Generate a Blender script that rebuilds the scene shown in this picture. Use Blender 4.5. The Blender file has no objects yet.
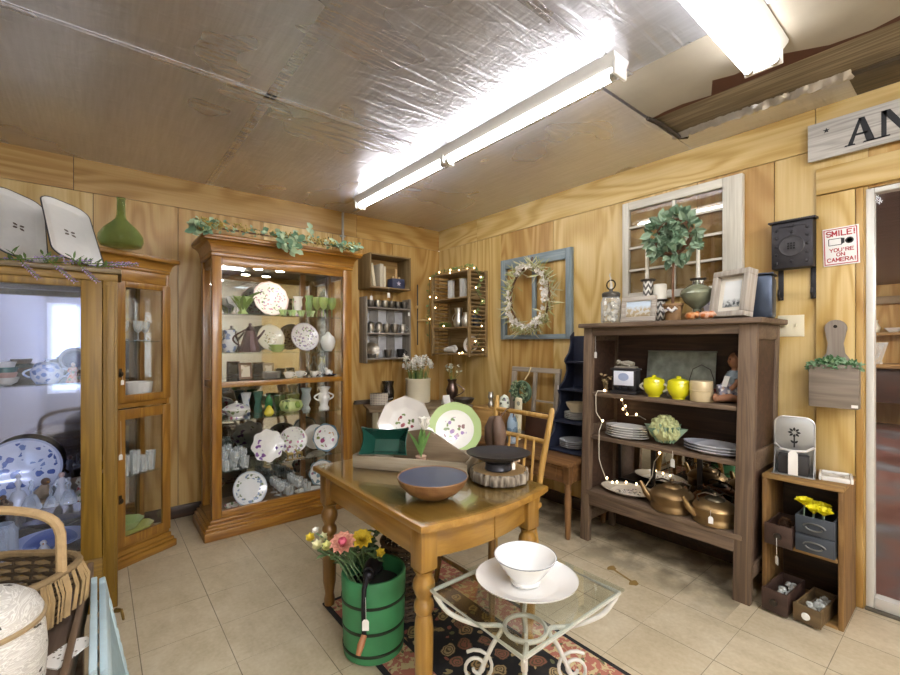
import bpy, bmesh, math, random
from mathutils import Vector, Matrix, Euler
C = bpy.context.scene.collection
PI = math.pi
R = math.radians
rnd = random.Random(7)

# ------------------------------------------------------------------ materials
def lin(h):
    if not isinstance(h, str): return tuple(h) + (1,)
    h = h.lstrip('#')
    def f(v):
        v /= 255
        return v / 12.92 if v <= .04045 else ((v + .055) / 1.055) ** 2.4
    return tuple(f(int(h[i:i + 2], 16)) for i in (0, 2, 4)) + (1,)

class G:
    """small node graph helper"""
    def __init__(s, name):
        s.m = bpy.data.materials.new(name); s.m.use_nodes = True
        s.t = s.m.node_tree; s.t.nodes.clear()
        s.out = s.t.nodes.new('ShaderNodeOutputMaterial')
    def n(s, typ, out=0, **kw):
        nd = s.t.nodes.new('ShaderNode' + typ)
        for k, v in kw.items():
            if k in ('operation', 'blend_type', 'data_type', 'feature', 'noise_dimensions', 'wave_type', 'bands_direction', 'interpolation', 'distribution'):
                setattr(nd, k, v); continue
            key = int(k[1:]) if k[0] == 'i' and k[1:].isdigit() else k.replace('_', ' ')
            s.put(nd.inputs[key], v)
        return nd.outputs[out]
    def put(s, inp, v):
        if isinstance(v, bpy.types.NodeSocket): s.t.links.new(v, inp)
        else:
            if isinstance(v, str): v = lin(v)
            if inp.type == 'RGBA' and len(v) == 3: v = tuple(v) + (1,)
            inp.default_value = v
    def math(s, op, a, b=0.0, c=0.0):
        return s.n('Math', operation=op, i0=a, i1=b, i2=c)
    def ramp(s, fac, stops, interp='LINEAR'):
        nd = s.t.nodes.new('ShaderNodeValToRGB'); s.put(nd.inputs[0], fac)
        cr = nd.color_ramp; cr.interpolation = interp
        while len(cr.elements) < len(stops): cr.elements.new(.5)
        for e, (p, c) in zip(cr.elements, stops):
            e.position = p; e.color = lin(c)
        return nd.outputs[0]
    def mix(s, fac, a, b, mode='MIX'):
        nd = s.t.nodes.new('ShaderNodeMix'); nd.data_type = 'RGBA'; nd.blend_type = mode
        s.put(nd.inputs[0], fac); s.put(nd.inputs[6], a); s.put(nd.inputs[7], b)
        return nd.outputs[2]
    def coord(s, kind='Object'):
        return s.t.nodes.new('ShaderNodeTexCoord').outputs[kind]
    def map(s, v, scale=(1, 1, 1), loc=(0, 0, 0), rot=(0, 0, 0)):
        return s.n('Mapping', Vector=v, Scale=scale, Location=loc, Rotation=rot)
    def bsdf(s, **kw):
        nd = s.t.nodes.new('ShaderNodeBsdfPrincipled')
        for k, v in kw.items(): s.put(nd.inputs[k.replace('_', ' ')], v)
        s.t.links.new(nd.outputs[0], s.out.inputs[0]); return nd
    def bump(s, h, strength=.3, dist=.01):
        return s.n('Bump', Height=h, Strength=strength, Distance=dist)

_M = {}
def cached(fn):
    def w(*a, **k):
        key = repr((fn.__name__, a, sorted(k.items())))
        if key not in _M: _M[key] = fn(*a, **k)
        return _M[key]
    return w

@cached
def plain(col, rough=.5, metal=0.0, var=.08, bump=0.0, scale=30.0, coat=0.0):
    g = G('plain'); co = g.coord()
    nz = g.n('TexNoise', Vector=co, Scale=scale, Detail=3.0)
    b = lin(col)[:3]
    a = tuple(max(0, c * (1 - var * 1.5)) for c in b); d = tuple(min(1, c * (1 + var)) for c in b)
    cc = g.mix(nz, a, d)
    kw = dict(Base_Color=cc, Roughness=rough, Metallic=metal)
    if coat: kw['Coat_Weight'] = coat
    if bump: kw['Normal'] = g.bump(nz, bump, .004)
    g.bsdf(**kw); return g.m

@cached
def wood(c1, c2, c3, axis='z', across=9.0, along=.8, rings=9.0, rough=.45, fine=.35, coat=0.0, bump=.12):
    g = G('wood'); co = g.coord()
    i = 'xyz'.index(axis); sc = [across] * 3; sc[i] = along
    v = g.map(co, tuple(sc))
    nz = g.n('TexNoise', Vector=v, Scale=1.0, Detail=2.5, Distortion=.4)
    w = g.math('MULTIPLY_ADD', g.math('SINE', g.math('MULTIPLY', nz, rings * 6.283)), .5, .5)
    sc2 = [130.0] * 3; sc2[i] = 4.0
    fn = g.n('TexNoise', Vector=g.map(co, tuple(sc2)), Scale=1.0, Detail=2.0)
    f = g.math('ADD', g.math('MULTIPLY_ADD', w, .55 * (1 - fine), .22 * (1 - fine)), g.math('MULTIPLY', fn, fine))
    big = g.n('TexNoise', Vector=co, Scale=3.0, Detail=2.0)
    col = g.ramp(f, [(.12, c1), (.5, c2), (.88, c3)])
    col = g.mix(g.math('MULTIPLY', big, .35), col, c1)
    kw = dict(Base_Color=col, Roughness=rough, Normal=g.bump(f, bump, .003))
    if coat: kw['Coat_Weight'] = coat; kw['Coat_Roughness'] = .15
    g.bsdf(**kw); return g.m

@cached
def glass(tint='#ffffff', gloss=1.0):
    g = G('pane_glass')
    bf = g.t.nodes.new('ShaderNodeNewGeometry').outputs['Backfacing']
    fr = g.n('Fresnel', IOR=g.n('MapRange', Value=bf, From_Min=0.0, From_Max=1.0, To_Min=1.45, To_Max=1 / 1.45))
    f = g.math('MULTIPLY', fr, gloss)
    tr = g.n('BsdfTransparent', Color=tint)
    gl = g.n('BsdfGlossy', Color=(1, 1, 1), Roughness=.02)
    mx = g.t.nodes.new('ShaderNodeMixShader')
    g.put(mx.inputs[0], f); g.t.links.new(tr, mx.inputs[1]); g.t.links.new(gl, mx.inputs[2])
    g.t.links.new(mx.outputs[0], g.out.inputs[0]); return g.m

@cached
def crystal(tint='#f4f8f8', body=.22):
    g = G('crystal')
    lw = g.n('LayerWeight', out=1, Blend=.35)
    tr = g.n('BsdfTransparent', Color=tuple(c ** .4 for c in lin(tint)[:3]) + (1,))
    gl = g.n('BsdfPrincipled', Base_Color=tint, Roughness=.06, Specular_IOR_Level=.9)
    f = g.math('MULTIPLY_ADD', lw, .65, body)
    mx = g.t.nodes.new('ShaderNodeMixShader')
    g.put(mx.inputs[0], f); g.t.links.new(tr, mx.inputs[1]); g.t.links.new(gl, mx.inputs[2])
    g.t.links.new(mx.outputs[0], g.out.inputs[0]); return g.m

@cached
def emit(col, strength):
    g = G('lamp_glow'); e = g.n('Emission', Color=col, Strength=strength)
    g.t.links.new(e, g.out.inputs[0]); return g.m

@cached
def plate_mat(base, rim=None, r0=.12, rimw=.012, flowers=(), spread=.06, size=40.0, thr=.62, rough=.15, centre=None, rc=.05, lo=0.0):
    """glazed plate, local z = plate axis; flowers scattered inside radius spread"""
    g = G('glazed_plate'); co = g.coord()
    sx = g.n('SeparateXYZ', Vector=co); x = sx; y = sx.node.outputs[1]
    r = g.math('SQRT', g.math('ADD', g.math('MULTIPLY', x, x), g.math('MULTIPLY', y, y)))
    nz = g.n('TexNoise', Vector=co, Scale=25.0, Detail=2.0)
    col = lin(base)
    if centre: col = g.mix(g.n('MapRange', Value=g.math('MULTIPLY_ADD', nz, .02, r), From_Min=rc + .03, From_Max=rc, To_Min=0.0, To_Max=1.0), base, centre)
    dn = g.n('TexNoise', out=1, Vector=co, Scale=size * 1.2, Detail=3.0)
    cd = g.n('MixRGB', blend_type='ADD', Fac=.9 / size, Color1=co, Color2=dn)
    vo = g.n('TexVoronoi', Vector=cd, Scale=size, Randomness=1.0)
    vc = vo.node.outputs['Color']
    h = g.n('SeparateXYZ', Vector=vc)
    inside = g.math('MULTIPLY', g.math('LESS_THAN', r, spread), g.math('GREATER_THAN', r, lo))
    big = g.n('TexNoise', Vector=co, Scale=size * .35, Detail=1.0)
    m = g.math('MULTIPLY', g.math('MULTIPLY', g.math('LESS_THAN', vo, .42), g.math('GREATER_THAN', big, thr - .08)), inside)
    for k, fc in enumerate(flowers):
        a = k / len(flowers); b = (k + 1) / len(flowers)
        s = g.math('MULTIPLY', g.math('MULTIPLY', g.math('GREATER_THAN', h, a), g.math('LESS_THAN', h, b)), m)
        col = g.mix(s, col, fc)
    if rim: col = g.mix(g.math('GREATER_THAN', r, r0 - rimw), col, rim)
    g.bsdf(Base_Color=col, Roughness=rough, Coat_Weight=.5); return g.m

@cached
def speckle(base, cols, scale=40.0, dens=.5, rough=.3):
    """flat patches of colour scattered on a base (painted flowers, printed cloth)"""
    g = G('pattern'); co = g.coord()
    dn = g.n('TexNoise', out=1, Vector=co, Scale=scale * 1.2, Detail=3.0)
    cd = g.n('MixRGB', blend_type='ADD', Fac=min(1.0, .9 / scale), Color1=co, Color2=dn)
    vo = g.n('TexVoronoi', Vector=cd, Scale=scale)
    h = g.n('SeparateXYZ', Vector=vo.node.outputs['Color']); col = lin(base)
    m = g.math('LESS_THAN', vo, .5)
    k = len(cols)
    for j, c in enumerate(cols):
        s = g.math('MULTIPLY', g.math('MULTIPLY', g.math('GREATER_THAN', h, dens * j / k), g.math('LESS_THAN', h, dens * (j + 1) / k)), m)
        col = g.mix(s, col, c)
    g.bsdf(Base_Color=col, Roughness=rough); return g.m

# ------------------------------------------------------------------ mesh builder
def rotm(rx=0, ry=0, rz=0): return Euler((R(rx), R(ry), R(rz))).to_matrix().to_4x4()
def T(x, y, z): return Matrix.Translation((x, y, z))
def frame(o, xa, za):
    """matrix with origin o, x axis along xa and z axis near za"""
    x = Vector(xa).normalized(); z = Vector(za); z = (z - x * z.dot(x)).normalized(); y = z.cross(x)
    return Matrix(((x.x, y.x, z.x, o[0]), (x.y, y.y, z.y, o[1]), (x.z, y.z, z.z, o[2]), (0, 0, 0, 1)))

class MB:
    def __init__(s): s.bm = bmesh.new(); s.mi = 0; s.M = Matrix()
    def add(s, vs, fs, smooth=False):
        v = [s.bm.verts.new(s.M @ Vector(p)) for p in vs]
        out = []
        for f in fs:
            try: fc = s.bm.faces.new([v[i] for i in f])
            except ValueError: continue
            fc.smooth = smooth; fc.material_index = s.mi; out.append(fc)
        return v, out
    def box(s, cx, cy, cz, sx, sy, sz, bev=0.0, rot=None):
        old = s.M; s.M = old @ T(cx, cy, cz) @ (rot if rot is not None else Matrix())
        a, b, c = sx / 2, sy / 2, sz / 2
        vs = [(i * a, j * b, k * c) for i in (-1, 1) for j in (-1, 1) for k in (-1, 1)]
        fs = [(0, 1, 3, 2), (4, 6, 7, 5), (0, 4, 5, 1), (2, 3, 7, 6), (0, 2, 6, 4), (1, 5, 7, 3)]
        v, f = s.add(vs, fs)
        if bev:
            es = list({e for q in f for e in q.edges})
            r = bmesh.ops.bevel(s.bm, geom=es, offset=min(bev, .45 * min(sx, sy, sz)), segments=2, affect='EDGES', profile=.5)
            for q in r['faces']: q.material_index = s.mi
        s.M = old; return s
    def span(s, x0, x1, y0, y1, z0, z1, bev=0.0):
        return s.box((x0 + x1) / 2, (y0 + y1) / 2, (z0 + z1) / 2, abs(x1 - x0), abs(y1 - y0), abs(z1 - z0), bev)
    def lathe(s, prof, n=24, M=None, sx=1.0, sy=1.0, smooth=True, wob=None, caps=True):
        old = s.M
        if M is not None: s.M = old @ M
        vs = []; fs = []
        for (r, z) in prof:
            for k in range(n):
                a = 2 * PI * k / n; q = r * (wob(a) if wob else 1)
                vs.append((q * math.cos(a) * sx, q * math.sin(a) * sy, z))
        for i in range(len(prof) - 1):
            for k in range(n):
                k2 = (k + 1) % n
                fs.append((i * n + k, i * n + k2, (i + 1) * n + k2, (i + 1) * n + k))
        if caps and prof[0][0] > 1e-4: fs.append(tuple(range(n - 1, -1, -1)))
        if caps and prof[-1][0] > 1e-4: fs.append(tuple((len(prof) - 1) * n + k for k in range(n)))
        s.add(vs, fs, smooth); s.M = old; return s
    def cyl(s, p, q, r, r2=None, n=12):
        p = Vector(p); q = Vector(q); d = q - p
        M = T(*p) @ d.to_track_quat('Z', 'Y').to_matrix().to_4x4()
        return s.lathe([(r, 0), (r if r2 is None else r2, d.length)], n, M)
    def tube(s, pts, r, n=6, closed=False):
        pts = [Vector(p) for p in pts]; m = len(pts); vs = []; fs = []
        up = Vector((0, 0, 1)); prev = None
        for i in range(m):
            a = pts[(i - 1) % m] if closed or i else pts[i]; b = pts[(i + 1) % m] if closed or i < m - 1 else pts[i]
            t = (b - a)
            if t.length < 1e-9: t = Vector((0, 0, 1))
            t.normalize()
            if prev is None:
                u = t.cross(up)
                if u.length < .1: u = t.cross(Vector((1, 0, 0)))
            else: u = prev - t * prev.dot(t)
            u.normalize(); prev = u; w = t.cross(u)
            rr = r[i] if isinstance(r, (list, tuple)) else r
            for k in range(n):
                an = 2 * PI * k / n; vs.append(pts[i] + (u * math.cos(an) + w * math.sin(an)) * rr)
        for i in range(m if closed else m - 1):
            j = (i + 1) % m
            for k in range(n): fs.append((i * n + k, i * n + (k + 1) % n, j * n + (k + 1) % n, j * n + k))
        if not closed:
            fs.append(tuple(range(n - 1, -1, -1))); fs.append(tuple((m - 1) * n + k for k in range(n)))
        s.add(vs, fs, True); return s
    def prism(s, poly, h, M=None, bev=0.0):
        """polygon in local xy extruded by h along z"""
        old = s.M
        if M is not None: s.M = old @ M
        n = len(poly)
        vs = [(x, y, 0) for x, y in poly] + [(x, y, h) for x, y in poly]
        fs = [tuple(range(n - 1, -1, -1)), tuple(range(n, 2 * n))] + [(i, (i + 1) % n, n + (i + 1) % n, n + i) for i in range(n)]
        v, f = s.add(vs, fs)
        if bev:
            es = list({e for q in f[:2] for e in q.edges})
            for q in bmesh.ops.bevel(s.bm, geom=es, offset=bev, segments=2, affect='EDGES', profile=.5)['faces']: q.material_index = s.mi
        s.M = old; return s
    def ball(s, c, r, sc=(1, 1, 1), n=12, m=8, lump=0.0, seed=0):
        rg = random.Random(seed); pr = []
        vs = []; fs = []
        for i in range(m + 1):
            th = PI * i / m
            for k in range(n):
                a = 2 * PI * k / n; q = r * (1 + lump * (rg.random() - .5))
                vs.append((c[0] + q * math.sin(th) * math.cos(a) * sc[0], c[1] + q * math.sin(th) * math.sin(a) * sc[1], c[2] - q * math.cos(th) * sc[2]))
        for i in range(m):
            for k in range(n): fs.append((i * n + k, i * n + (k + 1) % n, (i + 1) * n + (k + 1) % n, (i + 1) * n + k))
        s.add(vs, fs, True); return s
    def leaf(s, p, d, l, w, up=(0, 0, 1), fold=.25):
        """pointed leaf with a folded midrib"""
        p = Vector(p); d = Vector(d).normalized(); u = Vector(up); sd = d.cross(u)
        if sd.length < .05: sd = d.cross(Vector((1, 0, 0)))
        sd.normalize(); nn = sd.cross(d)
        def q(a, b, c): return p + d * a * l + sd * b * w + nn * c * w
        vs = [q(0, 0, 0), q(.3, .42, fold), q(.65, .4, fold), q(1, 0, 0), q(.65, -.4, fold), q(.3, -.42, fold), q(.5, 0, 0)]
        s.add(vs, [(0, 1, 6), (1, 2, 6), (2, 3, 6), (3, 4, 6), (4, 5, 6), (5, 0, 6)]); return s

def obj(name, mb, mats, parent=None, loc=(0, 0, 0), rot=None, kind=None):
    bm = mb.bm
    bmesh.ops.recalc_face_normals(bm, faces=bm.faces)
    me = bpy.data.meshes.new(name); bm.to_mesh(me); bm.free()
    me.set_sharp_from_angle(angle=R(42))
    for m in (mats if isinstance(mats, (list, tuple)) else [mats]): me.materials.append(m)
    o = bpy.data.objects.new(name, me); C.objects.link(o)
    o.location = loc
    if rot is not None: o.rotation_euler = rot
    if parent: o.parent = parent
    if kind: o['kind'] = kind
    return o
def struct(name, mb, mats): return obj(name, mb, mats, kind='structure')
def tag(o, label, cat, group=None):
    o['label'] = label; o['category'] = cat
    if group: o['group'] = group
    return o
def thing(name, label, cat, loc=(0, 0, 0), rz=0.0, group=None, M=None):
    o = bpy.data.objects.new(name, None); C.objects.link(o)
    o.empty_display_size = .05
    if M is not None: o.matrix_world = M
    else: o.location = loc; o.rotation_euler = (0, 0, R(rz))
    return tag(o, label, cat, group)
def one(name, mb, mats, label, cat, loc=(0, 0, 0), rz=0.0, group=None, M=None):
    o = obj(name, mb, mats, None, loc, (0, 0, R(rz)))
    if M is not None: o.matrix_world = M
    return tag(o, label, cat, group)
def dup(root, loc=None, rz=None, label=None, group=None, sc=None, M=None):
    r = root.copy(); C.objects.link(r)
    if M is not None: r.matrix_world = M
    if loc is not None: r.location = loc
    if rz is not None: r.rotation_euler = (0, 0, R(rz))
    if sc is not None: r.scale = (sc, sc, sc) if not isinstance(sc, tuple) else sc
    if label: r['label'] = label
    if group: r['group'] = group
    for ch in list(root.children):
        c = ch.copy(); C.objects.link(c); c.parent = r
        for g in list(ch.children):
            d = g.copy(); C.objects.link(d); d.parent = c
    return r
def smooth(pts, n=6):
    """Catmull-Rom curve through the points"""
    P = [Vector(p) for p in pts]; P = [P[0] * 2 - P[1]] + P + [P[-1] * 2 - P[-2]]; out = []
    for i in range(1, len(P) - 2):
        for k in range(n):
            t = k / n; a, b, c, d = P[i - 1], P[i], P[i + 1], P[i + 2]
            out.append(.5 * ((2 * b) + (c - a) * t + (2 * a - 5 * b + 4 * c - d) * t * t + (3 * b - a - 3 * c + d) * t ** 3))
    return out + [P[-2]]
def lean(loc, face, tilt, roll=0.0):
    """matrix for a disc standing on its edge: local z (its front) points along angle face (deg, world xy), tipped back by tilt"""
    return T(*loc) @ rotm(0, 0, face) @ rotm(0, 90 - tilt, 0) @ rotm(0, 0, roll)

# stroke lettering, each glyph in a unit cell 1 wide and 1 high
GLYPH = {
 'A': [[(0, 0), (.5, 1), (1, 0)], [(.2, .38), (.8, .38)]], 'C': [[(1, .85), (.75, 1), (.25, 1), (0, .75), (0, .25), (.25, 0), (.75, 0), (1, .15)]],
 'E': [[(1, 1), (0, 1), (0, 0), (1, 0)], [(0, .52), (.8, .52)]], 'I': [[(.5, 0), (.5, 1)]], 'L': [[(0, 1), (0, 0), (.95, 0)]],
 'M': [[(0, 0), (0, 1), (.5, .3), (1, 1), (1, 0)]], 'N': [[(0, 0), (0, 1), (1, 0), (1, 1)]],
 'O': [[(.25, 0), (0, .25), (0, .75), (.25, 1), (.75, 1), (1, .75), (1, .25), (.75, 0), (.25, 0)]],
 'R': [[(0, 0), (0, 1), (.75, 1), (1, .85), (1, .65), (.75, .5), (0, .5)], [(.5, .5), (1, 0)]],
 'S': [[(1, .85), (.75, 1), (.25, 1), (0, .82), (0, .65), (.25, .52), (.75, .48), (1, .35), (1, .18), (.75, 0), (.25, 0), (0, .15)]],
 'U': [[(0, 1), (0, .25), (.25, 0), (.75, 0), (1, .25), (1, 1)]], 'Y': [[(0, 1), (.5, .5), (1, 1)], [(.5, .5), (.5, 0)]],
 '!': [[(.5, 1), (.5, .35)], [(.5, .12), (.5, 0)]], "'": [[(.5, 1), (.5, .75)]], ' ': []}
def letters(mb, text, x, y, h, wd, gap, th, dep, M):
    """raised strokes in the local xy plane of M"""
    old = mb.M; mb.M = old @ M
    for ch in text:
        w = wd * (.45 if ch in "I!'" else 1)
        for st in GLYPH[ch]:
            for (a, b), (c, d) in zip(st, st[1:]):
                p = Vector((x + a * w, y + b * h, 0)); q = Vector((x + c * w, y + d * h, 0)); e = q - p
                L = e.length + th * .7
                mb.box((p.x + q.x) / 2, (p.y + q.y) / 2, dep / 2, L, th, dep, 0, rotm(0, 0, math.degrees(math.atan2(e.y, e.x))))
        x += w + gap
    mb.M = old

def tagprice(parent, p, l=.05, sc=1.0, rz=0.0, name='price_tag'):
    """a little white price tag on a string, a part of what it hangs from"""
    mb = MB(); mb.tube([(p[0], p[1], p[2]), (p[0] + .002, p[1], p[2] - l)], .0008, 4)
    t = obj(name, MBtag(p, l, sc, rz), paper, parent); t['label'] = 'white paper price tag'
    obj('string', mb, paper, t)
    return t
def MBtag(p, l, sc, rz):
    mb = MB(); mb.M = T(p[0], p[1], p[2] - l) @ rotm(0, 0, rz)
    w, h = .011 * sc, .036 * sc
    mb.prism([(-w, -h), (w, -h), (w, -h * .2), (w * .5, 0), (-w * .5, 0), (-w, -h * .2)], .001, rotm(90, 0, 0)); return mb
paper = plain('#f2efe8', .8, 0.0, .03)
# ------------------------------------------------------------------ setting
H = 2.53
OAKW = ('#8a5a24', '#b98544', '#d9ab68')
@cached
def plywood(axis='z', seed=0.0, tone=0):
    g = G('plywood'); co = g.coord()
    sc = [3.2, 3.2, 3.2]; sc['xyz'.index(axis)] = .55
    v = g.map(co, tuple(sc), (seed, seed * 1.7, seed * .3))
    nz = g.n('TexNoise', Vector=v, Scale=1.0, Detail=1.6, Distortion=.7)
    w = g.math('MULTIPLY_ADD', g.math('SINE', g.math('MULTIPLY', nz, 52.0)), .5, .5)
    w = g.math('POWER', w, 1.6)
    s2 = [90.0] * 3; s2['xyz'.index(axis)] = 2.5
    fn = g.n('TexNoise', Vector=g.map(co, tuple(s2)), Scale=1.0, Detail=3.0)
    bl = g.n('TexNoise', Vector=co, Scale=2.2, Detail=2.0)
    pal = [('#a1783c', '#b48e4f', '#c5a468'), ('#b79452', '#c9aa69', '#d8be86'), ('#9a7239', '#af8a4b', '#c09e63')][tone]
    col = g.ramp(g.math('ADD', g.math('MULTIPLY', w, .45), g.math('MULTIPLY', fn, .55)), [(.2, pal[2]), (.5, pal[1]), (.8, pal[0])])
    col = g.mix(g.math('MULTIPLY', g.math('SUBTRACT', bl, .35), .7), col, pal[0])
    kn = g.n('TexVoronoi', Vector=g.map(co, (1.0, 1.0, 1.0), (seed, 0, seed)), Scale=2.3)
    col = g.mix(g.n('MapRange', Value=kn, From_Min=.03, From_Max=.012, To_Min=0.0, To_Max=.8), col, '#4e2c12')
    g.bsdf(Base_Color=col, Roughness=.42, Normal=g.bump(fn, .12, .002)); return g.m

def board_wall(name, horiz, cuts, z0, z1, fix, mats, dark, thick=.018, gap=.004):
    """sheets of plywood with open joints in front of a dark backing; horiz: 'x' along x at y=fix, 'y' along y at x=fix"""
    mb = MB(); k = 0
    for a, b in zip(cuts, cuts[1:]):
        mb.mi = k % len(mats); k += 1
        if horiz == 'x': mb.span(a + gap / 2, b - gap / 2, fix, fix + thick, z0, z1)
        else: mb.span(fix, fix + thick, a + gap / 2, b - gap / 2, z0, z1)
    mb.mi = len(mats)
    if horiz == 'x': mb.span(cuts[0], cuts[-1], fix + thick, fix + thick + .06, z0, z1)
    else: mb.span(fix + thick, fix + thick + .06, cuts[0], cuts[-1], z0, z1)
    return struct(name, mb, list(mats) + [dark])
darkgap = plain('#2a190c', .9)
pw = [plywood('z', 0.0, 0), plywood('z', 5.3, 1), plywood('z', 9.1, 0)]
pr = [plywood('z', 2.0, 1), plywood('z', 7.7, 0), plywood('z', 13.0, 1)]
ZB = 2.315
board_wall('wall_back', 'x', [-4.0, -3.6, -2.95, -2.46, -1.85, -1.24, -.6, 0.018], 0, ZB - .003, 0.0, pw, darkgap)
board_wall('trim_1', 'x', [-4.0, -3.05, -1.0, 0.0], ZB, H, -.004, [plywood('x', 1.1, 0), plywood('x', 4.4, 2)], darkgap)
board_wall('wall_right', 'y', [-3.44, -3.06, -2.66, -2.2, -1.55, -.95, -.45, 0.0], 0, ZB - .003, 0.0, pr, darkgap)
board_wall('trim_2', 'y', [-7.0, -3.24, -.62, 0.0], ZB, H, -.004, [plywood('y', 1.9, 1), plywood('y', 6.2, 1)], darkgap)
mb = MB(); mb.span(0, .08, -4.36, -3.44, 2.06, ZB); struct('wall_right_over_door', mb, pr[1])
mb = MB(); mb.span(0, .08, -7, -4.36, 0, ZB); struct('wall_right_beyond_door', mb, pr[0])
# casing: side board, header, narrow strip
mb = MB(); mb.span(-.02, 0, -3.395, -3.245, 0, 2.065, .002); struct('trim_3', mb, plywood('z', 21.0, 1))
mb = MB(); mb.span(-.026, 0, -4.6, -3.245, 2.07, 2.205, .003); struct('trim_4', mb, plywood('y', 17.0, 1))
mb = MB(); mb.span(-.0215, 0, -3.425, -3.397, 0, 2.065, .003); struct('trim_5', mb, plywood('z', 31.0, 0))
# baseboards
bbm = wood('#23150c', '#38230f', '#4a2e17', 'x')
mb = MB(); mb.span(-4, 0, -.02, -.0005, 0, .09, .003); struct('baseboard_back', mb, bbm)
mb = MB(); mb.span(-.02, -.0005, -3.24, -.02, 0, .09, .003); struct('baseboard_right', mb, bbm)
# other walls of the shop
wl = plain('#dedad0', .6, 0, .04)
mb = MB(); mb.span(-4.08, -4.0, -7, .08, 0, H); struct('wall_left', mb, wl)
mb = MB()
for x0, x1, z0, z1 in ((-4.08, -3.97, 0, H), (-3.97, -3.15, 0, .5), (-3.97, -3.15, 1.95, H), (-3.15, .08, 0, H)): mb.span(x0, x1, -7.08, -7.0, z0, z1)
struct('wall_front', mb, wl)
whitepaint = plain('#e6e2d8', .5)
x0, x1 = -3.97, -3.15
mb = MB()
for a in ((x0, x0 + .05, .5, 1.95), (x1 - .05, x1, .5, 1.95), (x0 + .05, x1 - .05, .5, .55), (x0 + .05, x1 - .05, 1.9, 1.95), ((x0 + x1) / 2 - .02, (x0 + x1) / 2 + .02, .55, 1.9)): mb.span(a[0], a[1], -7.06, -7.0, a[2], a[3])
w = struct('window_1', mb, whitepaint)
mb = MB(); mb.span(x0 + .05, x1 - .05, -7.035, -7.03, .55, 1.9); obj('pane', mb, glass(), w)

# floor: 12 inch vinyl tiles
def tile_mat():
    g = G('vinyl_tile'); co = g.coord(); s = g.n('SeparateXYZ', Vector=co); y = s.node.outputs[1]
    q = .3045
    fx = g.math('DIVIDE', g.math('ADD', s, 2.487), q); fy = g.math('DIVIDE', g.math('ADD', y, 1.575), q)
    def edge(f): return g.math('ABSOLUTE', g.math('SUBTRACT', g.math('FRACT', g.math('ADD', f, .5)), .5))
    wob = g.n('TexNoise', Vector=co, Scale=3.0, Detail=2.0)
    ex = edge(fx); ey = edge(fy)
    wx = g.n('MapRange', Value=wob, From_Min=.3, From_Max=.7, To_Min=.0035, To_Max=.0075)
    wy = g.n('MapRange', Value=wob, From_Min=.4, From_Max=.75, To_Min=.001, To_Max=.0065)
    gx = g.math('LESS_THAN', ex, wx); gy = g.math('LESS_THAN', ey, wy)
    grout = g.math('MAXIMUM', gx, gy)
    cell = g.n('CombineXYZ', X=g.math('FLOOR', fx), Y=g.math('FLOOR', fy))
    rn = g.n('TexWhiteNoise', Vector=cell)
    a = g.n('TexNoise', Vector=g.map(co, (9, 5, 1)), Scale=1.0, Detail=5.0, Roughness=.65)
    b = g.n('TexNoise', Vector=co, Scale=60.0, Detail=3.0)
    col = g.ramp(g.math('ADD', g.math('MULTIPLY', a, .7), g.math('MULTIPLY', b, .3)), [(.32, '#b8a98a'), (.5, '#cabb9d'), (.68, '#d7cbb1')])
    col = g.mix(g.math('MULTIPLY', rn, .16), col, '#a5916c')
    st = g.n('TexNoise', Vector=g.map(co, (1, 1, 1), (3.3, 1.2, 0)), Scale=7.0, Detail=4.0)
    near = g.n('MapRange', Value=s, From_Min=-.75, From_Max=-.4, To_Min=0.0, To_Max=.75)    # darker mottling towards the right wall
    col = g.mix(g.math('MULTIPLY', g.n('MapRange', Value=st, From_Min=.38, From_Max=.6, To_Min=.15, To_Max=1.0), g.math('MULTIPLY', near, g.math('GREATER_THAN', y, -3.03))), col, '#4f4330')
    sp = g.n('TexVoronoi', Vector=co, Scale=11.0)
    col = g.mix(g.math('MULTIPLY', g.math('LESS_THAN', sp, .018), .5), col, '#6f5631')
    col = g.mix(g.math('MULTIPLY', grout, .75), col, '#4e412c')
    rg = g.n('MapRange', Value=a, From_Min=.3, From_Max=.7, To_Min=.36, To_Max=.44)
    g.bsdf(Base_Color=col, Roughness=rg, Normal=g.bump(g.math('SUBTRACT', 1.0, grout), .3, .001)); return g.m
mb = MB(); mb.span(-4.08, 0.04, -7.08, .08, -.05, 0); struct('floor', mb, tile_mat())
# bone shaped rust stain
stain = plain('#93753a', .5, 0, .2, 0, 20.0)
mb = MB(); P0 = Vector((-.62, -2.44)); P1 = Vector((-.67, -2.60))
pts = [];
for k in range(24):
    a = 2 * PI * k / 24; pts.append((math.cos(a) * .03 * (1 + .25 * math.sin(3 * a)), math.sin(a) * .022))
mb.prism(pts, .0006, T(P0.x, P0.y, .0001)); mb.prism(pts, .0006, T(P1.x, P1.y, .0001)); mb.box(-.645, -2.52, .0003, .014, .13, .0006, 0, rotm(0, 0, -17))
o = obj('floor_stain', mb, stain, None, kind='structure')

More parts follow.
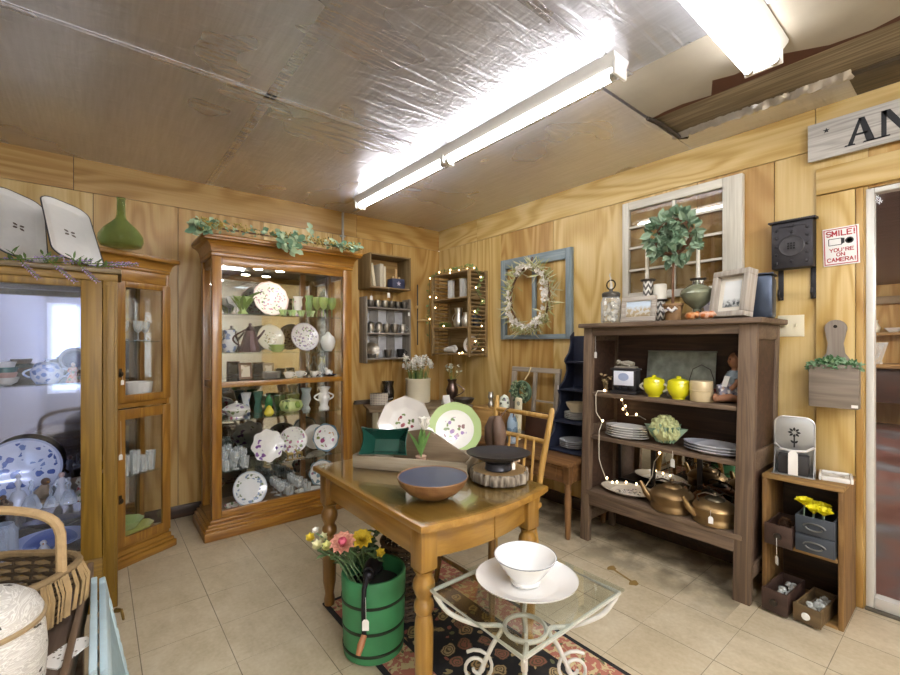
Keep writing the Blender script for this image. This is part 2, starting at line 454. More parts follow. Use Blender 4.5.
# ceiling
@cached
def foil(rough=.30, base='#cfccc8', warp=1.0):
    g = G('foil_sheathing'); co = g.coord()
    wr = g.n('TexNoise', Vector=g.map(co, (1.3, 9, 1), (0, 0, 0), (0, 0, .5)), Scale=2.0, Detail=5.0, Distortion=1.2)
    fi = g.n('TexNoise', Vector=g.map(co, (60, 5, 1), (0, 0, 0), (0, 0, .08)), Scale=1.0, Detail=3.0)
    big = g.n('TexNoise', Vector=co, Scale=1.7, Detail=2.0)
    vo = g.n('TexVoronoi', Vector=g.map(co, (5, 11, 1), (0, 0, 0), (0, 0, .6)), Scale=1.0, feature='DISTANCE_TO_EDGE')
    cr = g.n('MapRange', Value=vo, From_Min=0.0, From_Max=.06, To_Min=1.0, To_Max=0.0)
    h = g.math('ADD', g.math('ADD', g.math('MULTIPLY', wr, .5), g.math('MULTIPLY', fi, .1)), g.math('ADD', g.math('MULTIPLY', big, 1.2), g.math('MULTIPLY', cr, .03)))
    col = g.mix(fi, '#c3c3cb', '#e0e0e9')
    ro = g.n('MapRange', Value=big, From_Min=.3, From_Max=.7, To_Min=rough - .07, To_Max=rough + .1)
    g.bsdf(Base_Color=col, Metallic=.72, Roughness=ro, Normal=g.bump(h, .75 * warp, .016)); return g.m
tanboard = plain('#a39b8c', .6, 0, .14, .1, 6.0)
redpaper = plain('#5d3a2c', .8, 0, .25, .2, 14.0)
mb = MB()
mb.mi = 0; mb.span(-4.08, -1.045, -7.08, .08, H, H + .03); mb.span(-1.04, .08, -2.63, .08, H, H + .03)
mb.span(-.235, .08, -3.40, -2.635, H, H + .02)
mb.mi = 1
# torn tan sheet with a ragged edge
ed = [(-1.04, -2.645), (-.57, -2.645)]
rg = random.Random(3); yy = -2.645
while yy > -7.0:
    yy -= .05 + .12 * rg.random(); ed.append((-.56 - .05 * rg.random() - (.09 if -3.25 < yy < -2.95 else 0), max(yy, -7.05)))
ed += [(-1.04, -7.05)]
mb.prism(ed, .012, T(0, 0, H + .002))
mb.mi = 2; mb.span(-1.04, -.527, -7.08, -2.64, H + .016, H + .03)
mb.mi = 1; mb.span(-1.04, .08, -7.08, -2.5, H + .11, H + .14); mb.span(-.53, .08, -2.64, -2.6, H + .03, H + .11); mb.span(-.53, -.50, -7.08, -2.64, H + .03, H + .11)
struct('ceiling', mb, [foil(), tanboard, redpaper])
beam = wood('#5d523f', '#8a7c64', '#b3a68c', 'y', 14.0, .7, 7.0, .8, .5)
mb = MB(); mb.span(-.525, -.24, -7.05, -2.645, H + .017, H + .05, .004); struct('trim_6', mb, beam)
mb = MB(); mb.span(-.232, .0, -7.05, -3.4005, H + .001, H + .06); struct('trim_7', mb, wood('#2c241a', '#4c3f2d', '#6c5b42', 'y', 14.0, .7))
# foil tape on the joints and the torn, crumpled foil lip
tape = foil(.2, '#ffffff', 1.6)
mb = MB()
mb.span(-2.285, -2.235, -7, -.02, H - .002, H); mb.span(-1.07, -1.03, -2.64, -.02, H - .002, H); mb.span(-3.52, -3.47, -7, -.02, H - .002, H)
mb.span(-4, -1.07, -1.58, -1.535, H - .002, H); mb.span(-4, -1.03, -2.79, -2.745, H - .002, H); mb.span(-4, -1.03, -4.02, -3.97, H - .002, H)
mb.span(-2.262, -2.256, -7, -.02, H - .004, H); mb.span(-4, -1.03, -2.77, -2.764, H - .004, H); mb.span(-4, -1.07, -1.56, -1.555, H - .003, H)
struct('trim_8', mb, tape)
mb = MB(); rg = random.Random(5); n = 46; vs = []; fs = []
for i in range(n + 1):
    y = -2.62 - (.80) * i / n
    for k in range(5):
        vs.append((-.215 - .014 * k + .012 * (rg.random() - .5), y + .01 * (rg.random() - .5), H - .004 + (0, -.006, -.008, .004, .02)[k] + .014 * (rg.random() - .5)))
for i in range(n):
    for k in range(4): fs.append((i * 5 + k, i * 5 + k + 1, (i + 1) * 5 + k + 1, (i + 1) * 5 + k))
mb.add(vs, fs)
for i in range(n):   # the crumpled end flap
    pass
struct('trim_9', mb, plain('#d4d2ce', .28, .9, .1, .6, 60.0))
mb = MB(); mb.tube([(-.6, -2.64, H - .002), (-.45, -2.66, H - .004), (-.24, -2.655, H - .006), (-.21, -2.69, H - .004)], .012, 6); struct('trim_10', mb, plain('#3b332a', .8))

# conduit on the back wall
mb = MB(); mb.cyl((-1.147, -.018, .02), (-1.147, -.018, 2.52), .011, None, 10); mb.box(-1.147, -.012, 2.3, .05, .02, .014, .003)
one('conduit_pipe', mb, plain('#b9b7b2', .4, .6), 'thin grey conduit pipe running up the back wall above the glass front cabinet', 'pipe')

# ------------------------------------------------------------------ the doorway and the room beyond
alu = plain('#d9d7d0', .35, .2, .04)
mb = MB()
for a in ((-3.462, -3.432, 0.016, 2.055), (-4.36, -4.33, 0.016, 2.055), (-4.3295, -3.4625, 2.03, 2.055), (-4.3295, -3.4625, .016, .07)): mb.span(-.006, .05, a[0], a[1], a[2], a[3], .003)
d1 = struct('door_1', mb, alu)
mb = MB(); mb.span(.02, .025, -4.33, -3.462, .07, 2.03); obj('pane', mb, glass('#ffffff', .35), d1)
mb = MB(); mb.span(-.02, .1, -4.36, -3.43, 0, .014, .003); struct('trim_11', mb, plain('#6d675c', .5, .3))
def redfloor():
    g = G('stained_concrete'); co = g.coord()
    a = g.n('TexNoise', Vector=co, Scale=1.6, Detail=5.0)
    col = g.ramp(a, [(.36, '#5e3a34'), (.48, '#74504a'), (.58, '#5f5a5c'), (.68, '#7b7f88')])
    g.bsdf(Base_Color=col, Roughness=.3); return g.m
mb = MB(); mb.span(.04, 7.1, -7, .6, -.05, 0); struct('floor_next_room', mb, redfloor())
mb = MB(); mb.span(.08, 7.1, -7, .6, 2.25, 2.3); struct('ceiling_next_room', mb, wood('#4e3b38', '#6b5452', '#7e6765', 'y', 12.0, .5))
mb = MB(); mb.span(7.0, 7.08, -7, .6, 0, 2.3); struct('wall_far', mb, plywood('z', 50.0, 0))
mb = MB(); mb.span(.08, 7.0, .52, .6, 0, 2.3); struct('wall_far_left', mb, plywood('z', 55.0, 0))
mb = MB(); mb.span(.08, 7.0, -7.0, -6.92, 0, 2.3); struct('wall_far_right', mb, plywood('z', 57.0, 0))
mb = MB(); mb.span(6.86, 7.0, -4.8, -1.5, 1.93, 2.05, .01); struct('trim_12', mb, plain('#8d7a5e', .6))

# ------------------------------------------------------------------ lamps
housing = plain('#e9e8e4', .35, 0, .02)
tubem = emit('#fdfbfc', 13.0)
tubeb = emit('#fdfcff', 58.0); tubec = emit('#fff8f0', 60.0)  # stronger tubes for the unseen strips added as fill light
capm = plain('#c9c7c2', .3, .7)
def strip(name, label, x0, x1, y0, y1, z, axis, offs, nsec, tm=None):
    """fluorescent strip: housing, tubes and end sockets. axis: long axis; offs: tube offsets across"""
    t = thing(name, label, 'ceiling light', ((x0 + x1) / 2, (y0 + y1) / 2, z))
    L = (x1 - x0) if axis == 'x' else (y1 - y0); W = (y1 - y0) if axis == 'x' else (x1 - x0)
    rot = Matrix() if axis == 'x' else rotm(0, 0, 90)
    mb = MB(); mb.M = rot
    mb.prism([(-W / 2, 0), (-W / 2 * .98, -.012), (-W * .3, -.05), (W * .3, -.05), (W / 2 * .98, -.012), (W / 2, 0)], L, T(-L / 2, 0, 0) @ rotm(90, 0, 90))
    obj('housing', mb, housing, t)
    for s in range(nsec):
        a = -L / 2 + s * L / nsec + .02; b = -L / 2 + (s + 1) * L / nsec - .02
        for o_ in offs:
            mb = MB(); mb.M = rot; mb.cyl((a + .02, o_, -.078), (b - .02, o_, -.078), .0165, None, 14); tb = obj('tube', mb, tm or tubem, t)
            for e in (a, b - .022):
                mb = MB(); mb.M = rot; mb.cyl((e, o_, -.078), (e + .022, o_, -.078), .0175, None, 14); obj('tube_cap', mb, capm, tb)
    for s in range(nsec * 2):
        e = -L / 2 + (s // 2) * L / nsec + (.008 if s % 2 == 0 else L / nsec - .008)
        mb = MB(); mb.M = rot; mb.box(e, 0, -.06, .014, W * .8, .06, .004); obj('lamp_socket', mb, housing, t)
    return t
strip('fluorescent_light', 'long white fluorescent strip light running toward the room corner', -1.25, -1.13, -2.82, -.44, H, 'y', (.012,), 2, emit('#fdfbfc', 26.0))
strip('fluorescent_light', 'twin tube fluorescent light beside the torn ceiling at the top right', -2.02, -.76, -3.30, -3.13, H, 'x', (-.045, .045), 1)
strip('fluorescent_light', 'unseen fluorescent strip light added behind the viewer to brighten the middle of the shop', -3.5, -1.1, -4.7, -4.56, H, 'x', (-.034, .034), 2, tubeb)  # this strip and the next are unseen, added for ambient fill from behind
strip('fluorescent_light', 'unseen fluorescent strip light added as fill over the front of the shop', -3.5, -1.1, -6.2, -6.06, H, 'x', (-.034, .034), 2, tubeb)
strip('fluorescent_light', 'unseen fluorescent strip light added on the left to brighten the room beyond the doorway', 2.0, 6.0, -1.5, -1.36, 2.25, 'x', (-.034, .034), 3, tubec)  # unseen pair added to brighten the view through the doorway
strip('fluorescent_light', 'unseen fluorescent strip light added on the right to brighten the room beyond the doorway', 2.0, 6.0, -5.1, -4.96, 2.25, 'x', (-.034, .034), 3, tubec)

# ------------------------------------------------------------------ world and camera
w = bpy.data.worlds.new('World'); bpy.context.scene.world = w; w.use_nodes = True
bg = w.node_tree.nodes['Background']; bg.inputs[0].default_value = (.85, .92, 1, 1); bg.inputs[1].default_value = 3.5
cam = bpy.data.cameras.new('Camera'); cam.sensor_width = 36; cam.lens = 434.6 / 900 * 36; cam.shift_y = .0061; cam.clip_start = .05
co_ = bpy.data.objects.new('Camera', cam); C.objects.link(co_); co_.location = (-2.93, -3.80, 1.302); co_.rotation_euler = (R(90), 0, R(-39.09))
sc = bpy.context.scene; sc.camera = co_
sc.view_settings.view_transform = 'Standard'; sc.view_settings.look = 'None'; sc.view_settings.exposure = 0.85; sc.view_settings.gamma = 1; sc.view_settings.use_curve_mapping = False
sc.cycles.transparent_max_bounces = 32; sc.cycles.max_bounces = 10; sc.cycles.sample_clamp_indirect = 6.0
sc.cycles.caustics_reflective = False; sc.cycles.caustics_refractive = False
# ------------------------------------------------------------------ furniture
curw = wood('#764b14', '#9a6822', '#b98836', 'z', 12.0, .9, 6.0, .3, .4, .3)
curx = wood('#764b14', '#9a6822', '#b98836', 'x', 12.0, .9, 6.0, .3, .4, .3)
curd = wood('#4a2c10', '#6b4219', '#855626', 'z', 12.0, .9, 6.0, .4)
brass = plain('#8d7440', .35, .9, .15)
darkbrass = plain('#3d3226', .4, .8, .2)
mirror = plain('#b9bdbb', .03, 1.0, .02)
ledm = emit('#fff3df', 50.0)
shelfglass = glass('#eef6f3', 1.4)
def moulding(mb, x0, x1, y0, y1, z0, prof):
    """stepped moulding round three sides (front y0, both ends), prof: list of (height, overhang)"""
    z = z0
    for h, o in prof:
        mb.span(x0 - o, x1 + o, y0 - o, y1, z, z + h, min(h * .3, .006)); z += h
    return z
def flare(mb, x0, x1, y0, y1, z0, z1, o0, o1, n=5):
    """cove moulding on three sides swelling from overhang o0 to o1"""
    vs = []; fs = []
    for k in range(n + 1):
        u = k / n; o = o0 + (o1 - o0) * (1 - math.cos(u * PI / 2)); z = z0 + (z1 - z0) * math.sin(u * PI / 2) if o1 > o0 else z0 + (z1 - z0) * u
        vs += [(x0 - o, y0 - o, z), (x1 + o, y0 - o, z), (x1 + o, y1, z), (x0 - o, y1, z)]
    for k in range(n):
        for j in range(4): fs.append((k * 4 + j, k * 4 + (j + 1) % 4, k * 4 + 4 + (j + 1) % 4, k * 4 + 4 + j))
    fs += [(3, 2, 1, 0), tuple(n * 4 + j for j in range(4))]
    mb.add(vs, fs)
# --- big curio cabinet (local origin: middle of the back on the floor)
cx = -1.83; X0, X1, Y0, Y1 = -2.336 - cx, -1.323 - cx, -.56, -.17
t = thing('curio_cabinet', 'tall oak curio cabinet with a wide glass front and heavy crown, against the back wall', 'cabinet', (cx, 0, 0))
mb = MB(); moulding(mb, X0, X1, Y0, Y1, 0, [(.06, .055), (.022, .045), (.018, .03), (.02, .012)]); obj('base', mb, curx, t)
mb = MB(); moulding(mb, X0, X1, Y0, Y1, 1.885, [(.03, .006)]); flare(mb, X0, X1, Y0, Y1, 1.915, 1.985, .008, .052); moulding(mb, X0, X1, Y0, Y1, 1.985, [(.014, .056), (.026, .064)]); obj('crown', mb, curx, t)
for a, b in ((X0, X0 + .06), (X1 - .075, X1)):
    mb = MB(); mb.span(a, b, Y0, Y0 + .05, .12, 1.886, .006); obj('front_post', mb, curw, t)
    e = a if a == X0 else b - .05
    mb = MB(); mb.span(e, e + .05, Y1 - .06, Y1, .12, 1.886, .004); obj('rear_post', mb, curw, t)
mb = MB(); mb.span(X0 + .06, X1 - .075, Y0, Y0 + .03, 1.83, 1.886, .004); obj('top_rail', mb, curx, t)
mb = MB(); mb.span(X0 + .06, X1 - .075, Y0, Y0 + .03, .12, .17, .004); obj('bottom_rail', mb, curx, t)
mb = MB(); mb.span(X0 + .06, X1 - .075, Y0 + .012, Y0 + .04, .998, 1.036, .003); obj('middle_rail', mb, curx, t)
for e in (X0 + .012, X1 - .037):
    mb = MB(); mb.span(e, e + .025, Y0 + .05, Y1 - .06, .99, 1.036, .003); obj('side_rail', mb, curw, t)
    mb = MB(); mb.span(e, e + .025, Y0 + .05, Y1 - .06, 1.83, 1.886, .003); obj('side_rail', mb, curw, t)
    mb = MB(); mb.span(e + .01, e + .014, Y0 + .05, Y1 - .06, .17, 1.83); obj('side_pane', mb, glass(), t)
mb = MB(); mb.span(X0 + .06, X1 - .075, Y0 + .004, Y0 + .008, .17, 1.83); obj('front_pane', mb, glass(), t)
mb = MB(); mb.span(X0 + .05, X1 - .05, Y1 - .012, Y1 - .002, .12, 1.886); obj('back_mirror', mb, mirror, t)
mb = MB(); mb.span(.22, .262, Y1 - .03, Y1 - .013, .12, 1.886, .002); obj('back_stile', mb, curd, t)
mb = MB(); mb.span(X0 + .05, X1 - .05, Y0 + .03, Y1 - .014, .125, .135); obj('floor_panel', mb, curd, t)
mb = MB(); mb.span(X0 + .02, X1 - .02, Y0 + .03, Y1 - .014, 1.875, 1.886); obj('ceiling_panel', mb, curd, t)
CUR_Z = [.1352, .42, .767, 1.036, 1.235, 1.505]
for z in CUR_Z[1:]:
    mb = MB(); mb.span(X0 + .041, X1 - .041, Y0 + .041, Y1 - .032, z - .008, z); obj('glass_shelf', mb, shelfglass, t)
for px_ in (-.16, .0):
    mb = MB(); mb.cyl((px_, -.36, 1.858), (px_, -.36, 1.875), .038, None, 20); s_ = obj('spot_lamp', mb, plain('#4a4038', .4, .3), t)
    mb = MB(); mb.cyl((px_, -.36, 1.8545), (px_, -.36, 1.858), .03, None, 20); obj('lens', mb, ledm, s_)
mb = MB(); mb.box(X1 + .003, -.50, 1.17, .006, .012, .03, .002); obj('door_lock', mb, brass, t)

# --- narrow corner cabinet with two glass doors, turned towards the room
t = thing('corner_cabinet', 'narrow oak cabinet with two small glass doors, angled in the left corner', 'cabinet', (-2.832, -.668, 0), 28.6)
cw = wood('#734c18', '#936726', '#b08338', 'z', 12.0, .9, 6.0, .35, .4, .2)
cwx = wood('#734c18', '#936726', '#b08338', 'x', 12.0, .9, 6.0, .35, .4, .2)
a0, a1 = -.075, .31; dp = .30
mb = MB(); moulding(mb, a0, a1, .02, dp, 0, [(.045, .03), (.02, .02), (.03, .008), (.025, 0)]); obj('base', mb, cwx, t)
mb = MB(); moulding(mb, a0, a1, .02, dp, 1.735, [(.02, .005)]); flare(mb, a0, a1, .02, dp, 1.755, 1.805, .006, .036); moulding(mb, a0, a1, .02, dp, 1.805, [(.028, .045)]); obj('crown', mb, cwx, t)
for e0, e1, y_ in ((a0, a0 + .03, .02), (a1 - .02, a1, .02), (a0, a0 + .03, dp - .04), (a1 - .03, a1, dp - .04)):
    mb = MB(); mb.span(e0, e1, y_, y_ + .04, .12, 1.735, .003); obj('post', mb, cw, t)
mb = MB(); mb.span(a0 + .03, a1 - .02, .02, dp, 1.66, 1.735, .003); obj('frieze', mb, cwx, t)
mb = MB(); mb.span(a0 + .03, a1 - .02, .022, dp, .92, .955, .003); obj('middle_shelf', mb, cwx, t)
mb = MB(); mb.span(a0 + .03, a1 - .03, dp - .012, dp - .002, .12, 1.66); obj('back_mirror', mb, mirror, t)
for e in (a0 + .012, a1 - .016):
    mb = MB(); mb.span(e, e + .004, .06, dp - .04, .12, 1.66); obj('side_pane', mb, glass(), t)
for z0, z1, g0, g1, hz in ((.955, 1.66, .998, 1.627, 1.13), (.12, .915, .172, .855, .40)):
    mb = MB()
    mb.span(a0 + .03, .036, 0, .022, z0, z1, .003); mb.span(.255, a1 - .005, 0, .022, z0, z1, .003); mb.span(.036, .255, 0, .022, z0, g0, .003); mb.span(.036, .255, 0, .022, g1, z1, .003)
    d = obj('door', mb, cw, t)
    mb = MB(); mb.span(.034, .257, .008, .012, g0, g1); obj('pane', mb, glass(), d)
    mb = MB(); mb.box(.006, -.003, hz, .016, .006, .05, .002); mb.ball((.006, -.014, hz - .006), .011, (1, .8, 1.3), 10, 6); obj('handle', mb, darkbrass, d)
for z in (1.314, .502):
    mb = MB(); mb.span(a0 + .032, a1 - .032, .07, dp - .02, z - .006, z); obj('glass_shelf', mb, shelfglass, t)
tagprice(t, (.010, -.014, 1.115), .025, .8); tagprice(t, (.0, -.016, .855), .19, .9)

# --- left display cabinet
t = thing('display_cabinet', 'yellow-brown oak display cabinet with one wide glass door, cut off by the left edge', 'cabinet', (-2.85, -1.10, 0), -2)
lw = wood('#634a10', '#826118', '#9b7a2a', 'z', 14.0, .8, 6.0, .5, .45)
lwx = wood('#634a10', '#826118', '#9b7a2a', 'x', 14.0, .8, 6.0, .5, .45)
ldk = wood('#3a2a17', '#54401f', '#6b532c', 'z', 14.0, .8)
b0, b1, dp = -.95, 0.0, .35
mb = MB(); mb.span(b0 - .02, b1 + .015, -.015, dp, 1.64, 1.666, .006); obj('top', mb, wood('#4a3a22', '#6b5731', '#857044', 'x'), t)
mb = MB(); mb.span(b0, b1, .005, dp, 1.605, 1.64, .003); obj('frieze', mb, lwx, t)
mb = MB(); mb.span(b1 - .058, b1, 0, .06, .0, 1.605, .004); obj('corner_post', mb, lw, t)
mb = MB(); mb.span(b1 - .046, b1 - .012, -.008, 0, .08, 1.585, .003); obj('pilaster', mb, lw, t)
mb = MB(); mb.span(b0, b0 + .05, 0, .06, 0, 1.605, .004); obj('corner_post', mb, lw, t)
mb = MB(); mb.span(b1 - .03, b1 - .002, .06, dp, 0, 1.605, .002); obj('side_panel', mb, lw, t)
mb = MB(); mb.span(b0, b0 + .028, .06, dp, 0, 1.605, .002); obj('side_panel', mb, lw, t)
mb = MB(); mb.span(b0 + .028, b1 - .03, dp - .012, dp, .05, 1.605); obj('back_mirror', mb, plain('#a9a9b4', .05, 1.0, .03), t)
mb = MB(); mb.span(b0 + .028, b1 - .03, .06, dp - .012, .28, .30); obj('bottom_shelf', mb, ldk, t)
mb = MB(); mb.span(b0 + .05, b1 - .058, .004, .03, .0, .26, .003); obj('plinth', mb, lwx, t)
mb = MB()
g0, g1 = -.62, -.14
mb.span(-.14, -.060, -.002, .022, .262, 1.603, .003); mb.span(-.70, g0, -.002, .022, .262, 1.603, .003); mb.span(g0, -.14, -.002, .022, 1.569, 1.603, .003); mb.span(g0, -.14, -.002, .022, .262, .31, .003)
d = obj('door', mb, lw, t)
mb = MB(); mb.span(g0 - .004, -.136, .008, .012, .31, 1.569); obj('pane', mb, glass('#f0f4ff'), d)
mb = MB(); mb.span(-.90, -.702, -.002, .022, .262, 1.603, .003); obj('fixed_panel', mb, lw, t)
LC_Z = (.3002, .535, 1.109)
for z in LC_Z[1:]:
    mb = MB(); mb.span(b0 + .03, b1 - .032, .062, dp - .014, z - .008, z); obj('glass_shelf', mb, shelfglass, t)

# --- bookcase against the right wall (racked a little sideways)
bk = wood('#4c3d31', '#6a5644', '#857058', 'z', 14.0, .9, 7.0, .6, .5)
bky = wood('#4c3d31', '#6a5644', '#857058', 'y', 14.0, .9, 7.0, .6, .5)
bkd = wood('#32231a', '#4a3427', '#5e4636', 'y', 10.0, .7, 6.0, .6, .5)
SH = Matrix.Identity(4); SH[1][2] = -.0215
bx, by = -.24, -2.61
t = thing('bookcase', 'tall worn brown open bookcase with frame and panel sides, beside the crate of drawers', 'bookcase', (bx, by, 0))
def bs(x0, x1, y0, y1, z0, z1, bev=.003):
    m = MB(); m.M = SH; m.span(x0 - bx, x1 - bx, y0 - by + .031, y1 - by + .031, z0, z1, bev); return m
for y0, y1 in ((-2.188, -2.128), (-3.099, -3.022)):
    obj('front_post', bs(-.43, -.39, y0, y1, 0, 1.40), bk, t)
    y_ = (-2.165, -2.128) if y0 > -2.5 else (-3.099, -3.062)
    obj('rear_post', bs(-.085, -.045, y_[0], y_[1], 0, 1.40), bk, t)
    for z0, z1 in ((.12, .19), (.66, .76), (1.32, 1.40)):
        obj('side_rail', bs(-.39, -.085, y_[0] + .002, y_[1] - .002, z0, z1), bky, t)
    obj('side_panel', bs(-.39, -.085, (y_[0] + y_[1]) / 2 - .006, (y_[0] + y_[1]) / 2 + .006, .19, 1.32, 0), bkd, t)
obj('top', bs(-.465, -.03, -3.13, -2.105, 1.40, 1.428, .006), bky, t)
obj('front_rail', bs(-.425, -.395, -3.022, -2.188, 1.35, 1.40), bky, t)
obj('lower_rail', bs(-.43, -.405, -3.022, -2.188, .245, .312), bky, t)
BK_Z = (.338, .70, .98)
obj('shelf', bs(-.435, -.065, -3.058, -2.168, .312, .338), bky, t)
obj('shelf', bs(-.415, -.065, -3.058, -2.168, .676, .70), bky, t)
obj('shelf', bs(-.415, -.065, -3.058, -2.168, .956, .98), bky, t)
obj('back_panel', bs(-.062, -.05, -3.06, -2.166, .245, 1.40, 0), bkd, t)

# --- glass topped table
tw = wood('#7f5a22', '#9e7532', '#ba9049', 'z', 8.0, .7, 5.0, .3, .4, .35)
twy = wood('#7f5a22', '#9e7532', '#ba9049', 'y', 8.0, .7, 5.0, .28, .4, .4)
twx = wood('#7f5a22', '#9e7532', '#ba9049', 'x', 8.0, .7, 5.0, .28, .4, .4)
TT = .69
t = thing('dining_table', 'oak drop front table with turned legs and glass cover, in the middle of the room', 'table', (-1.762, -2.16, .0085))
def bow(x0, x1, y0, y1, d, n=14):
    return [(x1, y1), (x0, y1)] + [(x0 + (x1 - x0) * i / n, y0 - d * math.sin(PI * i / n)) for i in range(n + 1)]
mb = MB(); mb.prism(bow(-.333, .333, -.46, .47, .045), .026, T(0, 0, TT - .034), .006); obj('tabletop', mb, twy, t)
mb = MB(); mb.prism(bow(-.318, .318, -.445, .455, .043), .0075, T(0, 0, TT - .0078)); obj('glass_cover', mb, glass('#f8fbfa', 1.3), t)
mb = MB(); mb.prism(bow(-.24, .24, -.405, -.385, .035), .125, T(0, 0, TT - .159), .002); obj('front_apron', mb, twx, t)
mb = MB(); mb.prism([(.238, -.39), (.03, -.39)] + [(x, -.409 - .035 * math.sin(PI * (x + .24) / .48)) for x in [.03 + .208 * k / 10 for k in range(11)]], .115, T(0, 0, TT - .154), .001); dr = obj('drawer_front', mb, twx, t)
mb = MB(); mb.span(-.24, .24, .40, .42, TT - .159, TT - .034, .002); obj('rear_apron', mb, twx, t)
for sx in (-1, 1):
    mb = MB(); mb.span(sx * .275 - .01, sx * .275 + .01, -.37, .38, TT - .159, TT - .034, .002); obj('side_apron', mb, twy, t)
LEG = [(.016, 0), (.024, .004), (.026, .03), (.021, .06), (.026, .09), (.031, .12), (.033, .2), (.034, .29), (.030, .33), (.026, .345), (.034, .355), (.036, .37), (.034, .385), (.026, .395), (.026, .405), (.035, .42), (.040, .44), (.038, .46), (.028, .478), (.030, .488), (.038, .5)]
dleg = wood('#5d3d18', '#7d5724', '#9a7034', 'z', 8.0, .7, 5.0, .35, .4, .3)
for k, (sx, sy) in enumerate(((-1, -1), (1, -1), (-1, 1), (1, 1))):
    mb = MB(); lx, ly = sx * .275, (-.395 if sy < 0 else .405)
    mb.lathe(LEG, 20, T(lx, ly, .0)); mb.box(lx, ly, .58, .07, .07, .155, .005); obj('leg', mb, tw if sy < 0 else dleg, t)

# --- spindle back chair tucked in at the right of the table
ch = wood('#9b7434', '#bb9350', '#d3b06e', 'z', 12.0, .8, 5.0, .4)
chd = wood('#6b4a22', '#86612f', '#a17b44', 'z', 12.0, .8, 5.0, .4)
t = thing('spindle_back_chair', 'light oak spindle back chair behind the right side of the glass topped table', 'chair', (-1.3, -2.14, 0))
def cl(p): return (p[0] + 1.3, p[1] + 2.14, p[2])
sp = [(-1.50, -2.36), (-1.53, -2.33), (-1.54, -2.14), (-1.53, -1.95), (-1.50, -1.92), (-1.3, -1.91), (-1.09, -1.95), (-1.07, -2.13), (-1.09, -2.31), (-1.3, -2.37)]
mb = MB(); mb.prism([(x + 1.3, y + 2.14) for x, y in sp], .03, T(0, 0, .425), .008); obj('seat', mb, ch, t)
for ya, yb, zt in ((-2.30, -2.345, .955), (-1.955, -1.935, .985)):
    mb = MB(); mb.tube([cl((-1.12, ya, .45)), cl((-1.095, (ya + yb) / 2, .68)), cl((-1.05, yb, .93)), cl((-1.047, yb, zt))], [.014, .017, .015, .011], 10); obj('back_post', mb, ch, t)
for z, xx, a_, b_ in ((.905, -1.055, -1.937, -2.342), (.775, -1.078, -1.942, -2.325)):
    mb = MB(); mb.tube([cl((xx, a_, z)), cl((xx + .01, (a_ + b_) / 2, z)), cl((xx, b_, z))], .0135, 10); obj('back_rail', mb, ch, t)
for k in range(5):
    y_ = -2.01 - .06 * k
    mb = MB(); mb.tube([cl((-1.115, y_, .45)), cl((-1.085, y_ - .004, .775))], .0075, 8); obj('spindle', mb, ch, t)
for (xa, ya, xb, yb) in ((-1.46, -2.31, -1.51, -2.36), (-1.46, -1.97, -1.51, -1.93), (-1.14, -2.27, -1.08, -2.30), (-1.14, -1.99, -1.08, -1.96)):
    mb = MB(); mb.tube([cl((xa, ya, .43)), cl(((xa * .6 + xb * .4), (ya * .6 + yb * .4), .27)), cl((xb, yb, .0125 if xa < -1.3 else .0))], [.015, .02, .013], 10); obj('leg', mb, chd if xa < -1.3 else ch, t)
for z, xa, ya, xb, yb in ((.20, -1.487, -2.338, -1.11, -2.287), (.20, -1.487, -1.948, -1.11, -1.973), (.15, -1.49, -2.34, -1.49, -1.945)):
    mb = MB(); mb.tube([cl((xa, ya, z)), cl(((xa + xb) / 2, (ya + yb) / 2, z)), cl((xb, yb, z))], [.008, .012, .008], 8); obj('stretcher', mb, chd, t)

# --- side table with a small drawer, against the right wall
st = wood('#54381f', '#75512f', '#90693f', 'y', 10.0, .8, 6.0, .4)
stz = wood('#54381f', '#75512f', '#90693f', 'z', 10.0, .8, 6.0, .4)
t = thing('side_table', 'brown side table with turned legs and one drawer, left of the bookcase', 'table', (-.29, -1.58, 0))
mb = MB(); mb.span(-.275, .26, -.517, .56, .49, .516, .008); obj('tabletop', mb, st, t)
mb = MB(); mb.span(-.235, .24, -.49, .52, .37, .49, .003); obj('apron', mb, st, t)
mb = MB(); mb.span(-.243, -.235, -.40, .0, .385, .478, .002); d = obj('drawer', mb, st, t)
mb = MB(); mb.lathe([(.006, 0), (.006, .01), (.014, .016), (.012, .024), (0, .027)], 14, T(-.243, -.2, .43) @ rotm(0, -90, 0)); obj('knob', mb, darkbrass, d)
for sx in (-1, 1):
    for sy in (-1, 1):
        mb = MB(); lx = -.215 if sx < 0 else .21; ly = -.475 if sy < 0 else .5
        mb.box(lx, ly, .43, .05, .05, .12, .004); mb.lathe([(.014, 0), (.018, .02), (.022, .16), (.025, .27), (.02, .3), (.026, .32), (.02, .34), (.024, .37)], 14, T(lx, ly, 0)); obj('leg', mb, stz, t)

# --- navy scalloped whatnot shelf on the side table
nv = plain('#23283a', .5, 0, .2, .1, 25.0)
t = thing('scalloped_shelf', 'navy painted whatnot shelf with scalloped sides on the side table, half behind the bookcase', 'shelf', (-.05, -1.94, .516))
prof = [(0, 0), (-.325, 0), (-.33, .03), (-.31, .08), (-.24, .14), (-.235, .19), (-.265, .215), (-.262, .235), (-.2, .28), (-.165, .35), (-.17, .40), (-.195, .425), (-.19, .45), (-.12, .50), (-.085, .57), (-.09, .62), (-.115, .645), (-.11, .665), (-.06, .71), (-.035, .78), (-.04, .84), (0, .87)]
for y_ in (.152, -.164):
    mb = MB(); mb.prism(prof, .014, T(0, y_ + .014, 0) @ rotm(90, 0, 0), .002); obj('side_board', mb, nv, t)
NV = [(.02, .31), (.219, .25), (.445, .18), (.647, .10)]
for z, dpt in NV:
    mb = MB(); mb.span(-dpt, -.012, -.149, .151, z - .014, z, .003); obj('shelf', mb, nv, t)
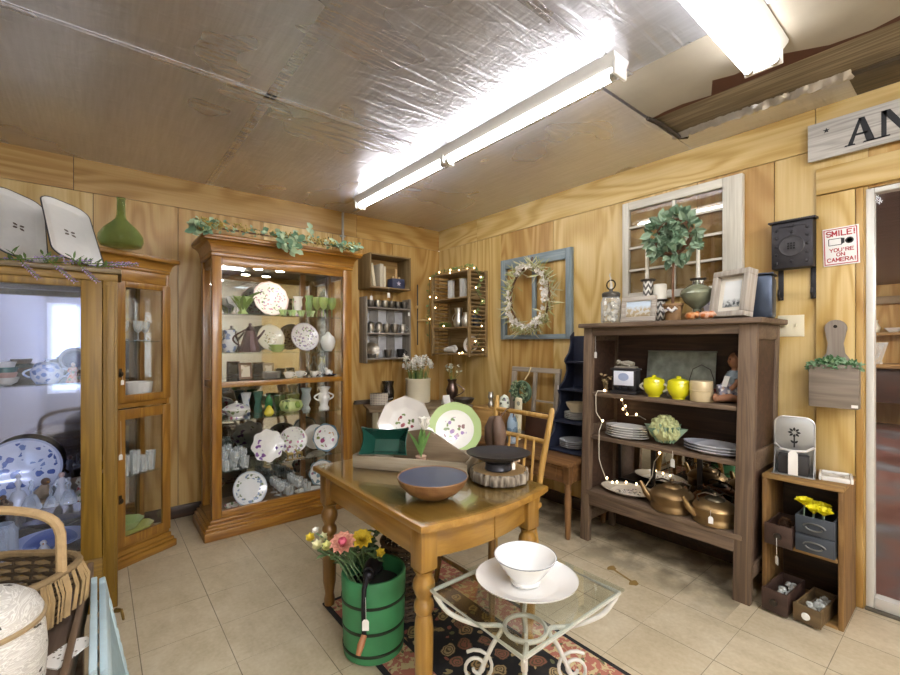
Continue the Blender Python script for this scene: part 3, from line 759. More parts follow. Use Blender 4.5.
mb = MB(); mb.span(-.011, -.001, -.149, .151, .0, .84); obj('back_board', mb, nv, t)
tagprice(t, (-.20, .155, .50), .03, .9, 60)

# --- old dresser across the room corner
dk = wood('#5a4a36', '#7d6a50', '#9c8a6c', 'x', 9.0, .8, 6.0, .7, .5)
dkg = wood('#6d644c', '#8d846a', '#a8a085', 'z', 9.0, .8, 6.0, .8, .5)
t = thing('corner_dresser', 'old grey-brown dresser with worn top, set across the corner under the wall shelves', 'dresser', (-1.158, -.543, 0), -21.2)
mb = MB(); mb.span(0, .94, 0, .46, .715, .74, .006); obj('top', mb, dk, t)
mb = MB(); mb.span(.03, .91, .03, .45, .06, .715, .004); obj('body', mb, dk, t)
for e in (.03, .86):
    mb = MB(); mb.span(e, e + .05, .015, .03, .0, .715, .003); obj('corner_stile', mb, dkg, t)
for z0, z1 in ((.52, .69), (.30, .50), (.09, .28)):
    mb = MB(); mb.span(.10, .84, .018, .03, z0, z1, .004); d = obj('drawer', mb, dk, t)
    for e in (.28, .66):
        mb = MB(); mb.lathe([(.006, 0), (.006, .012), (.015, .018), (0, .028)], 12, T(e, .018, (z0 + z1) / 2) @ rotm(90, 0, 0)); obj('knob', mb, darkbrass, d)

# --- crate cupboard with loose drawers by the door
cr = wood('#5b4020', '#7e5c30', '#a07c49', 'z', 10.0, .9, 6.0, .65, .5)
cry = wood('#6b4e2a', '#92703f', '#b59259', 'y', 10.0, .9, 6.0, .65, .5)
crd = wood('#241910', '#3a291a', '#4d3926', 'y', 10.0, .9)
t = thing('crate_shelf', 'small upright wooden crate used as a shelf, between bookcase and doorway', 'crate', (-.17, -3.245, 0))
mb = MB(); mb.span(-.155, .145, -.155, .155, .625, .645, .003); obj('top', mb, cry, t)
for y0, y1 in ((-.155, -.135), (.135, .155)):
    mb = MB(); mb.span(-.155, .14, y0, y1, 0, .625, .003); obj('side', mb, cr, t)
mb = MB(); mb.span(.13, .142, -.135, .135, 0, .625); obj('back', mb, crd, t)
mb = MB(); mb.span(-.155, .13, -.134, .134, .30, .32, .002); obj('shelf', mb, cry, t)
mb = MB(); mb.span(-.155, .13, -.134, .134, .0, .012, .002); obj('bottom', mb, cry, t)
def drawer(name, label, loc, rz, w, h, l, mat, kn, knm, div=0):
    """open drawer, front at local x=0 facing -x, inside behind it"""
    q = thing(name, label, 'drawer', loc, rz)
    mb = MB(); mb.span(0, .012, -w, 0, 0, h, .003); f = obj('front', mb, mat, q)
    for y0, y1 in ((-w + .003, -w + .011), (-.011, -.003)):
        mb = MB(); mb.span(.012, l, y0, y1, .002, h - .004, .001); obj('side', mb, mat, q)
    mb = MB(); mb.span(l - .008, l, -w + .011, -.011, .002, h - .004, .001); obj('back', mb, mat, q)
    mb = MB(); mb.span(.012, l - .008, -w + .011, -.011, .003, .009); obj('bottom', mb, mat, q)
    if kn == 'knob':
        mb = MB(); mb.lathe([(.005, 0), (.005, .006), (.017, .010), (.015, .016), (0, .018)], 16, T(0, -w / 2, h * .5) @ rotm(0, -90, 0)); obj('knob', mb, knm, f)
    return q
dbr = wood('#30211a', '#46322a', '#59443a', 'y', 10.0, .9, 6.0, .45)
dol = wood('#51402a', '#6f5a3c', '#8a7350', 'y', 10.0, .9, 6.0, .5)
iron = plain('#4a4540', .4, .8, .2)
dA = drawer('small_drawer', 'small brown drawer with a round knob, on the upper shelf of the crate', (-.379, -3.114, .3201), -1, .112, .102, .22, dbr, 'knob', iron)
dB = drawer('small_drawer', 'dark brown drawer of glass pieces on the floor, nearest the bookcase leg', (-.417, -3.113, .0125), -4, .105, .105, .25, dbr, 'knob', iron)
dC = drawer('small_drawer', 'olive brown drawer of glass pieces with a white knob, on the floor', (-.40, -3.232, .0125), -6, .105, .078, .25, dol, 'knob', plain('#f0efe9', .25, 0, .02, 0, 30.0, .5))
tagprice(dA, (-.02, -.056, .045), .085, 1.1, 40)
slate = plain('#3a4048', .5, 0, .15, .08, 30.0)
q = thing('drawer_chest', 'slate blue chest of two little drawers with arched pulls, in the crate', 'drawers', (-.358, -3.232, .3202), 0)
mb = MB(); mb.span(.012, .20, -.142, 0, 0, .088, .002); obj('case', mb, slate, q)
mb = MB()
for y0, y1 in ((-.142, -.134), (-.008, 0)): mb.span(.012, .20, y0, y1, .0885, .17, .001)
mb.span(.192, .20, -.134, -.008, .0885, .17, .001); mb.span(.012, .192, -.134, -.008, .0885, .094); obj('open_drawer', mb, slate, q)
for z in (.004, .091):
    mb = MB(); mb.span(0, .0115, -.142, 0, z, z + .08, .003); f = obj('drawer_front', mb, slate, q)
    pts = [(-.004, -.071 + .04 * math.cos(a), z + .038 + .016 * math.sin(a)) for a in [PI * i / 10 for i in range(11)]]
    mb = MB(); mb.tube(pts, .0035, 6); mb.tube([(-.010, -.071 + .03 * math.cos(a), z + .036 - .012 * math.sin(a)) for a in [PI * i / 10 for i in range(11)]], .0035, 6); obj('pull', mb, plain('#7a7a76', .35, .8), f)
# ------------------------------------------------------------------ tableware makers
def plate_prof(r, d=.022, foot=.55):
    return [(0, .004), (r * foot, .004), (r * (foot + .08), .008), (r * .97, d), (r, d + .002), (r * .99, d - .003), (r * (foot + .1), 0), (0, 0)]
def plate_mb(r, d=.022, sx=1.0, sy=1.0, wob=None, n=40):
    mb = MB(); mb.lathe(plate_prof(r, d), n, None, sx, sy, True, wob); return mb
def lobes(k, a): return lambda t: 1 + a * math.cos(k * t)
def stand_plate(label, x, y, z, r, face, tilt, mat, sx=1.0, sy=1.0, wob=None, roll=0.0, group=None, name='plate', cat='plate', d=.022):
    return one(name, plate_mb(r, d, sx, sy, wob), mat, label, cat, M=lean((x, y, z + r * sx * math.cos(R(tilt)) + .001), face, tilt, roll), group=group)
def flat_plate(label, x, y, z, r, mat, sx=1.0, sy=1.0, rz=0.0, d=.022, group=None, name='plate', cat='plate', wob=None):
    return one(name, plate_mb(r, d, sx, sy, wob), mat, label, cat, (x, y, z + .0008), rz, group)
def vessel(name, label, cat, x, y, z, prof, mat, rz=0.0, handles=0, hr=.005, hz=None, group=None, wob=None, spout=None, lid=None, hmat=None, lmat=None, n=24, sx=1.0, sy=1.0):
    """turned vessel; handles 1 or 2 loops on +-local x, spout a short tube on -x, lid a second profile"""
    if not handles and not spout and not lid:
        mb = MB(); mb.lathe(prof, n, None, sx, sy, True, wob); return one(name, mb, mat, label, cat, (x, y, z + .0008), rz, group)
    t = thing(name, label, cat, (x, y, z + .0008), rz, group)
    mb = MB(); mb.lathe(prof, n, None, sx, sy, True, wob); obj('body', mb, mat, t)
    h = max(p[1] for p in prof); rr = max(p[0] for p in prof)
    z0, z1 = hz or (h * .25, h * .8)
    def rad(zq):
        best = rr
        for (ra, za), (rb, zb) in zip(prof, prof[1:]):
            if min(za, zb) <= zq <= max(za, zb) and abs(zb - za) > 1e-6: best = ra + (rb - ra) * (zq - za) / (zb - za); break
        return best * sx
    for k in range(handles):
        s = 1 if k == 0 else -1; o_ = (z1 - z0) * .55
        pts = [(s * (rad(z0 + (z1 - z0) * u) * (1 - u * 0) * (1 if u in (0, 1) else 1) + o_ * math.sin(PI * u)), 0, z0 + (z1 - z0) * u) for u in [i / 8 for i in range(9)]]
        mb = MB(); mb.tube(pts, hr, 6); obj('handle', mb, hmat or mat, t)
    if spout:
        mb = MB(); mb.tube([(-rad(spout[0]) * .9, 0, spout[0]), (-rad(spout[0]) - spout[2] * .5, 0, (spout[0] + spout[1]) / 2), (-rad(spout[0]) - spout[2], 0, spout[1])], [.011, .008, .006], 8); obj('spout', mb, mat, t)
    if lid:
        mb = MB(); mb.lathe(lid, n, None, sx, sy); obj('lid', mb, lmat or hmat or mat, t)
    return t
white = plain('#eeece6', .18, 0, .03, 0, 30.0, .4)
cream = plain('#e6dfc9', .3, 0, .04, 0, 30.0, .3)
bisque = plain('#d9d6cf', .35, 0, .05)
ggreen = plain('#6f8f3a', .25, 0, .25, 0, 20.0, .4)
dgreen = plain('#2f5a34', .25, 0, .25, 0, 20.0, .4)
lgreen = plain('#b4cf83', .25, 0, .08, 0, 30.0, .4)
yellow = plain('#e3d44a', .25, 0, .1, 0, 20.0, .4)
bluew = speckle('#e9ebee', ['#6f86b5', '#8fa3c9'], 30.0, .5)
rosew = speckle('#f0eee8', ['#b9637c', '#7d9460', '#a07fb0'], 34.0, .3)
silver = plain('#d3d0c8', .34, 1.0, .08)
oldsilver = plain('#a29c92', .36, .95, .2)
cry_ = crystal()
gcry = crystal('#cfe6b4', .3)
def glass_prof(r, h, foot=False):
    if foot: return [(r * .8, 0), (r * .75, .004), (.004, .008), (.004, h * .4), (r * .7, h * .52), (r, h * .75), (r * .92, h), (r * .86, h), (r * .9, h * .75), (r * .6, h * .56), (0, h * .5)]
    return [(r * .75, 0), (r * .9, h * .5), (r, h), (r * .93, h), (r * .82, h * .45), (r * .68, .008), (0, .008)]

# ------------------------------------------------------------------ curio cabinet, shelf by shelf
Z = CUR_Z
# top shelf
t = thing('lily_ornament', 'green pottery lily with a long drooping leaf, on the top curio shelf, far left', 'ornament', (-2.111, -.42, Z[5] + .001))
mb = MB(); mb.lathe([(.03, 0), (.034, .01), (.02, .03), (.03, .08), (.052, .13), (.03, .125), (0, .06)], 18, None, 1, 1, True, lobes(6, .1)); obj('flower_cup', mb, lgreen, t)
mb = MB()
for k in range(7):
    a = k * .9; mb.leaf((.02 * math.cos(a), .02 * math.sin(a), .03), (math.cos(a) * .6, math.sin(a) * .6, .9), .13, .05)
mb.leaf((0, 0, .1), (.8, -.2, .45), .16, .06); obj('leaves', mb, ggreen, t)
fl1 = plate_mat('#f1efe9', '#d9c7c4', .135, .01, ('#c9a0ac', '#8ca07a', '#a98bb0'), .115, 45.0, .5)
stand_plate('large round pink floral platter standing on the top curio shelf', -1.899, -.34, Z[5], .135, -84, 14, fl1, wob=lobes(12, .02), name='platter', cat='platter')
for k, (px_, h, lab) in enumerate(((298, .17, 'tall white vase with pink flowers, right of the floral platter on the top curio shelf'), )):
    vessel('vase', lab, 'vase', -1.669, -.30, Z[5], [(.028, 0), (.03, .01), (.022, .03), (.034, .1), (.03, .15), (.04, h), (.034, h), (.024, .14), (0, .02)], rosew)
vessel('vase', 'tall green glass vase with a curled lip on the top curio shelf', 'vase', -1.590, -.33, Z[5], [(.026, 0), (.01, .02), (.02, .06), (.03, .12), (.022, .15), (.034, .18), (.026, .178), (0, .06)], crystal('#9cc47c', .5), wob=lobes(5, .06))
for k, x_ in enumerate((-1.458 - .022, -1.352 - .055)):
    vessel('goblet', ('green stemmed glass goblet beside the curled vase, top curio shelf', 'green stemmed glass goblet at the right end of the top curio shelf')[k], 'goblet', x_, -.36, Z[5], glass_prof(.036, .17, True), crystal('#c6dd8a', .45))
for k, x_ in enumerate((-1.850, -1.783, -1.714, -1.636)):
    vessel('dessert_bowl', 'small pale green dessert bowl in the row of four on the top curio shelf', 'bowl', x_, -.49, Z[5], [(.022, 0), (.02, .01), (.034, .045), (.031, .045), (.015, .014), (0, .012)], gcry, group='green dessert bowls')
vessel('glass_compote', 'clear glass compote behind the green lily on the top curio shelf', 'bowl', -2.125, -.28, Z[5], [(.04, 0), (.01, .012), (.012, .07), (.05, .09), (.065, .14), (.06, .14), (.04, .095), (0, .085)], cry_)
for k, x_ in enumerate((-1.494, -1.402)):
    vessel('goblet', ('green stemmed glass goblet in the back row by the curled vase, top curio shelf', 'green stemmed glass goblet in the back row at the right, top curio shelf')[k], 'goblet', x_, -.255, Z[5], glass_prof(.036, .18, True), crystal('#c6dd8a', .45))
vessel('glass_bowl', 'clear glass bowl at the back of the second curio shelf behind the mauve plate', 'bowl', -1.446, -.25, Z[4], [(.035, 0), (.03, .01), (.05, .05), (.056, .09), (.052, .09), (.03, .02), (0, .016)], cry_)
# second shelf
vessel('pitcher', 'blue and white china pitcher at the left end of the second curio shelf', 'pitcher', -2.172 - .01, -.34, Z[4], [(.035, 0), (.05, .03), (.054, .07), (.032, .12), (.04, .16), (.034, .16), (0, .03)], bluew, 150, 1)
coffee = plain('#4d3236', .3, .3, .2, .2, 40.0)
vessel('coffee_pot', 'dark plum coloured coffee pot with fluted body on the second curio shelf', 'coffee pot', -2.073, -.46, Z[4], [(.066, 0), (.072, .02), (.06, .05), (.042, .12), (.03, .155), (.034, .16), (.02, .18), (.008, .19), (.012, .205), (0, .21)], coffee, 180, 1, .006, (.04, .16), wob=lobes(10, .05), spout=(.09, .16, .05))
fl2 = plate_mat('#ece6d3', '#e0d6ba', .105, .01, ('#b9a46c', '#9c8a78', '#a9ad7c'), .05, 60.0, .5)
stand_plate('cream plate with a faint grey flower spray on the second curio shelf', -1.887, -.30, Z[4], .105, -84, 14, fl2, name='plate')
for k in range(2):
    vessel('bowl', ('lower of two stacked jade green bowls on the second curio shelf', 'upper of two stacked jade green bowls on the second curio shelf')[k], 'bowl', -1.889, -.475, Z[4] + .021 * k, [(.03, 0), (.05, .02), (.062, .034), (.058, .034), (.028, .012), (0, .012)], lgreen)
fl3 = plate_mat('#eceaec', '#cfc9d4', .115, .008, ('#8f7fa8', '#b49aae', '#7d8f6a'), .10, 50.0, .5)
stand_plate('white plate with mauve flowers leaning at the middle of the second curio shelf', -1.631, -.33, Z[4], .115, -86, 14, fl3)
vessel('lidded_vase', 'round white china jar with a small lid at the right of the second curio shelf', 'vase', -1.466, -.42, Z[4], [(.03, 0), (.05, .03), (.06, .075), (.05, .115), (.025, .135), (.022, .14), (.012, .155), (0, .16)], white)
# third shelf
for k, (x_, y_, w_, h_, lab) in enumerate(((-2.081, -.38, .095, .12, 'small brown framed picture standing on the third curio shelf'), (-1.903, -.33, .085, .11, 'tan framed picture behind the stacked saucers on the third curio shelf'))):
    q = thing('picture_frame', lab, 'picture frame', M=T(x_, y_, Z[3] + .001) @ rotm(-10, 0, 6))
    mb = MB()
    for a in ((-w_ / 2, w_ / 2, 0, .016), (-w_ / 2, w_ / 2, h_ - .016, h_), (-w_ / 2, -w_ / 2 + .016, .016, h_ - .016), (w_ / 2 - .016, w_ / 2, .016, h_ - .016)): mb.span(a[0], a[1], -.006, .006, a[2], a[3], .002)
    obj('frame', mb, (wood('#4b2f1c', '#6b472b', '#85603f', 'x'), wood('#8a7658', '#a8926f', '#bfae8c', 'x'))[k], q)
    mb = MB(); mb.span(-w_ / 2 + .014, w_ / 2 - .014, -.001, .003, .014, h_ - .014); obj('picture', mb, speckle('#cfc3ab', ['#8a6a4c', '#5d6a4a', '#a99572'], 30.0, .6, .4), q)
for k in range(5):
    flat_plate('grey rimmed saucer in a stack of five on the third curio shelf', -1.930, -.468, Z[3] + .0098 * k, .066, plate_mat('#ece9e2', '#9a958c', .066, .008), d=.012, group='saucers stacked on the third curio shelf')
cup = [(.02, 0), (.028, .006), (.036, .03), (.04, .045), (.036, .045), (.03, .02), (0, .01)]
for k, (x_, lab) in enumerate(((-1.798, 'plain white china cup beside the stacked saucers, third curio shelf'), (-1.696, 'white china cup further back, middle of the third curio shelf'), (-1.596, 'white china cup with a dark spot, right of the middle of the third curio shelf'))):
    vessel('cup', lab, 'cup', x_, (-.47, -.42, -.47)[k], Z[3], cup, white if k < 2 else speckle('#efede8', ['#22242c'], 18.0, .2), -20, 1, .0035)
t = thing('dog_figurine', 'small white and black figurine on a blue dish, right end of the third curio shelf', 'figurine', (-1.471, -.45, Z[3] + .001))
mb = MB(); mb.lathe([(.04, 0), (.062, .012), (.06, .014), (.036, .004), (0, .004)], 20); obj('dish', mb, plain('#2c3f5f', .2, 0, .1), t)
mb = MB(); mb.ball((0, 0, .03), .024, (1.3, .8, .9), 12, 8); mb.ball((-.026, 0, .055), .014, (1.1, .9, 1), 10, 6); mb.cyl((.02, 0, .006), (.02, 0, .03), .007); mb.cyl((-.02, 0, .006), (-.02, 0, .03), .007); obj('body', mb, speckle('#efede8', ['#2a2a2e'], 60.0, .3), t)
vessel('decanter', 'clear glass decanter at the back of the third curio shelf, right', 'decanter', -1.455, -.27, Z[3], [(.03, 0), (.034, .02), (.034, .07), (.012, .1), (.012, .13), (.02, .135), (.01, .15), (0, .155)], cry_)
# fourth shelf
vessel('tureen', 'white lidded tureen with purple flower bands at the left of the fourth curio shelf', 'tureen', -2.157, -.42, Z[2], [(.05, 0), (.046, .012), (.075, .035), (.09, .062), (.086, .066), (.04, .05), (0, .02)], rosew, 0, 2, .005, (.03, .055), lid=[(.088, .066), (.07, .084), (.03, .1), (.01, .106), (.012, .118), (0, .122)], hmat=rosew)
for k, (x_, y_, lab) in enumerate(((-2.056, -.28, 'white and green bird vase at the back left of the fourth curio shelf'), (-1.967, -.27, 'dark green bird vase beside the white and green one, fourth curio shelf'))):
    vessel('vase', lab, 'vase', x_, y_, Z[2], [(.025, 0), (.03, .02), (.02, .08), (.03, .13), (.036, .16), (.03, .16), (0, .03)], (bluew, plain('#4f7d6b', .25, 0, .3, 0, 20.0))[k], wob=lobes(4, .08))
def bird(label, x, y, z, rz, s, mats):
    q = thing('parrot_figurine', label, 'figurine', (x, y, z + .001), rz); q.scale = (s, s, s)
    mb = MB(); mb.lathe([(.03, 0), (.032, .02), (.018, .04), (0, .045)], 14); obj('perch', mb, dgreen, q)
    mb = MB(); mb.tube([(0, 0, .035), (0, -.006, .07), (0, -.012, .11), (0, -.02, .14), (0, -.026, .155)], [.018, .03, .028, .02, .008], 12); obj('body', mb, mats[0], q)
    mb = MB(); mb.tube([(0, .012, .09), (0, .028, .05), (0, .034, .01)], [.014, .012, .004], 8); obj('tail', mb, mats[1], q)
    mb = MB(); mb.tube([(0, -.034, .145), (0, -.05, .14), (0, -.052, .128)], [.008, .005, .001], 6); obj('beak', mb, plain('#3a3128', .4), q)
bird('green parrot figurine with yellow breast, upright in the middle of the fourth curio shelf', -1.931, -.40, Z[2], 15, .95, (plain('#3f8a52', .25, 0, .3, 0, 15.0), dgreen))
vessel('canary_figurine', 'bright yellow pear shaped figurine below the green parrot, fourth curio shelf', 'figurine', -1.952, -.495, Z[2], [(.018, 0), (.034, .015), (.036, .03), (.022, .055), (.016, .07), (0, .08)], yellow)
vessel('melon_bowl', 'ribbed green and white melon shaped bowl on the fourth curio shelf', 'bowl', -1.766, -.42, Z[2], [(.035, 0), (.07, .02), (.084, .055), (.07, .09), (.03, .1), (.008, .106), (0, .112)], speckle('#b9cb86', ['#6e8f3a', '#dfe3bd', '#4f7233'], 22.0, .7), wob=lobes(12, .06), n=48)
for k, x_ in enumerate((-1.806, -1.695)):
    vessel('leaf_dish', ('dark green leaf dish standing behind the green parrot, fourth curio shelf', 'dark green leaf dish standing behind the melon bowl, fourth curio shelf')[k], 'dish', x_, -.26, Z[2], [(.03, 0), (.042, .05), (.05, .12), (.046, .12), (.036, .05), (0, .02)], (dgreen, plain('#5b6b33', .3, 0, .3))[k], wob=lobes(7, .1))
vessel('vase', 'pale grey glass vase left of the white urn on the fourth curio shelf', 'vase', -1.618, -.34, Z[2], [(.036, 0), (.02, .03), (.04, .08), (.03, .13), (.045, .17), (.04, .17), (0, .05)], crystal('#dfe8e6', .4))
vessel('urn_vase', 'white two handled urn vase at the right of the fourth curio shelf', 'vase', -1.509, -.44, Z[2], [(.04, 0), (.042, .015), (.03, .035), (.034, .06), (.048, .085), (.046, .11), (.03, .13), (.036, .155), (.052, .18), (.048, .18), (.028, .15), (0, .06)], white, 0, 2, .007, (.075, .135))
# fifth shelf
rg = random.Random(11)
CG = [('cut glass tumbler crowded at the left of the fifth curio shelf', .028, .075, False), ('stemmed cut glass goblet crowded at the left of the fifth curio shelf', .028, .12, True)]
for k in range(14):
    lab, r_, h_, ft = CG[k % 2]
    vessel('crystal_goblet' if ft else 'crystal_tumbler', lab, 'glass', -2.238 + .061 * (k % 3), -.50 + .061 * (k // 3), Z[1], glass_prof(r_, h_ * (.9 + .2 * rg.random()), ft), cry_, group='cut glass on the fifth curio shelf, ' + ('goblets' if ft else 'tumblers'), n=12, wob=lobes(6, .06))
pan = plate_mat('#f1f0ec', None, .115, .0, ('#5e3d86', '#7a4e92', '#6b7f4a', '#8d6ba8'), .112, 26.0, .6, lo=.045)
stand_plate('white lobed plate with purple pansies on the fifth curio shelf', -1.958 + .012, -.42, Z[1], .118, -84, 16, pan, wob=lobes(8, .06))
ov = plate_mat('#f1f0ec', '#dfd9d2', .12, .01, ('#b1718c', '#86976a', '#9a7fae'), .10, 36.0, .55)
stand_plate('white oval plate with pink sprigs behind the pansy plate, fifth curio shelf', -1.717, -.30, Z[1], .105, -86, 12, ov, 1.0, 1.12)
stand_plate('plain white plate behind the blue edged plate, fifth curio shelf', -1.520, -.26, Z[1], .10, -90, 12, white)
blr = plate_mat('#f2f2f0', '#5f8296', .118, .018, ('#a04a78', '#7d8a4a', '#5f8296', '#c98a4a'), .075, 24.0, .5)
stand_plate('white plate with scalloped blue edge and rose centre, right of the fifth curio shelf', -1.475 - .008, -.40, Z[1], .112, -90, 14, blr, wob=lobes(8, .04))
t = thing('brass_deer_figurine', 'pair of small brass deer on one base before the oval plate, fifth curio shelf', 'figurine', (-1.764, -.50, Z[1] + .001), 0)
mb = MB(); mb.span(-.07, .07, -.02, .02, 0, .006, .002); obj('base', mb, brass, t)
for s_ in (-.035, .035):
    mb = MB(); mb.M = T(s_, 0, 0)
    mb.ball((0, 0, .045), .014, (1.8, .8, .9), 10, 6)
    for a in (-.018, .018):
        for b in (-.006, .006): mb.cyl((a, b, .004), (a, b, .045), .003, None, 6)
    mb.tube([(-.02, 0, .05), (-.03, 0, .07), (-.042, 0, .072)], [.007, .006, .004], 6); mb.tube([(-.028, .002, .075), (-.02, .012, .095), (-.03, .016, .105)], .0018, 4); mb.tube([(-.028, -.002, .075), (-.02, -.012, .095), (-.03, -.016, .105)], .0018, 4)
    obj('deer', mb, plain('#b09a5c', .35, .85, .2), t)
# cabinet floor
wp = plate_mat('#eef0f1', '#b9c3cf', .118, .004, ('#8497b5', '#7f8f76'), .10, 40.0, .45, lo=.07)
stand_plate('round white plate with a faint blue flower border, on the curio floor at left', -2.080, -.46, Z[0], .122, -80, 18, wp)
for k in range(12):
    ft = k % 2 == 0
    vessel('crystal_goblet' if ft else 'crystal_tumbler', ('stemmed crystal goblet on the curio floor beside the round white plate', 'crystal tumbler on the curio floor beside the round white plate')[k % 2], 'glass', -1.86 + .068 * (k % 4), -.47 + .085 * (k // 4), Z[0], glass_prof(.03, .12 if ft else .08, ft), cry_, group='crystal on the curio floor, ' + ('goblets' if ft else 'tumblers'), n=12, wob=lobes(6, .06))
stand_plate('blue flecked lobed plate leaning at the right of the curio floor', -1.518 + .018, -.36, Z[0], .105, -95, 14, plate_mat('#eef0f0', '#7a98a8', .11, .016, ('#7a98a8', '#a0708c', '#8797a4'), .1, 26.0, .5), wob=lobes(8, .05))
flat_plate('long white dish lying flat at the right of the curio floor', -1.646, -.455, Z[0], .07, white, 1.5, .8, 0, .02, name='dish', cat='dish')
flat_plate('low white dish with red flowers in the front left corner of the curio floor', -2.180, -.465, Z[0], .055, speckle('#efe9dd', ['#a8324a', '#7d9460', '#d8b0a8'], 45.0, .6), 1.1, .9, 0, .03, name='dish', cat='dish')

# ------------------------------------------------------------------ corner cabinet
Mc = T(-2.832, -.668, 0) @ rotm(0, 0, 28.6)
def cc(x, y): v = Mc @ Vector((x, y, 0)); return v.x, v.y
for k, x_ in enumerate((.05, .115, .18, .24)):
    x, y = cc(x_, .12 + .03 * (k % 2)); vessel('stem_glass', 'clear stemmed glass in the row on the upper corner cabinet shelf', 'glass', x, y, 1.314, glass_prof(.027, .125, True), cry_, group='stemmed glasses in the corner cabinet', n=16)
for k, x_ in enumerate((.04, .09, .15, .2, .245, .07, .18)):
    x, y = cc(x_, .10 if k < 5 else .17); vessel('pressed_glass', 'clear pressed glass tumbler on the lower corner cabinet shelf', 'glass', x, y, .502, glass_prof(.026, .1 + .02 * (k % 3)), cry_, group='pressed glasses in the corner cabinet', n=12, wob=lobes(6, .05))
x, y = cc(.035, .12); vessel('china_pot', 'white china pot with a dark leaf, at the left behind the upper small glass door', 'pot', x, y, .955, [(.035, 0), (.05, .04), (.045, .09), (.05, .1), (.044, .1), (0, .02)], speckle('#eceae4', ['#5a5c58'], 14.0, .2))
x, y = cc(.187, .13); vessel('china_bowl', 'large white ribbed china bowl behind the upper small glass door', 'bowl', x, y, .955, [(.05, 0), (.07, .04), (.078, .105), (.073, .105), (.06, .03), (0, .012)], white, wob=lobes(16, .02), n=48)
for k in range(2):
    x, y = cc(.17 - .06 * k, .14); flat_plate(('yellow glass platter at the bottom of the corner cabinet, upper one', 'green glass platter at the bottom of the corner cabinet, lower one')[1 - k], x, y, .12 + .05 * k + .004, .1, crystal(('#d8dc7a', '#b6cf86')[k], .55), 1.0, .95, 0, .045, name='glass_platter', cat='platter', wob=lobes(9, .03))

# ------------------------------------------------------------------ left display cabinet
bell = [(.032, 0), (.034, .004), (.026, .03), (.016, .055), (.006, .06), (.006, .075), (.01, .085), (.005, .1), (.008, .112), (0, .12)]
LZ = LC_Z
def lx(px, y): return px
stand_plate('large white plate with blue pinwheel leaves leaning in the left display cabinet', -3.215, -.835, LZ[1], .15, -86, 14, plate_mat('#e9ebef', '#c3cad8', .15, .01, ('#4c63a0', '#6a80b5', '#8a9cc4'), .13, 26.0, .5))
for k, (px_, y_, s_, m_, lab) in enumerate((
    (-3.215, -.955, 1.3, white, 'tall white china bell with a dark handle, left of the bells in the display cabinet'),
    (-3.165, -1.03, 1.15, cry_, 'largest clear glass bell in the display cabinet'),
    (-3.098, -1.035, .8, cry_, 'small clear glass bell between the two larger ones in the display cabinet'),
    (-3.035, -1.03, 1.05, cry_, 'wide clear glass bell at the right of the bells in the display cabinet'))):
    q = vessel('bell', lab, 'bell', px_, y_, LZ[1], bell, m_, n=20); q.scale = (s_, s_, s_)
def figurine(label, x, y, z, s, m1, m2, kind, rz=0):
    q = thing(kind + '_figurine', label, 'figurine', (x, y, z + .001), rz); q.scale = (s, s, s)
    if kind == 'lady':
        mb = MB(); mb.lathe([(.035, 0), (.036, .006), (.022, .05), (.012, .075), (.017, .09), (.012, .105), (.006, .11)], 18, None, 1, .85, True, lobes(7, .08)); obj('dress', mb, m1, q)
        mb = MB(); mb.ball((0, 0, .122), .012, (1, 1, 1.1), 10, 8); obj('head', mb, m2, q)
        for e in (-1, 1):
            mb = MB(); mb.tube([(e * .015, 0, .1), (e * .026, -.01, .08), (e * .014, -.022, .07)], [.006, .005, .004], 6); obj('arm', mb, m1, q)
    elif kind == 'dog':
        mb = MB(); mb.tube([(.045, 0, .04), (.0, 0, .045), (-.03, 0, .055), (-.045, 0, .075)], [.022, .027, .026, .016], 12)
        for a in (-.028, .036):
            for b in (-.013, .013): mb.cyl((a, b, 0), (a, b, .04), .009, .011, 8)
        obj('body', mb, m1, q)
        mb = MB(); mb.ball((-.052, 0, .09), .02, (1, .95, .95), 12, 8); mb.ball((-.072, 0, .084), .010, (1.2, .9, .8), 8, 6); obj('head', mb, m2, q)
        for b in (-1, 1):
            mb = MB(); mb.ball((-.046, b * .018, .09), .010, (.7, .5, 1.5), 8, 6); obj('ear', mb, m1, q)
        mb = MB(); mb.tube([(.06, 0, .05), (.075, 0, .07), (.07, 0, .09)], [.006, .005, .003], 6); obj('tail', mb, m1, q)
    else:
        mb = MB(); mb.tube([(0, .03, .015), (0, .01, .03), (0, -.015, .05), (0, -.02, .075)], [.014, .026, .022, .010], 12); obj('body', mb, m1, q)
        mb = MB(); mb.ball((0, -.024, .085), .014, (1, 1, 1), 10, 8); obj('head', mb, m2, q)
        mb = MB(); mb.cyl((0, -.036, .085), (0, -.05, .082), .004, .001, 6); obj('beak', mb, plain('#c98b3a', .4), q)
        mb = MB(); mb.lathe([(.024, 0), (.024, .006), (.012, .012), (0, .014)], 12); obj('base', mb, m1, q)
    return q
tanf = plain('#b39a78', .3, 0, .25, 0, 30.0); brf = plain('#7d5f45', .35, 0, .3); pk = plain('#e4bfa8', .4)
figurine('tan bird figurine with brown head beside the glass bells', -3.135, -.95, LZ[1], 1.25, tanf, brf, 'bird', 30)
figurine('brown and white spaniel figurine lying at the right of the display cabinet', -2.99, -.882, LZ[1], 1.2, plain('#9c8468', .35, 0, .35, 0, 25.0), bisque, 'dog', 160)
figurine('white china lady figurine in the corner behind the small bell, display cabinet', -3.064, -.955, LZ[1], 1.0, white, pk, 'lady')
figurine('red and white dressed figurine at the right end of the display cabinet shelf', -2.982, -1.03, LZ[1], .72, speckle('#d8cfc4', ['#a83232', '#c98a5a', '#6f8a5a'], 50.0, .6), pk, 'lady')
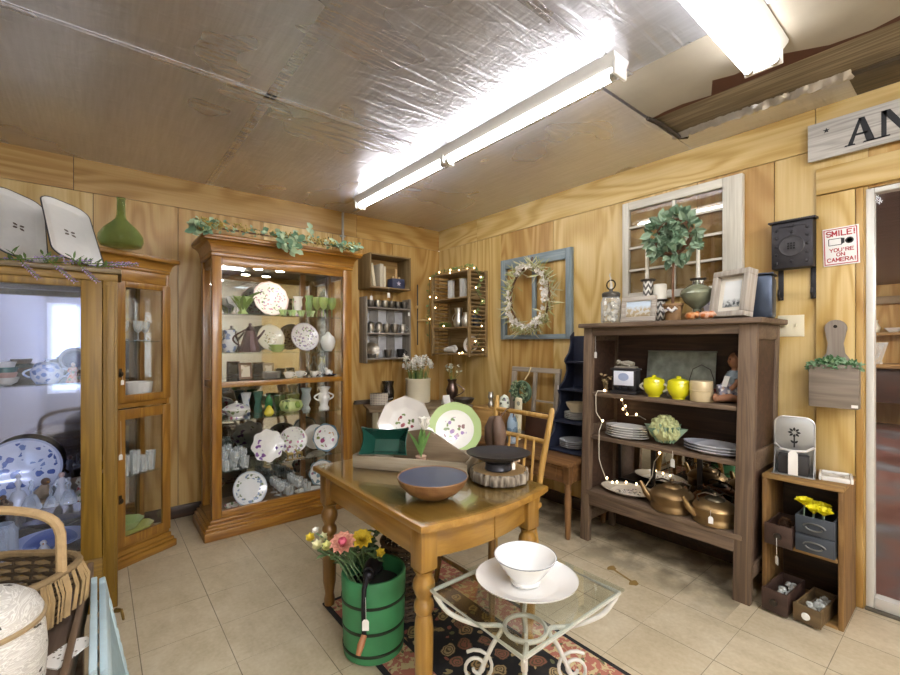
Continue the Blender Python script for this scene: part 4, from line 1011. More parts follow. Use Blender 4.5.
figurine('green and cream figurine behind the red dressed one, display cabinet', -2.985, -.96, LZ[1], .95, speckle('#cfc7ae', ['#7d8f5a', '#b56a4a'], 40.0, .5), pk, 'lady')
figurine('brown striped bird figurine at the far left of the display cabinet shelf', -3.25, -1.005, LZ[1], .85, speckle('#8c7455', ['#d8c8a8', '#4a3826'], 60.0, .5), brf, 'bird', -20)
# shelf above
vessel('ginger_jar', 'squat pale blue patterned jar on the upper shelf of the display cabinet', 'jar', -3.115, -.98, LZ[2], [(.04, 0), (.058, .03), (.06, .06), (.045, .085), (.045, .09), (.03, .1), (.006, .104), (.008, .114), (0, .118)], speckle('#dfe4ee', ['#8ea6d6', '#a9bce0', '#6f89c4'], 45.0, .75), handles=2, hr=.005, hz=(.03, .07))
for k, (c_, r_) in enumerate((('#d9d2bf', .055), ('#b98f7c', .05), ('#3f6f66', .052), ('#e6e0d2', .045))):
    vessel('bowl', ('white bowl at the bottom of a stack, upper shelf, left edge', 'rose bowl second from the bottom of a stack, upper shelf, left edge', 'teal bowl third from the bottom of a stack, upper shelf, left edge', 'cream bowl topping a stack, upper shelf, left edge')[k], 'bowl', -3.262, -.98, LZ[2] + .0235 * k, [(r_ * .5, 0), (r_ * .85, .012), (r_, .035), (r_ * .95, .035), (r_ * .6, .01), (0, .008)], plain(c_, .3, 0, .15))
stand_plate('small cobalt blue plate standing at the right of the upper display cabinet shelf', -3.021, -.84, LZ[2] + .045, .06, -90, 12, plate_mat('#d9dbe2', '#cfd3dc', .06, .012, centre='#2b3a78', rc=.045))
t = thing('plate_stand', 'small dark wire stand under the cobalt blue plate', 'stand', (-3.021, -.84, LZ[2] + .001)); mb = MB(); mb.tube([(-.03, -.02, .0015), (-.03, .02, .0015), (-.028, .024, .042), (.028, .024, .042), (.03, .02, .0015), (.03, -.02, .0015), (.03, -.026, .05), ], .0015, 4); obj('wire', mb, darkbrass, t); mb = MB(); mb.span(-.03, .03, -.018, .022, .040, .0425, .001); obj('ledge', mb, darkbrass, t)
figurine('orange and red flower girl figurine on the upper display cabinet shelf', -3.020, -1.01, LZ[2], .72, speckle('#d8a488', ['#c0472e', '#e0803c', '#7d8f5a'], 50.0, .8), pk, 'lady')
# bottom shelf of the cabinet
t = flat_plate('large oval blue glass platter tilted on the lowest shelf of the display cabinet', -3.106, -.90, LZ[0] + .012, .13, plate_mat('#7f92c4', '#b9c3de', .13, .03, centre='#5f76b3', rc=.08), 1.1, .8, 0, .03, name='platter', cat='platter'); t.rotation_euler = (R(7), 0, 0)
vessel('glass_jar', 'tall ribbed glass jar at the left edge of the lowest display shelf', 'jar', -3.263, -1.0, LZ[0], [(.045, 0), (.052, .02), (.052, .15), (.04, .17), (.04, .18), (.036, .18), (.046, .15), (.045, .02), (0, .01)], cry_, wob=lobes(12, .03), n=48)
figurine('white china owl like figurine in front of the blue platter, left one', -3.122, -1.032, LZ[0], .9, bisque, bisque, 'bird')
figurine('white china bird figurine in front of the blue platter, right one', -3.073, -1.035, LZ[0], .72, plain('#e3dad2', .4, 0, .1), plain('#d8c4b6', .4), 'bird', 20)
# ------------------------------------------------------------------ on top of the bookcase
ZT = 1.4285
grayw = wood('#8a8176', '#a9a094', '#c4bcb0', 'x', 14.0, .9, 6.0, .7, .5)
grayz = wood('#8a8176', '#a9a094', '#c4bcb0', 'z', 14.0, .9, 6.0, .7, .5)
wax = plain('#ece6d6', .45, 0, .03)
t = thing('glass_jar', 'clear glass jar with dark lid and ring finial, left end of the bookcase top', 'jar', (-.36, -2.281, ZT))
mb = MB(); mb.lathe([(.055, 0), (.062, .008), (.063, .135), (.055, .16), (.05, .168), (.047, .168), (.058, .135), (.057, .01), (0, .006)], 28); obj('body', mb, crystal('#f8fafa', .05), t)
mb = MB(); mb.lathe([(.054, .168), (.056, .172), (.056, .192), (.046, .2), (.012, .206), (.01, .222)], 24); l = obj('lid', mb, plain('#5a564f', .5, .6, .2), t)
mb = MB(); mb.tube([(0, .03 * math.cos(a), .248 + .03 * math.sin(a)) for a in [2 * PI * k / 16 for k in range(16)]], .005, 6, True); obj('ring', mb, darkbrass, l)
mb = MB(); mb.tube([(0, 0, .205), (.004, 0, .25), (0, .004, .29)], [.012, .008, .005], 8); mb.tube([(0, 0, .285), (.0, .01, .31), (0, .005, .325)], [.004, .004, .002], 5); obj('finial', mb, plain('#cfcac0', .4, .3, .2), l)
mb = MB(); rg = random.Random(4)
for k in range(18): mb.ball((rg.uniform(-.034, .034), rg.uniform(-.034, .034), .018 + .115 * k / 18), .02, (1, .7, .8), 8, 6, .3, k)
o = obj('shells', mb, plain('#d8cfbd', .5, 0, .2), t); o['kind'] = 'stuff'
tagprice(t, (-.066, .0, .16), .02, .7, 90)
def picture(name, label, x, y, z, w, h, face, tilt, fm, pm, fw=.03, mat_=None, dep=.02):
    """framed picture standing on its lower edge, its front along angle face"""
    q = thing(name, label, 'picture frame', M=T(x, y, z + .001 + dep / 2 * math.sin(R(tilt))) @ rotm(0, 0, face + 90) @ rotm(-tilt, 0, 0))
    for a in ((-w / 2, w / 2, 0, fw), (-w / 2, w / 2, h - fw, h), (-w / 2, -w / 2 + fw, fw, h - fw), (w / 2 - fw, w / 2, fw, h - fw)):
        mb = MB(); mb.span(a[0], a[1], -dep / 2, dep / 2, a[2], a[3], .003); obj('frame_rail', mb, fm, q)
    if mat_:
        mb = MB(); mb.span(-w / 2 + fw, w / 2 - fw, -.001, .004, fw, h - fw); obj('mount', mb, mat_, q)
        k = fw + w * .13
        mb = MB(); mb.span(-w / 2 + k, w / 2 - k, -.003, -.0015, k, h - k); obj('picture', mb, pm, q)
    else:
        mb = MB(); mb.span(-w / 2 + fw, w / 2 - fw, -.002, .004, fw, h - fw); obj('picture', mb, pm, q)
    return q
def landscape(sky, far, land):
    g = G('photo_print'); co = g.coord(); s = g.n('SeparateXYZ', Vector=co)
    z = s.node.outputs[2]; nz = g.n('TexNoise', Vector=co, Scale=45.0, Detail=4.0)
    h = g.math('MULTIPLY_ADD', nz, .035, z)
    g.bsdf(Base_Color=g.mix(g.math('GREATER_THAN', nz, .52), g.ramp(g.math('MULTIPLY', h, 6.0), [(.2, land), (.55, far), (.68, sky)]), g.ramp(g.math('MULTIPLY', h, 6.0), [(.3, far), (.72, sky)])), Roughness=.25); return g.m
picture('picture_frame', 'small grey wooden frame with a beach photograph, beside the glass jar on the bookcase top', -.395, -2.477, ZT, .215, .155, 180, 8, grayw, landscape('#c9d8e6', '#b9a888', '#8c7a5c'), .03)
def chevron():
    g = G('chevron_paint'); co = g.coord(); s = g.n('SeparateXYZ', Vector=co); y = s.node.outputs[1]; z = s.node.outputs[2]
    an = g.math('MULTIPLY', g.math('ARCTAN2', y, s), 6 / 6.28318)
    tri = g.math('ABSOLUTE', g.math('SUBTRACT', g.math('FRACT', an), .5))
    f = g.math('FRACT', g.math('MULTIPLY', g.math('MULTIPLY_ADD', tri, .055, z), 24.0))
    g.bsdf(Base_Color=g.mix(g.math('GREATER_THAN', f, .5), '#e6e2d8', '#5a544e'), Roughness=.4); return g.m
chev = chevron()
def candlestick(label, x, y, h):
    q = thing('candle_holder', label, 'candle holder', (x, y, ZT + .0005))
    mb = MB(); mb.lathe([(.034, 0), (.034, .006), (.03, .01), (.03, h - .012)], 24); obj('column', mb, chev, q)
    mb = MB(); mb.lathe([(.036, h - .012), (.043, h - .008), (.045, h), (.03, h - .001), (0, h - .001)], 24); obj('drip_plate', mb, plain('#3f3830', .5, .3), q)
    return q
def candle(label, x, y, z, r, h, r2=None):
    q = thing('candle', label, 'candle', (x, y, z + .001))
    mb = MB(); mb.lathe([(r, 0), (r2 or r, h - .004), ((r2 or r) * .8, h), (0, h - .002)], 18); obj('wax', mb, wax, q)
    mb = MB(); mb.cyl((0, 0, h - .002), (.001, 0, h + .008), .0011, None, 5); obj('wick', mb, plain('#3a3028', .9), q)
candlestick('tall zigzag patterned candle holder behind the beach photograph', -.22, -2.454, .275)
candle('white taper candle on the tall zigzag holder, left of the leafy wreath topiary', -.22, -2.448, ZT + .2755, .012, .275, .009)
candlestick('short zigzag patterned candle holder beside the topiary pot', -.235, -2.537, .14)
candle('short thick white pillar candle on the short zigzag holder', -.235, -2.537, ZT + .1405, .038, .095)
leafg = plain('#93a98e', .55, 0, .3, 0, 12.0); leafd = plain('#647f63', .55, 0, .35, 0, 12.0); twig = plain('#6b4a33', .8, 0, .2)
t = thing('wreath_topiary', 'green leaf wreath on a thin stem in a brown pot, on the bookcase', 'topiary', (-.33, -2.656, ZT + .0005))
mb = MB(); mb.lathe([(.036, 0), (.042, .03), (.05, .085), (.056, .088), (.056, .1), (.05, .1), (.044, .09), (0, .085)], 22); obj('pot', mb, plain('#8c6a45', .6, 0, .25), t)
mb = MB(); mb.tube([(-.05, -.04, .075), (-.058, -.02, .055), (-.06, 0, .07), (-.058, .022, .054), (-.05, .042, .072)], [.012, .009, .011, .009, .012], 8); obj('bow', mb, speckle('#cfc9c2', ['#6a6470', '#8a8490'], 60.0, .5, .7), t)
mb = MB(); mb.tube([(0, 0, .085), (.003, .002, .2), (0, -.002, .34)], [.009, .007, .008], 8); obj('stem', mb, twig, t)
mb = MB(); rg = random.Random(8); WC = .49
mb.tube([(.0, .096 * math.cos(a), WC + .096 * math.sin(a)) for a in [2 * PI * k / 24 for k in range(24)]], .012, 6, True); w_ = obj('wreath', mb, twig, t)
mb = MB()
for k in range(290):
    a = rg.uniform(0, 2 * PI); b = rg.uniform(0, 2 * PI); rr = .092 + .036 * math.cos(b)
    p = (.034 * math.sin(b), rr * math.cos(a), WC + rr * math.sin(a))
    d = (rg.uniform(-.9, .5) + .8 * math.sin(b), math.cos(a) * math.cos(b) + rg.uniform(-.8, .8), math.sin(a) * math.cos(b) + rg.uniform(-.8, .8))
    mb.mi = k % 2; mb.leaf(p, d, rg.uniform(.045, .07), rg.uniform(.035, .05), (-1, rg.uniform(-.5, .5), rg.uniform(-.5, .5)))
obj('leaves', mb, [leafg, leafd], w_)
vessel('compote', 'olive green footed glass bowl with a domed lid, right of the topiary', 'bowl', -.30, -2.775, ZT, [(.055, 0), (.05, .01), (.018, .03), (.02, .065), (.06, .1), (.082, .135), (.085, .15)], plain('#7b7f68', .2, .2, .25, 0, 20.0, .4), lid=[(.087, .15), (.08, .172), (.04, .2), (.012, .208), (.01, .225), (0, .23)])
candlestick('zigzag candle holder standing behind the olive green bowl', -.13, -2.714, .26)
candle('white taper candle behind the olive green bowl', -.13, -2.714, ZT + .2605, .0125, .30, .0085)
for k, (px_, lab, c_) in enumerate(((-2.793, 'orange and white lumpy ornament, the left of two before the green bowl', '#c28c5c'), (-2.864, 'pinkish orange lumpy ornament, the right of two before the green bowl', '#cc9c80'))):
    mb = MB(); mb.ball((0, .01, .022), .026, (1, 1.2, .85), 14, 8, .25, k); mb.ball((0, -.022, .026), .018, (1, 1, 1), 10, 7, .2, k + 9); mb.ball((0, -.04, .024), .007, (1, 1, 1), 8, 5)
    one('animal_ornament', mb, speckle(c_, ['#e9dcc6', '#b8662e'], 40.0, .5), lab, 'ornament', (-.40, px_, ZT), 0)
t = thing('shell_dish', 'white fan shaped shell dish leaning behind the orange ornaments', 'dish', M=lean((-.165, -2.855, ZT + .096), 172, 14))
mb = MB(); mb.lathe(plate_prof(.098, .03), 44, None, 1, 1.05, True, lobes(22, .012)); obj('shell', mb, plate_mat('#e6e2e6', '#a79478', .098, .008, ('#b9b3c6', '#cfc9d4', '#9a93ac'), .08, 20.0, .4), t)
vessel('gourd_bowl', 'shallow tan wooden bowl behind the topiary pot on the bookcase top', 'bowl', -.15, -2.625, ZT, [(.03, 0), (.05, .03), (.056, .05), (.052, .05), (.03, .01), (0, .008)], plain('#b3925f', .5, 0, .2))
picture('picture_frame', 'large pale wooden frame with a wide mount, right end of the bookcase top', -.385, -2.965, ZT, .20, .245, 160, 10, grayz, landscape('#dfe2e0', '#4a4f50', '#8a8d8a'), .028, plain('#e6e0d2', .7), .065)
t = thing('metal_box', 'dark blue grey metal box behind the large pale frame', 'box', (-.195, -3.05, ZT + .0005), 8)
mb = MB(); mb.span(-.07, .07, -.06, .06, 0, .225, .02); obj('body', mb, plain('#3d4757', .4, .5, .25, .1, 20.0), t)
mb = MB(); mb.span(-.073, .073, -.063, .063, .226, .236, .006); obj('lid', mb, plain('#38414f', .4, .5, .25), t)

# ------------------------------------------------------------------ inside the bookcase
B1, B2, B3 = BK_Z[0], BK_Z[1], BK_Z[2]
tagprice(bpy.data.objects['bookcase'], (-.20, .39, 1.345), .10, 1.1, 70)
tagprice(bpy.data.objects['bookcase'], (-.195, -.09, .70), .045, 1.3, 70)
t = thing('display_scale', 'dark framed old counter scale with a white dial face, on the top bookcase shelf', 'scale', (-.33, -2.377 + .012, B3 + .001), 8)
mb = MB(); mb.span(-.05, .06, -.082, .082, 0, .02, .004); obj('foot', mb, plain('#2c2a2c', .4, .3), t)
mb = MB(); mb.span(-.035, .05, -.074, .074, .021, .15, .006); bdy = obj('body', mb, plain('#2c2a2c', .4, .3), t)
mb = MB(); mb.span(-.038, -.0355, -.062, .062, .055, .145, .001); f = obj('dial', mb, plain('#dfe2ec', .2, 0, .03), bdy)
mb = MB(); mb.lathe([(.03, 0), (.033, .0015), (.033, .002), (0, .002)], 24, T(-.038, 0, .108) @ rotm(0, -90, 0), .75, 1.0); obj('dial_oval', mb, plain('#9aa6c4', .3), f)
for k in range(3):
    mb = MB(); mb.span(-.039, -.0355, -.06 + .042 * k, -.024 + .042 * k, .028, .050, .001); obj('window', mb, plain('#17181c', .2), bdy)
mb = MB(); mb.span(-.04, .05, -.083, .083, .1505, .162, .004); obj('top_plate', mb, plain('#4a474a', .3, .6), t)
figl = plain('#8f8878', .5, 0, .3, .2, 40.0)
t = thing('reclining_figurine', 'small stone coloured reclining figurine on top of the dark scale', 'figurine', (-.325, -2.377 + .012, B3 + .164), 8)
mb = MB(); mb.span(-.03, .03, -.065, .065, 0, .010, .003); mb.tube([(0, -.05, .024), (0, -.01, .028), (0, .03, .026)], [.014, .02, .016], 10); mb.ball((0, .048, .036), .015, (1, 1, 1), 10, 7, .15); mb.tube([(-.01, .02, .03), (-.02, .0, .02), (-.02, -.03, .016)], [.008, .007, .006], 6); obj('body', mb, figl, t)
t = thing('dried_flower_sprig', 'small sprig of dried tan flowers at the left end of the top shelf', 'dried flowers', (-.36, -2.246, B3 + .001))
mb = MB(); rg = random.Random(2)
for k in range(9):
    x, y, z = rg.uniform(-.02, .02), rg.uniform(-.03, .03), rg.uniform(.06, .11); mb.tube([(x * .2, y * .2, .0018), (x * .6, y * .7, z * .6), (x, y, z)], .0016, 4)
stem_ = obj('stems', mb, plain('#7d6a4a', .8), t)
mb = MB(); rg = random.Random(2)
for k in range(9):
    x, y, z = rg.uniform(-.02, .02), rg.uniform(-.03, .03), rg.uniform(.06, .11)
    for q in range(6): mb.leaf((x, y, z), (rg.uniform(-1, 1), rg.uniform(-1, 1), rg.uniform(-.2, 1)), .018, .012)
obj('flower_heads', mb, plain('#c9b48c', .8, 0, .2), t)
yel = plain('#d9d21f', .22, 0, .06, 0, 20.0, .5)
for k, (px_, lab, r_) in enumerate(((-2.548, 'bright yellow lidded pot with cream handles, left one on the top shelf', .062), (-2.69, 'bright yellow lidded pot with a dark knob, right one on the top shelf', .062))):
    vessel('lidded_pot', lab, 'pot', -.335, px_, B3, [(.034, 0), (.034, .008), (.05, .025), (r_, .06), (r_ * .95, .085), (r_ * .9, .09)], yel, 90 if k == 0 else 10, 2 if k == 0 else 0, .007, (.035, .078), lid=[(r_ * .96, .09), (r_ * .9, .105), (.03, .116), (.012, .118), (.014, .128), (0, .132)], hmat=yel if k else cream, lmat=yel)
    if k == 0: tagprice(bpy.data.objects['lidded_pot'], (-.062, -.05, .05), .01, .9, 70)
t = thing('lunch_pail', 'tan tin lunch pail with a wire bail handle, beside the yellow pots', 'pail', (-.335, -2.812, B3 + .001))
tin = plain('#c9b58d', .4, .15, .12); 
mb = MB(); mb.lathe([(.056, 0), (.058, .003), (.058, .055), (.061, .058), (.061, .064)], 26); obj('lower_tier', mb, speckle('#c9b58d', ['#7d6040'], 22.0, .12, .4), t)
mb = MB(); mb.lathe([(.059, .0645), (.059, .105), (.055, .112), (0, .114)], 26); obj('upper_tier', mb, tin, t)
mb = MB(); mb.tube([(0, .062, .03), (0, .062, .12), (0, .045, .175), (0, 0, .2), (0, -.045, .175), (0, -.062, .12), (0, -.062, .03)], .0025, 6); obj('bail_handle', mb, iron, t)
g_ = G('speckled_glass_sheet'); co = g_.coord(); nz = g_.n('TexNoise', Vector=co, Scale=14.0, Detail=6.0)
g_.bsdf(Base_Color=g_.ramp(nz, [(.35, '#7d8278'), (.6, '#a4a99c'), (.75, '#bfc2b6')]), Roughness=.25)
t = thing('slate_sheet', 'speckled grey green sheet leaning on the back of the top shelf behind the pots', 'panel', M=T(-.125, (-2.424 + -2.771) / 2, B3 + .002) @ rotm(0, 8, 0))
mb = MB(); mb.span(-.006, .004, -.205, .205, 0, .265, .002); obj('sheet', mb, g_.m, t)
mb = MB(); mb.span(-.008, .005, -.207, .207, .2655, .274, .002); obj('rim', mb, plain('#8a8f86', .4, .5), t)
# cloth doll
skin = plain('#9a6b4c', .7, 0, .1); shirt = plain('#7f8a90', .85, 0, .15, .2, 60.0)
t = thing('cloth_doll', 'brown cloth doll in a grey shirt and floral skirt, seated on the top shelf', 'doll', (-.28, -2.955, B3 + .0065), -42); t.scale = (.84, .84, .95)
mb = MB()
mb.tube([(0, 0, .02), (0, .003, .08), (0, .0, .15), (0, -.005, .178), (0, -.005, .19)], [.05, .046, .042, .022, .018], 14); mb.ball((0, -.006, .232), .043, (.95, .9, 1.1), 16, 10)
for s_ in (-1, 1): mb.tube([(0, s_ * .03, .022), (-.05, s_ * .04, .03), (-.115, s_ * .035 + .02, .02)], [.026, .024, .018], 10); mb.ball((-.125, s_ * .035 + .022, .024), .023, (.8, .8, 1.1), 10, 6)
for s_ in (-1, 1): mb.tube([(0, s_ * .04, .155), (-.02, s_ * .062, .11), (-.055, s_ * .05, .075)], [.018, .016, .013], 8)
mb.ball((-.041, -.006, .228), .007, (1, 1, 1), 6, 5)
obj('body', mb, skin, t)
mb = MB(); mb.lathe([(.053, .075), (.05, .11), (.048, .155), (.026, .178)], 18); 
for s_ in (-1, 1): mb.tube([(0, s_ * .038, .158), (-.012, s_ * .058, .125)], [.023, .022], 10)
obj('shirt', mb, shirt, t)
mb = MB(); mb.tube([(.02, 0, .062), (-.03, 0, .058), (-.095, .018, .050)], [.058, .055, .046], 18); obj('skirt', mb, speckle('#8d8a96', ['#d9d4d0', '#4a4a5c', '#b39a8c'], 55.0, .8, .9), t)
mb = MB(); mb.ball((.012, -.006, .245), .042, (.9, 1.0, 1.0), 14, 8, .12, 3); obj('hair', mb, plain('#4b2f22', .9, 0, .3, .4, 60.0), t)
for s_ in (-1, 1):
    mb = MB(); mb.ball((-.040, -.006 + s_ * .014, .242), .004, (1, 1, 1), 6, 5); obj('eye', mb, plain('#1a1410', .3), t)
mb = MB(); mb.box(-.072, -.03, .118, .003, .055, .062, 0, rotm(0, 20, 0)); c_ = obj('card', mb, paper, t); c_['label'] = 'blank white card'
vessel('striped_tin', 'small red and white striped tin between the pail and the doll', 'tin', -.17, -2.80, B3, [(.026, 0), (.028, .003), (.028, .055), (.024, .06), (0, .06)], speckle('#d9d4cc', ['#a33a34', '#6a2a2c'], 35.0, .8))
# second shelf
for k in range(5):
    flat_plate('white oval plate in the neat stack of five on the bookcase shelf' , -.33, -2.370, B2 + .0145 * k, .098 if k else .104, plate_mat('#e9e8e6', '#c3c3c0', .1, .004), .8, 1.35, 4, .02, group='oval plates stacked at the left of the middle bookcase shelf')
t = thing('cauliflower', 'pale green cauliflower with dark leaves, in the middle of the bookcase shelf', 'vegetable', (-.33, -2.609, B2 + .001)); t.scale = (1.15, 1.15, 1.2)
mb = MB(); rg = random.Random(12); mb.ball((0, 0, .075), .066, (.8, 1, 1), 16, 10)
for k in range(150):
    th = math.acos(rg.uniform(-.5, 1)); a = rg.uniform(0, 2 * PI); mb.ball((.06 * .8 * math.sin(th) * math.cos(a), .066 * math.sin(th) * math.sin(a), .075 + .066 * math.cos(th)), rg.uniform(.008, .014), (1, 1, 1), 6, 4)
obj('curd', mb, plain('#b9bd88', .75, 0, .25, .2, 80.0), t)
mb = MB()
for k in range(26):
    a = 2 * PI * k / 13 + rg.random() * .3; up = 1.1 + 1.6 * rg.random(); mb.mi = k % 2
    mb.leaf((.03 * math.cos(a), .045 * math.sin(a), .012), (math.cos(a) * .75, math.sin(a), up), rg.uniform(.075, .105), .07, (-math.cos(a), -math.sin(a), .6), .5)
obj('leaves', mb, [leafg, leafd], t)
for k in range(3):
    flat_plate(('bottom one of three big white oval platters on the middle bookcase shelf', 'middle one of three big white oval platters on the bookcase shelf', 'topmost of three big white oval platters on the bookcase shelf')[k], -.315, -2.868, B2 + .0148 * k, .105, plate_mat('#e3e4ea', '#b9bcc8', .105, .004), .9, 1.5, -3, .022, name='platter', cat='platter')
# bottom shelf
t = flat_plate('large white oval platter with a dark printed pattern on the lowest bookcase shelf', -.29, -2.359, B1 + .001, .115, plate_mat('#e2ddd2', '#cfc7b8', .115, .006, ('#5a5560', '#8a8088', '#3d3a44'), .08, 70.0, .5), 1.0, 1.5, 6, .03, name='platter', cat='platter')
t = thing('panelled_mirror', 'long mirror in a black three part frame at the back of the lowest bookcase shelf', 'mirror', M=T(-.078, -2.565, B1 + .002))
blk = plain('#1e1b1a', .4, 0, .2)
mw, mh = .78, .305
for a, b in ((-mw / 2, -mw / 2 + .02), (-.155, -.125), (.13, .16), (mw / 2 - .02, mw / 2)):
    mb = MB(); mb.span(-.01, .01, a, b, .022, mh - .022, .002); obj('upright', mb, blk, t)
for a, b in ((0, .021), (mh - .021, mh)):
    mb = MB(); mb.span(-.01, .01, -mw / 2, mw / 2, a, b, .002); obj('rail', mb, blk, t)
for a, b in ((-mw / 2 + .021, -.156), (-.124, .129), (.161, mw / 2 - .021)):
    mb = MB(); mb.span(-.003, .003, a, b, .022, mh - .022); obj('glass', mb, plain('#d5d5d0', .02, 1.0, .01), t)
def kettle(name, label, x, y, s, mat, rz, lidm):
    q = thing(name, label, 'kettle', (x, y, B1 + .001), rz); q.scale = (s, s, s)
    mb = MB(); mb.lathe([(.108, 0), (.113, .005), (.113, .028), (.109, .033), (.109, .046), (.113, .051), (.113, .084), (.116, .086), (.114, .091), (.098, .110), (.07, .124), (.052, .128)], 36); obj('body', mb, mat, q)
    mb = MB(); mb.lathe([(.053, .1285), (.05, .136), (.03, .146), (.012, .149), (.008, .156), (.013, .164), (.01, .172), (0, .174)], 24); obj('lid', mb, lidm, q)
    mb = MB(); mb.tube([(0, .10, .04), (0, .14, .075), (0, .165, .125), (0, .172, .135)], [.026, .018, .012, .011], 10); obj('spout', mb, mat, q)
    mb = MB(); mb.tube([(0, .085, .112), (0, .095, .15), (0, .05, .168), (-.02, 0, .158), (0, -.05, .168), (0, -.095, .15), (0, -.085, .112)], .005, 8); obj('bail_handle', mb, darkbrass, q)
    return q
kbr = plain('#866c48', .4, .8, .3, .05, 8.0); kco = plain('#8d5c3a', .3, .9, .3, .05, 8.0)
kettle('kettle', 'wide brass kettle in the middle of the lowest bookcase shelf', -.335, -2.652, 1.0, kbr, 20, kbr)
q = kettle('kettle', 'brass kettle with a white tag at the front right of the lowest bookcase shelf', -.345, -2.882, .93, plain('#937850', .36, .8, .28, .05, 8.0), 38, plain('#5f5644', .35, .8, .3))
tagprice(q, (-.118, .06, .105), .035, 1.1, 60)
kettle('kettle', 'copper kettle with a dark lid behind the two brass ones', -.165, -2.785, .74, kco, 10, plain('#3c3430', .35, .7, .3))
# string lights
def string_lights(name, label, pts, bulbs, wirem, grp=None):
    q = thing(name, label, 'string lights', pts[0], 0, grp); o0 = Vector(pts[0])
    mb = MB(); mb.tube([Vector(p) - o0 for p in pts], .0028, 5); obj('wire', mb, wirem, q)
    bm_ = emit('#ffd9a0', 9.0)
    for b in bulbs:
        mb = MB(); v = Vector(b) - o0; mb.ball(v, .006, (1, 1, 1.3), 8, 6); obj('bulb', mb, bm_, q)
    return q
wirew = plain('#d9d2bf', .6)
yL = -2.20
pts = [(-.385, -2.27, B3 + .012), (-.428, -2.228, B3 + .014), (-.428, yL - .015, B3 - .012), (-.426, yL - .015, B3 - .12), (-.424, -2.225, B2 + .14), (-.425, -2.26, B2 + .10), (-.43, -2.24, B2 + .04), (-.432, -2.24, B2 - .06), (-.43, -2.24, B2 - .14), (-.42, -2.25, B1 + .17), (-.38, -2.26, B1 + .08), (-.35, -2.29, B1 + .055), (-.30, -2.31, B1 + .05), (-.27, -2.36, B1 + .055), (-.26, -2.45, B1 + .05), (-.20, -2.47, B1 + .12), (-.15, -2.46, B1 + .2), (-.13, -2.50, B1 + .27)]
pts2 = [(-.39, -2.28, B3 + .012), (-.392, -2.33, B3 + .008), (-.395, -2.42, B3 + .008), (-.36, -2.46, B3 + .012)]
string_lights('string_lights', 'white wired fairy lights trailing down the left side of the bookcase shelves', pts, [(-.40, -2.26, B3 + .018), (-.425, -2.262, B2 + .106), (-.38, -2.265, B1 + .095), (-.35, -2.285, B1 + .066), (-.32, -2.30, B1 + .066), (-.28, -2.34, B1 + .066), (-.262, -2.40, B1 + .066), (-.258, -2.45, B1 + .062), (-.142, -2.49, B1 + .262)], wirew)
string_lights('string_lights', 'lit fairy lights hanging behind the stack of oval plates in the bookcase', [(-.10, -2.21, B3 - .05), (-.12, -2.23, B3 - .10), (-.13, -2.25, B2 + .16), (-.14, -2.28, B2 + .11), (-.15, -2.36, B2 + .12), (-.14, -2.40, B2 + .1)], [(-.11, -2.215, B3 - .07), (-.13, -2.235, B3 - .13), (-.14, -2.27, B2 + .12), (-.15, -2.34, B2 + .128), (-.125, -2.25, B2 + .17)], wirew)

# ------------------------------------------------------------------ right wall
# white window sash with two columns of panes
sash = wood('#b5ae9e', '#dcd7c9', '#efebe1', 'y', 10.0, .9, 5.0, .75, .6, 0, .3); sashz = wood('#b5ae9e', '#dcd7c9', '#efebe1', 'z', 10.0, .9, 5.0, .75, .6, 0, .3)
t = thing('window_sash', 'old white painted window sash with panes, hung on the wall above the bookcase', 'window frame', (-.001, -2.548, 1.60))
W_ = .37; HH = .685
for a, b in ((-W_, -W_ + .105), (W_ - .045, W_)):
    mb = MB(); mb.span(-.038, 0, a, b, 0, HH, .003); obj('stile', mb, sashz, t)
for a, b in ((0, .05), (HH - .055, HH)):
    mb = MB(); mb.span(-.038, 0, -W_ + .106, W_ - .046, a, b, .003); obj('rail', mb, sash, t)
mb = MB(); mb.span(-.03, -.006, .012, .03, .051, HH - .056, .002); obj('muntin', mb, sashz, t)
for z in (.2, .355, .50):
    mb = MB(); mb.span(-.028, -.008, -W_ + .106, W_ - .046, z, z + .016, .002); obj('muntin', mb, sash, t)
mb = MB(); mb.span(-.019, -.016, -W_ + .104, W_ - .044, .049, HH - .054); obj('pane', mb, glass('#eeecea', 2.2), t)
# blue grey sash with wreath
bl = wood('#5d6a6c', '#87949a', '#a9b4b6', 'y', 10.0, .9, 5.0, .8, .6, 0, .3); blz = wood('#5d6a6c', '#87949a', '#a9b4b6', 'z', 10.0, .9, 5.0, .8, .6, 0, .3)
t = thing('window_sash', 'small weathered blue grey window sash without glass, left of the white one on the wall', 'window frame', (-.001, -1.363, 1.335))
W_ = .385; HH = .725
for a, b in ((-W_, -W_ + .055), (W_ - .055, W_)):
    mb = MB(); mb.span(-.035, 0, a, b, 0, HH, .003); obj('stile', mb, blz, t)
for a, b in ((0, .04), (HH - .085, HH)):
    mb = MB(); mb.span(-.035, 0, -W_ + .056, W_ - .056, a, b, .003); obj('rail', mb, bl, t)
mb = MB(); mb.span(-.03, -.005, -.018, .018, .041, HH - .086, .002); obj('muntin', mb, blz, t)
t = thing('hanging_flower_wreath', 'loose wreath of white blossoms and grasses hung on the blue grey sash', 'wreath', (-.085, -1.363, 1.69))
mb = MB(); WR = .228
mb.tube([(0, WR * .92 * math.cos(a), WR * 1.12 * math.sin(a)) for a in [2 * PI * k / 32 for k in range(32)]], .010, 6, True); mb.tube([(.0, 0, .25), (.03, 0, .31), (.04, 0, .345)], .006, 5); obj('hoop', mb, twig, t)
rg = random.Random(21); mb = MB(); mf = MB()
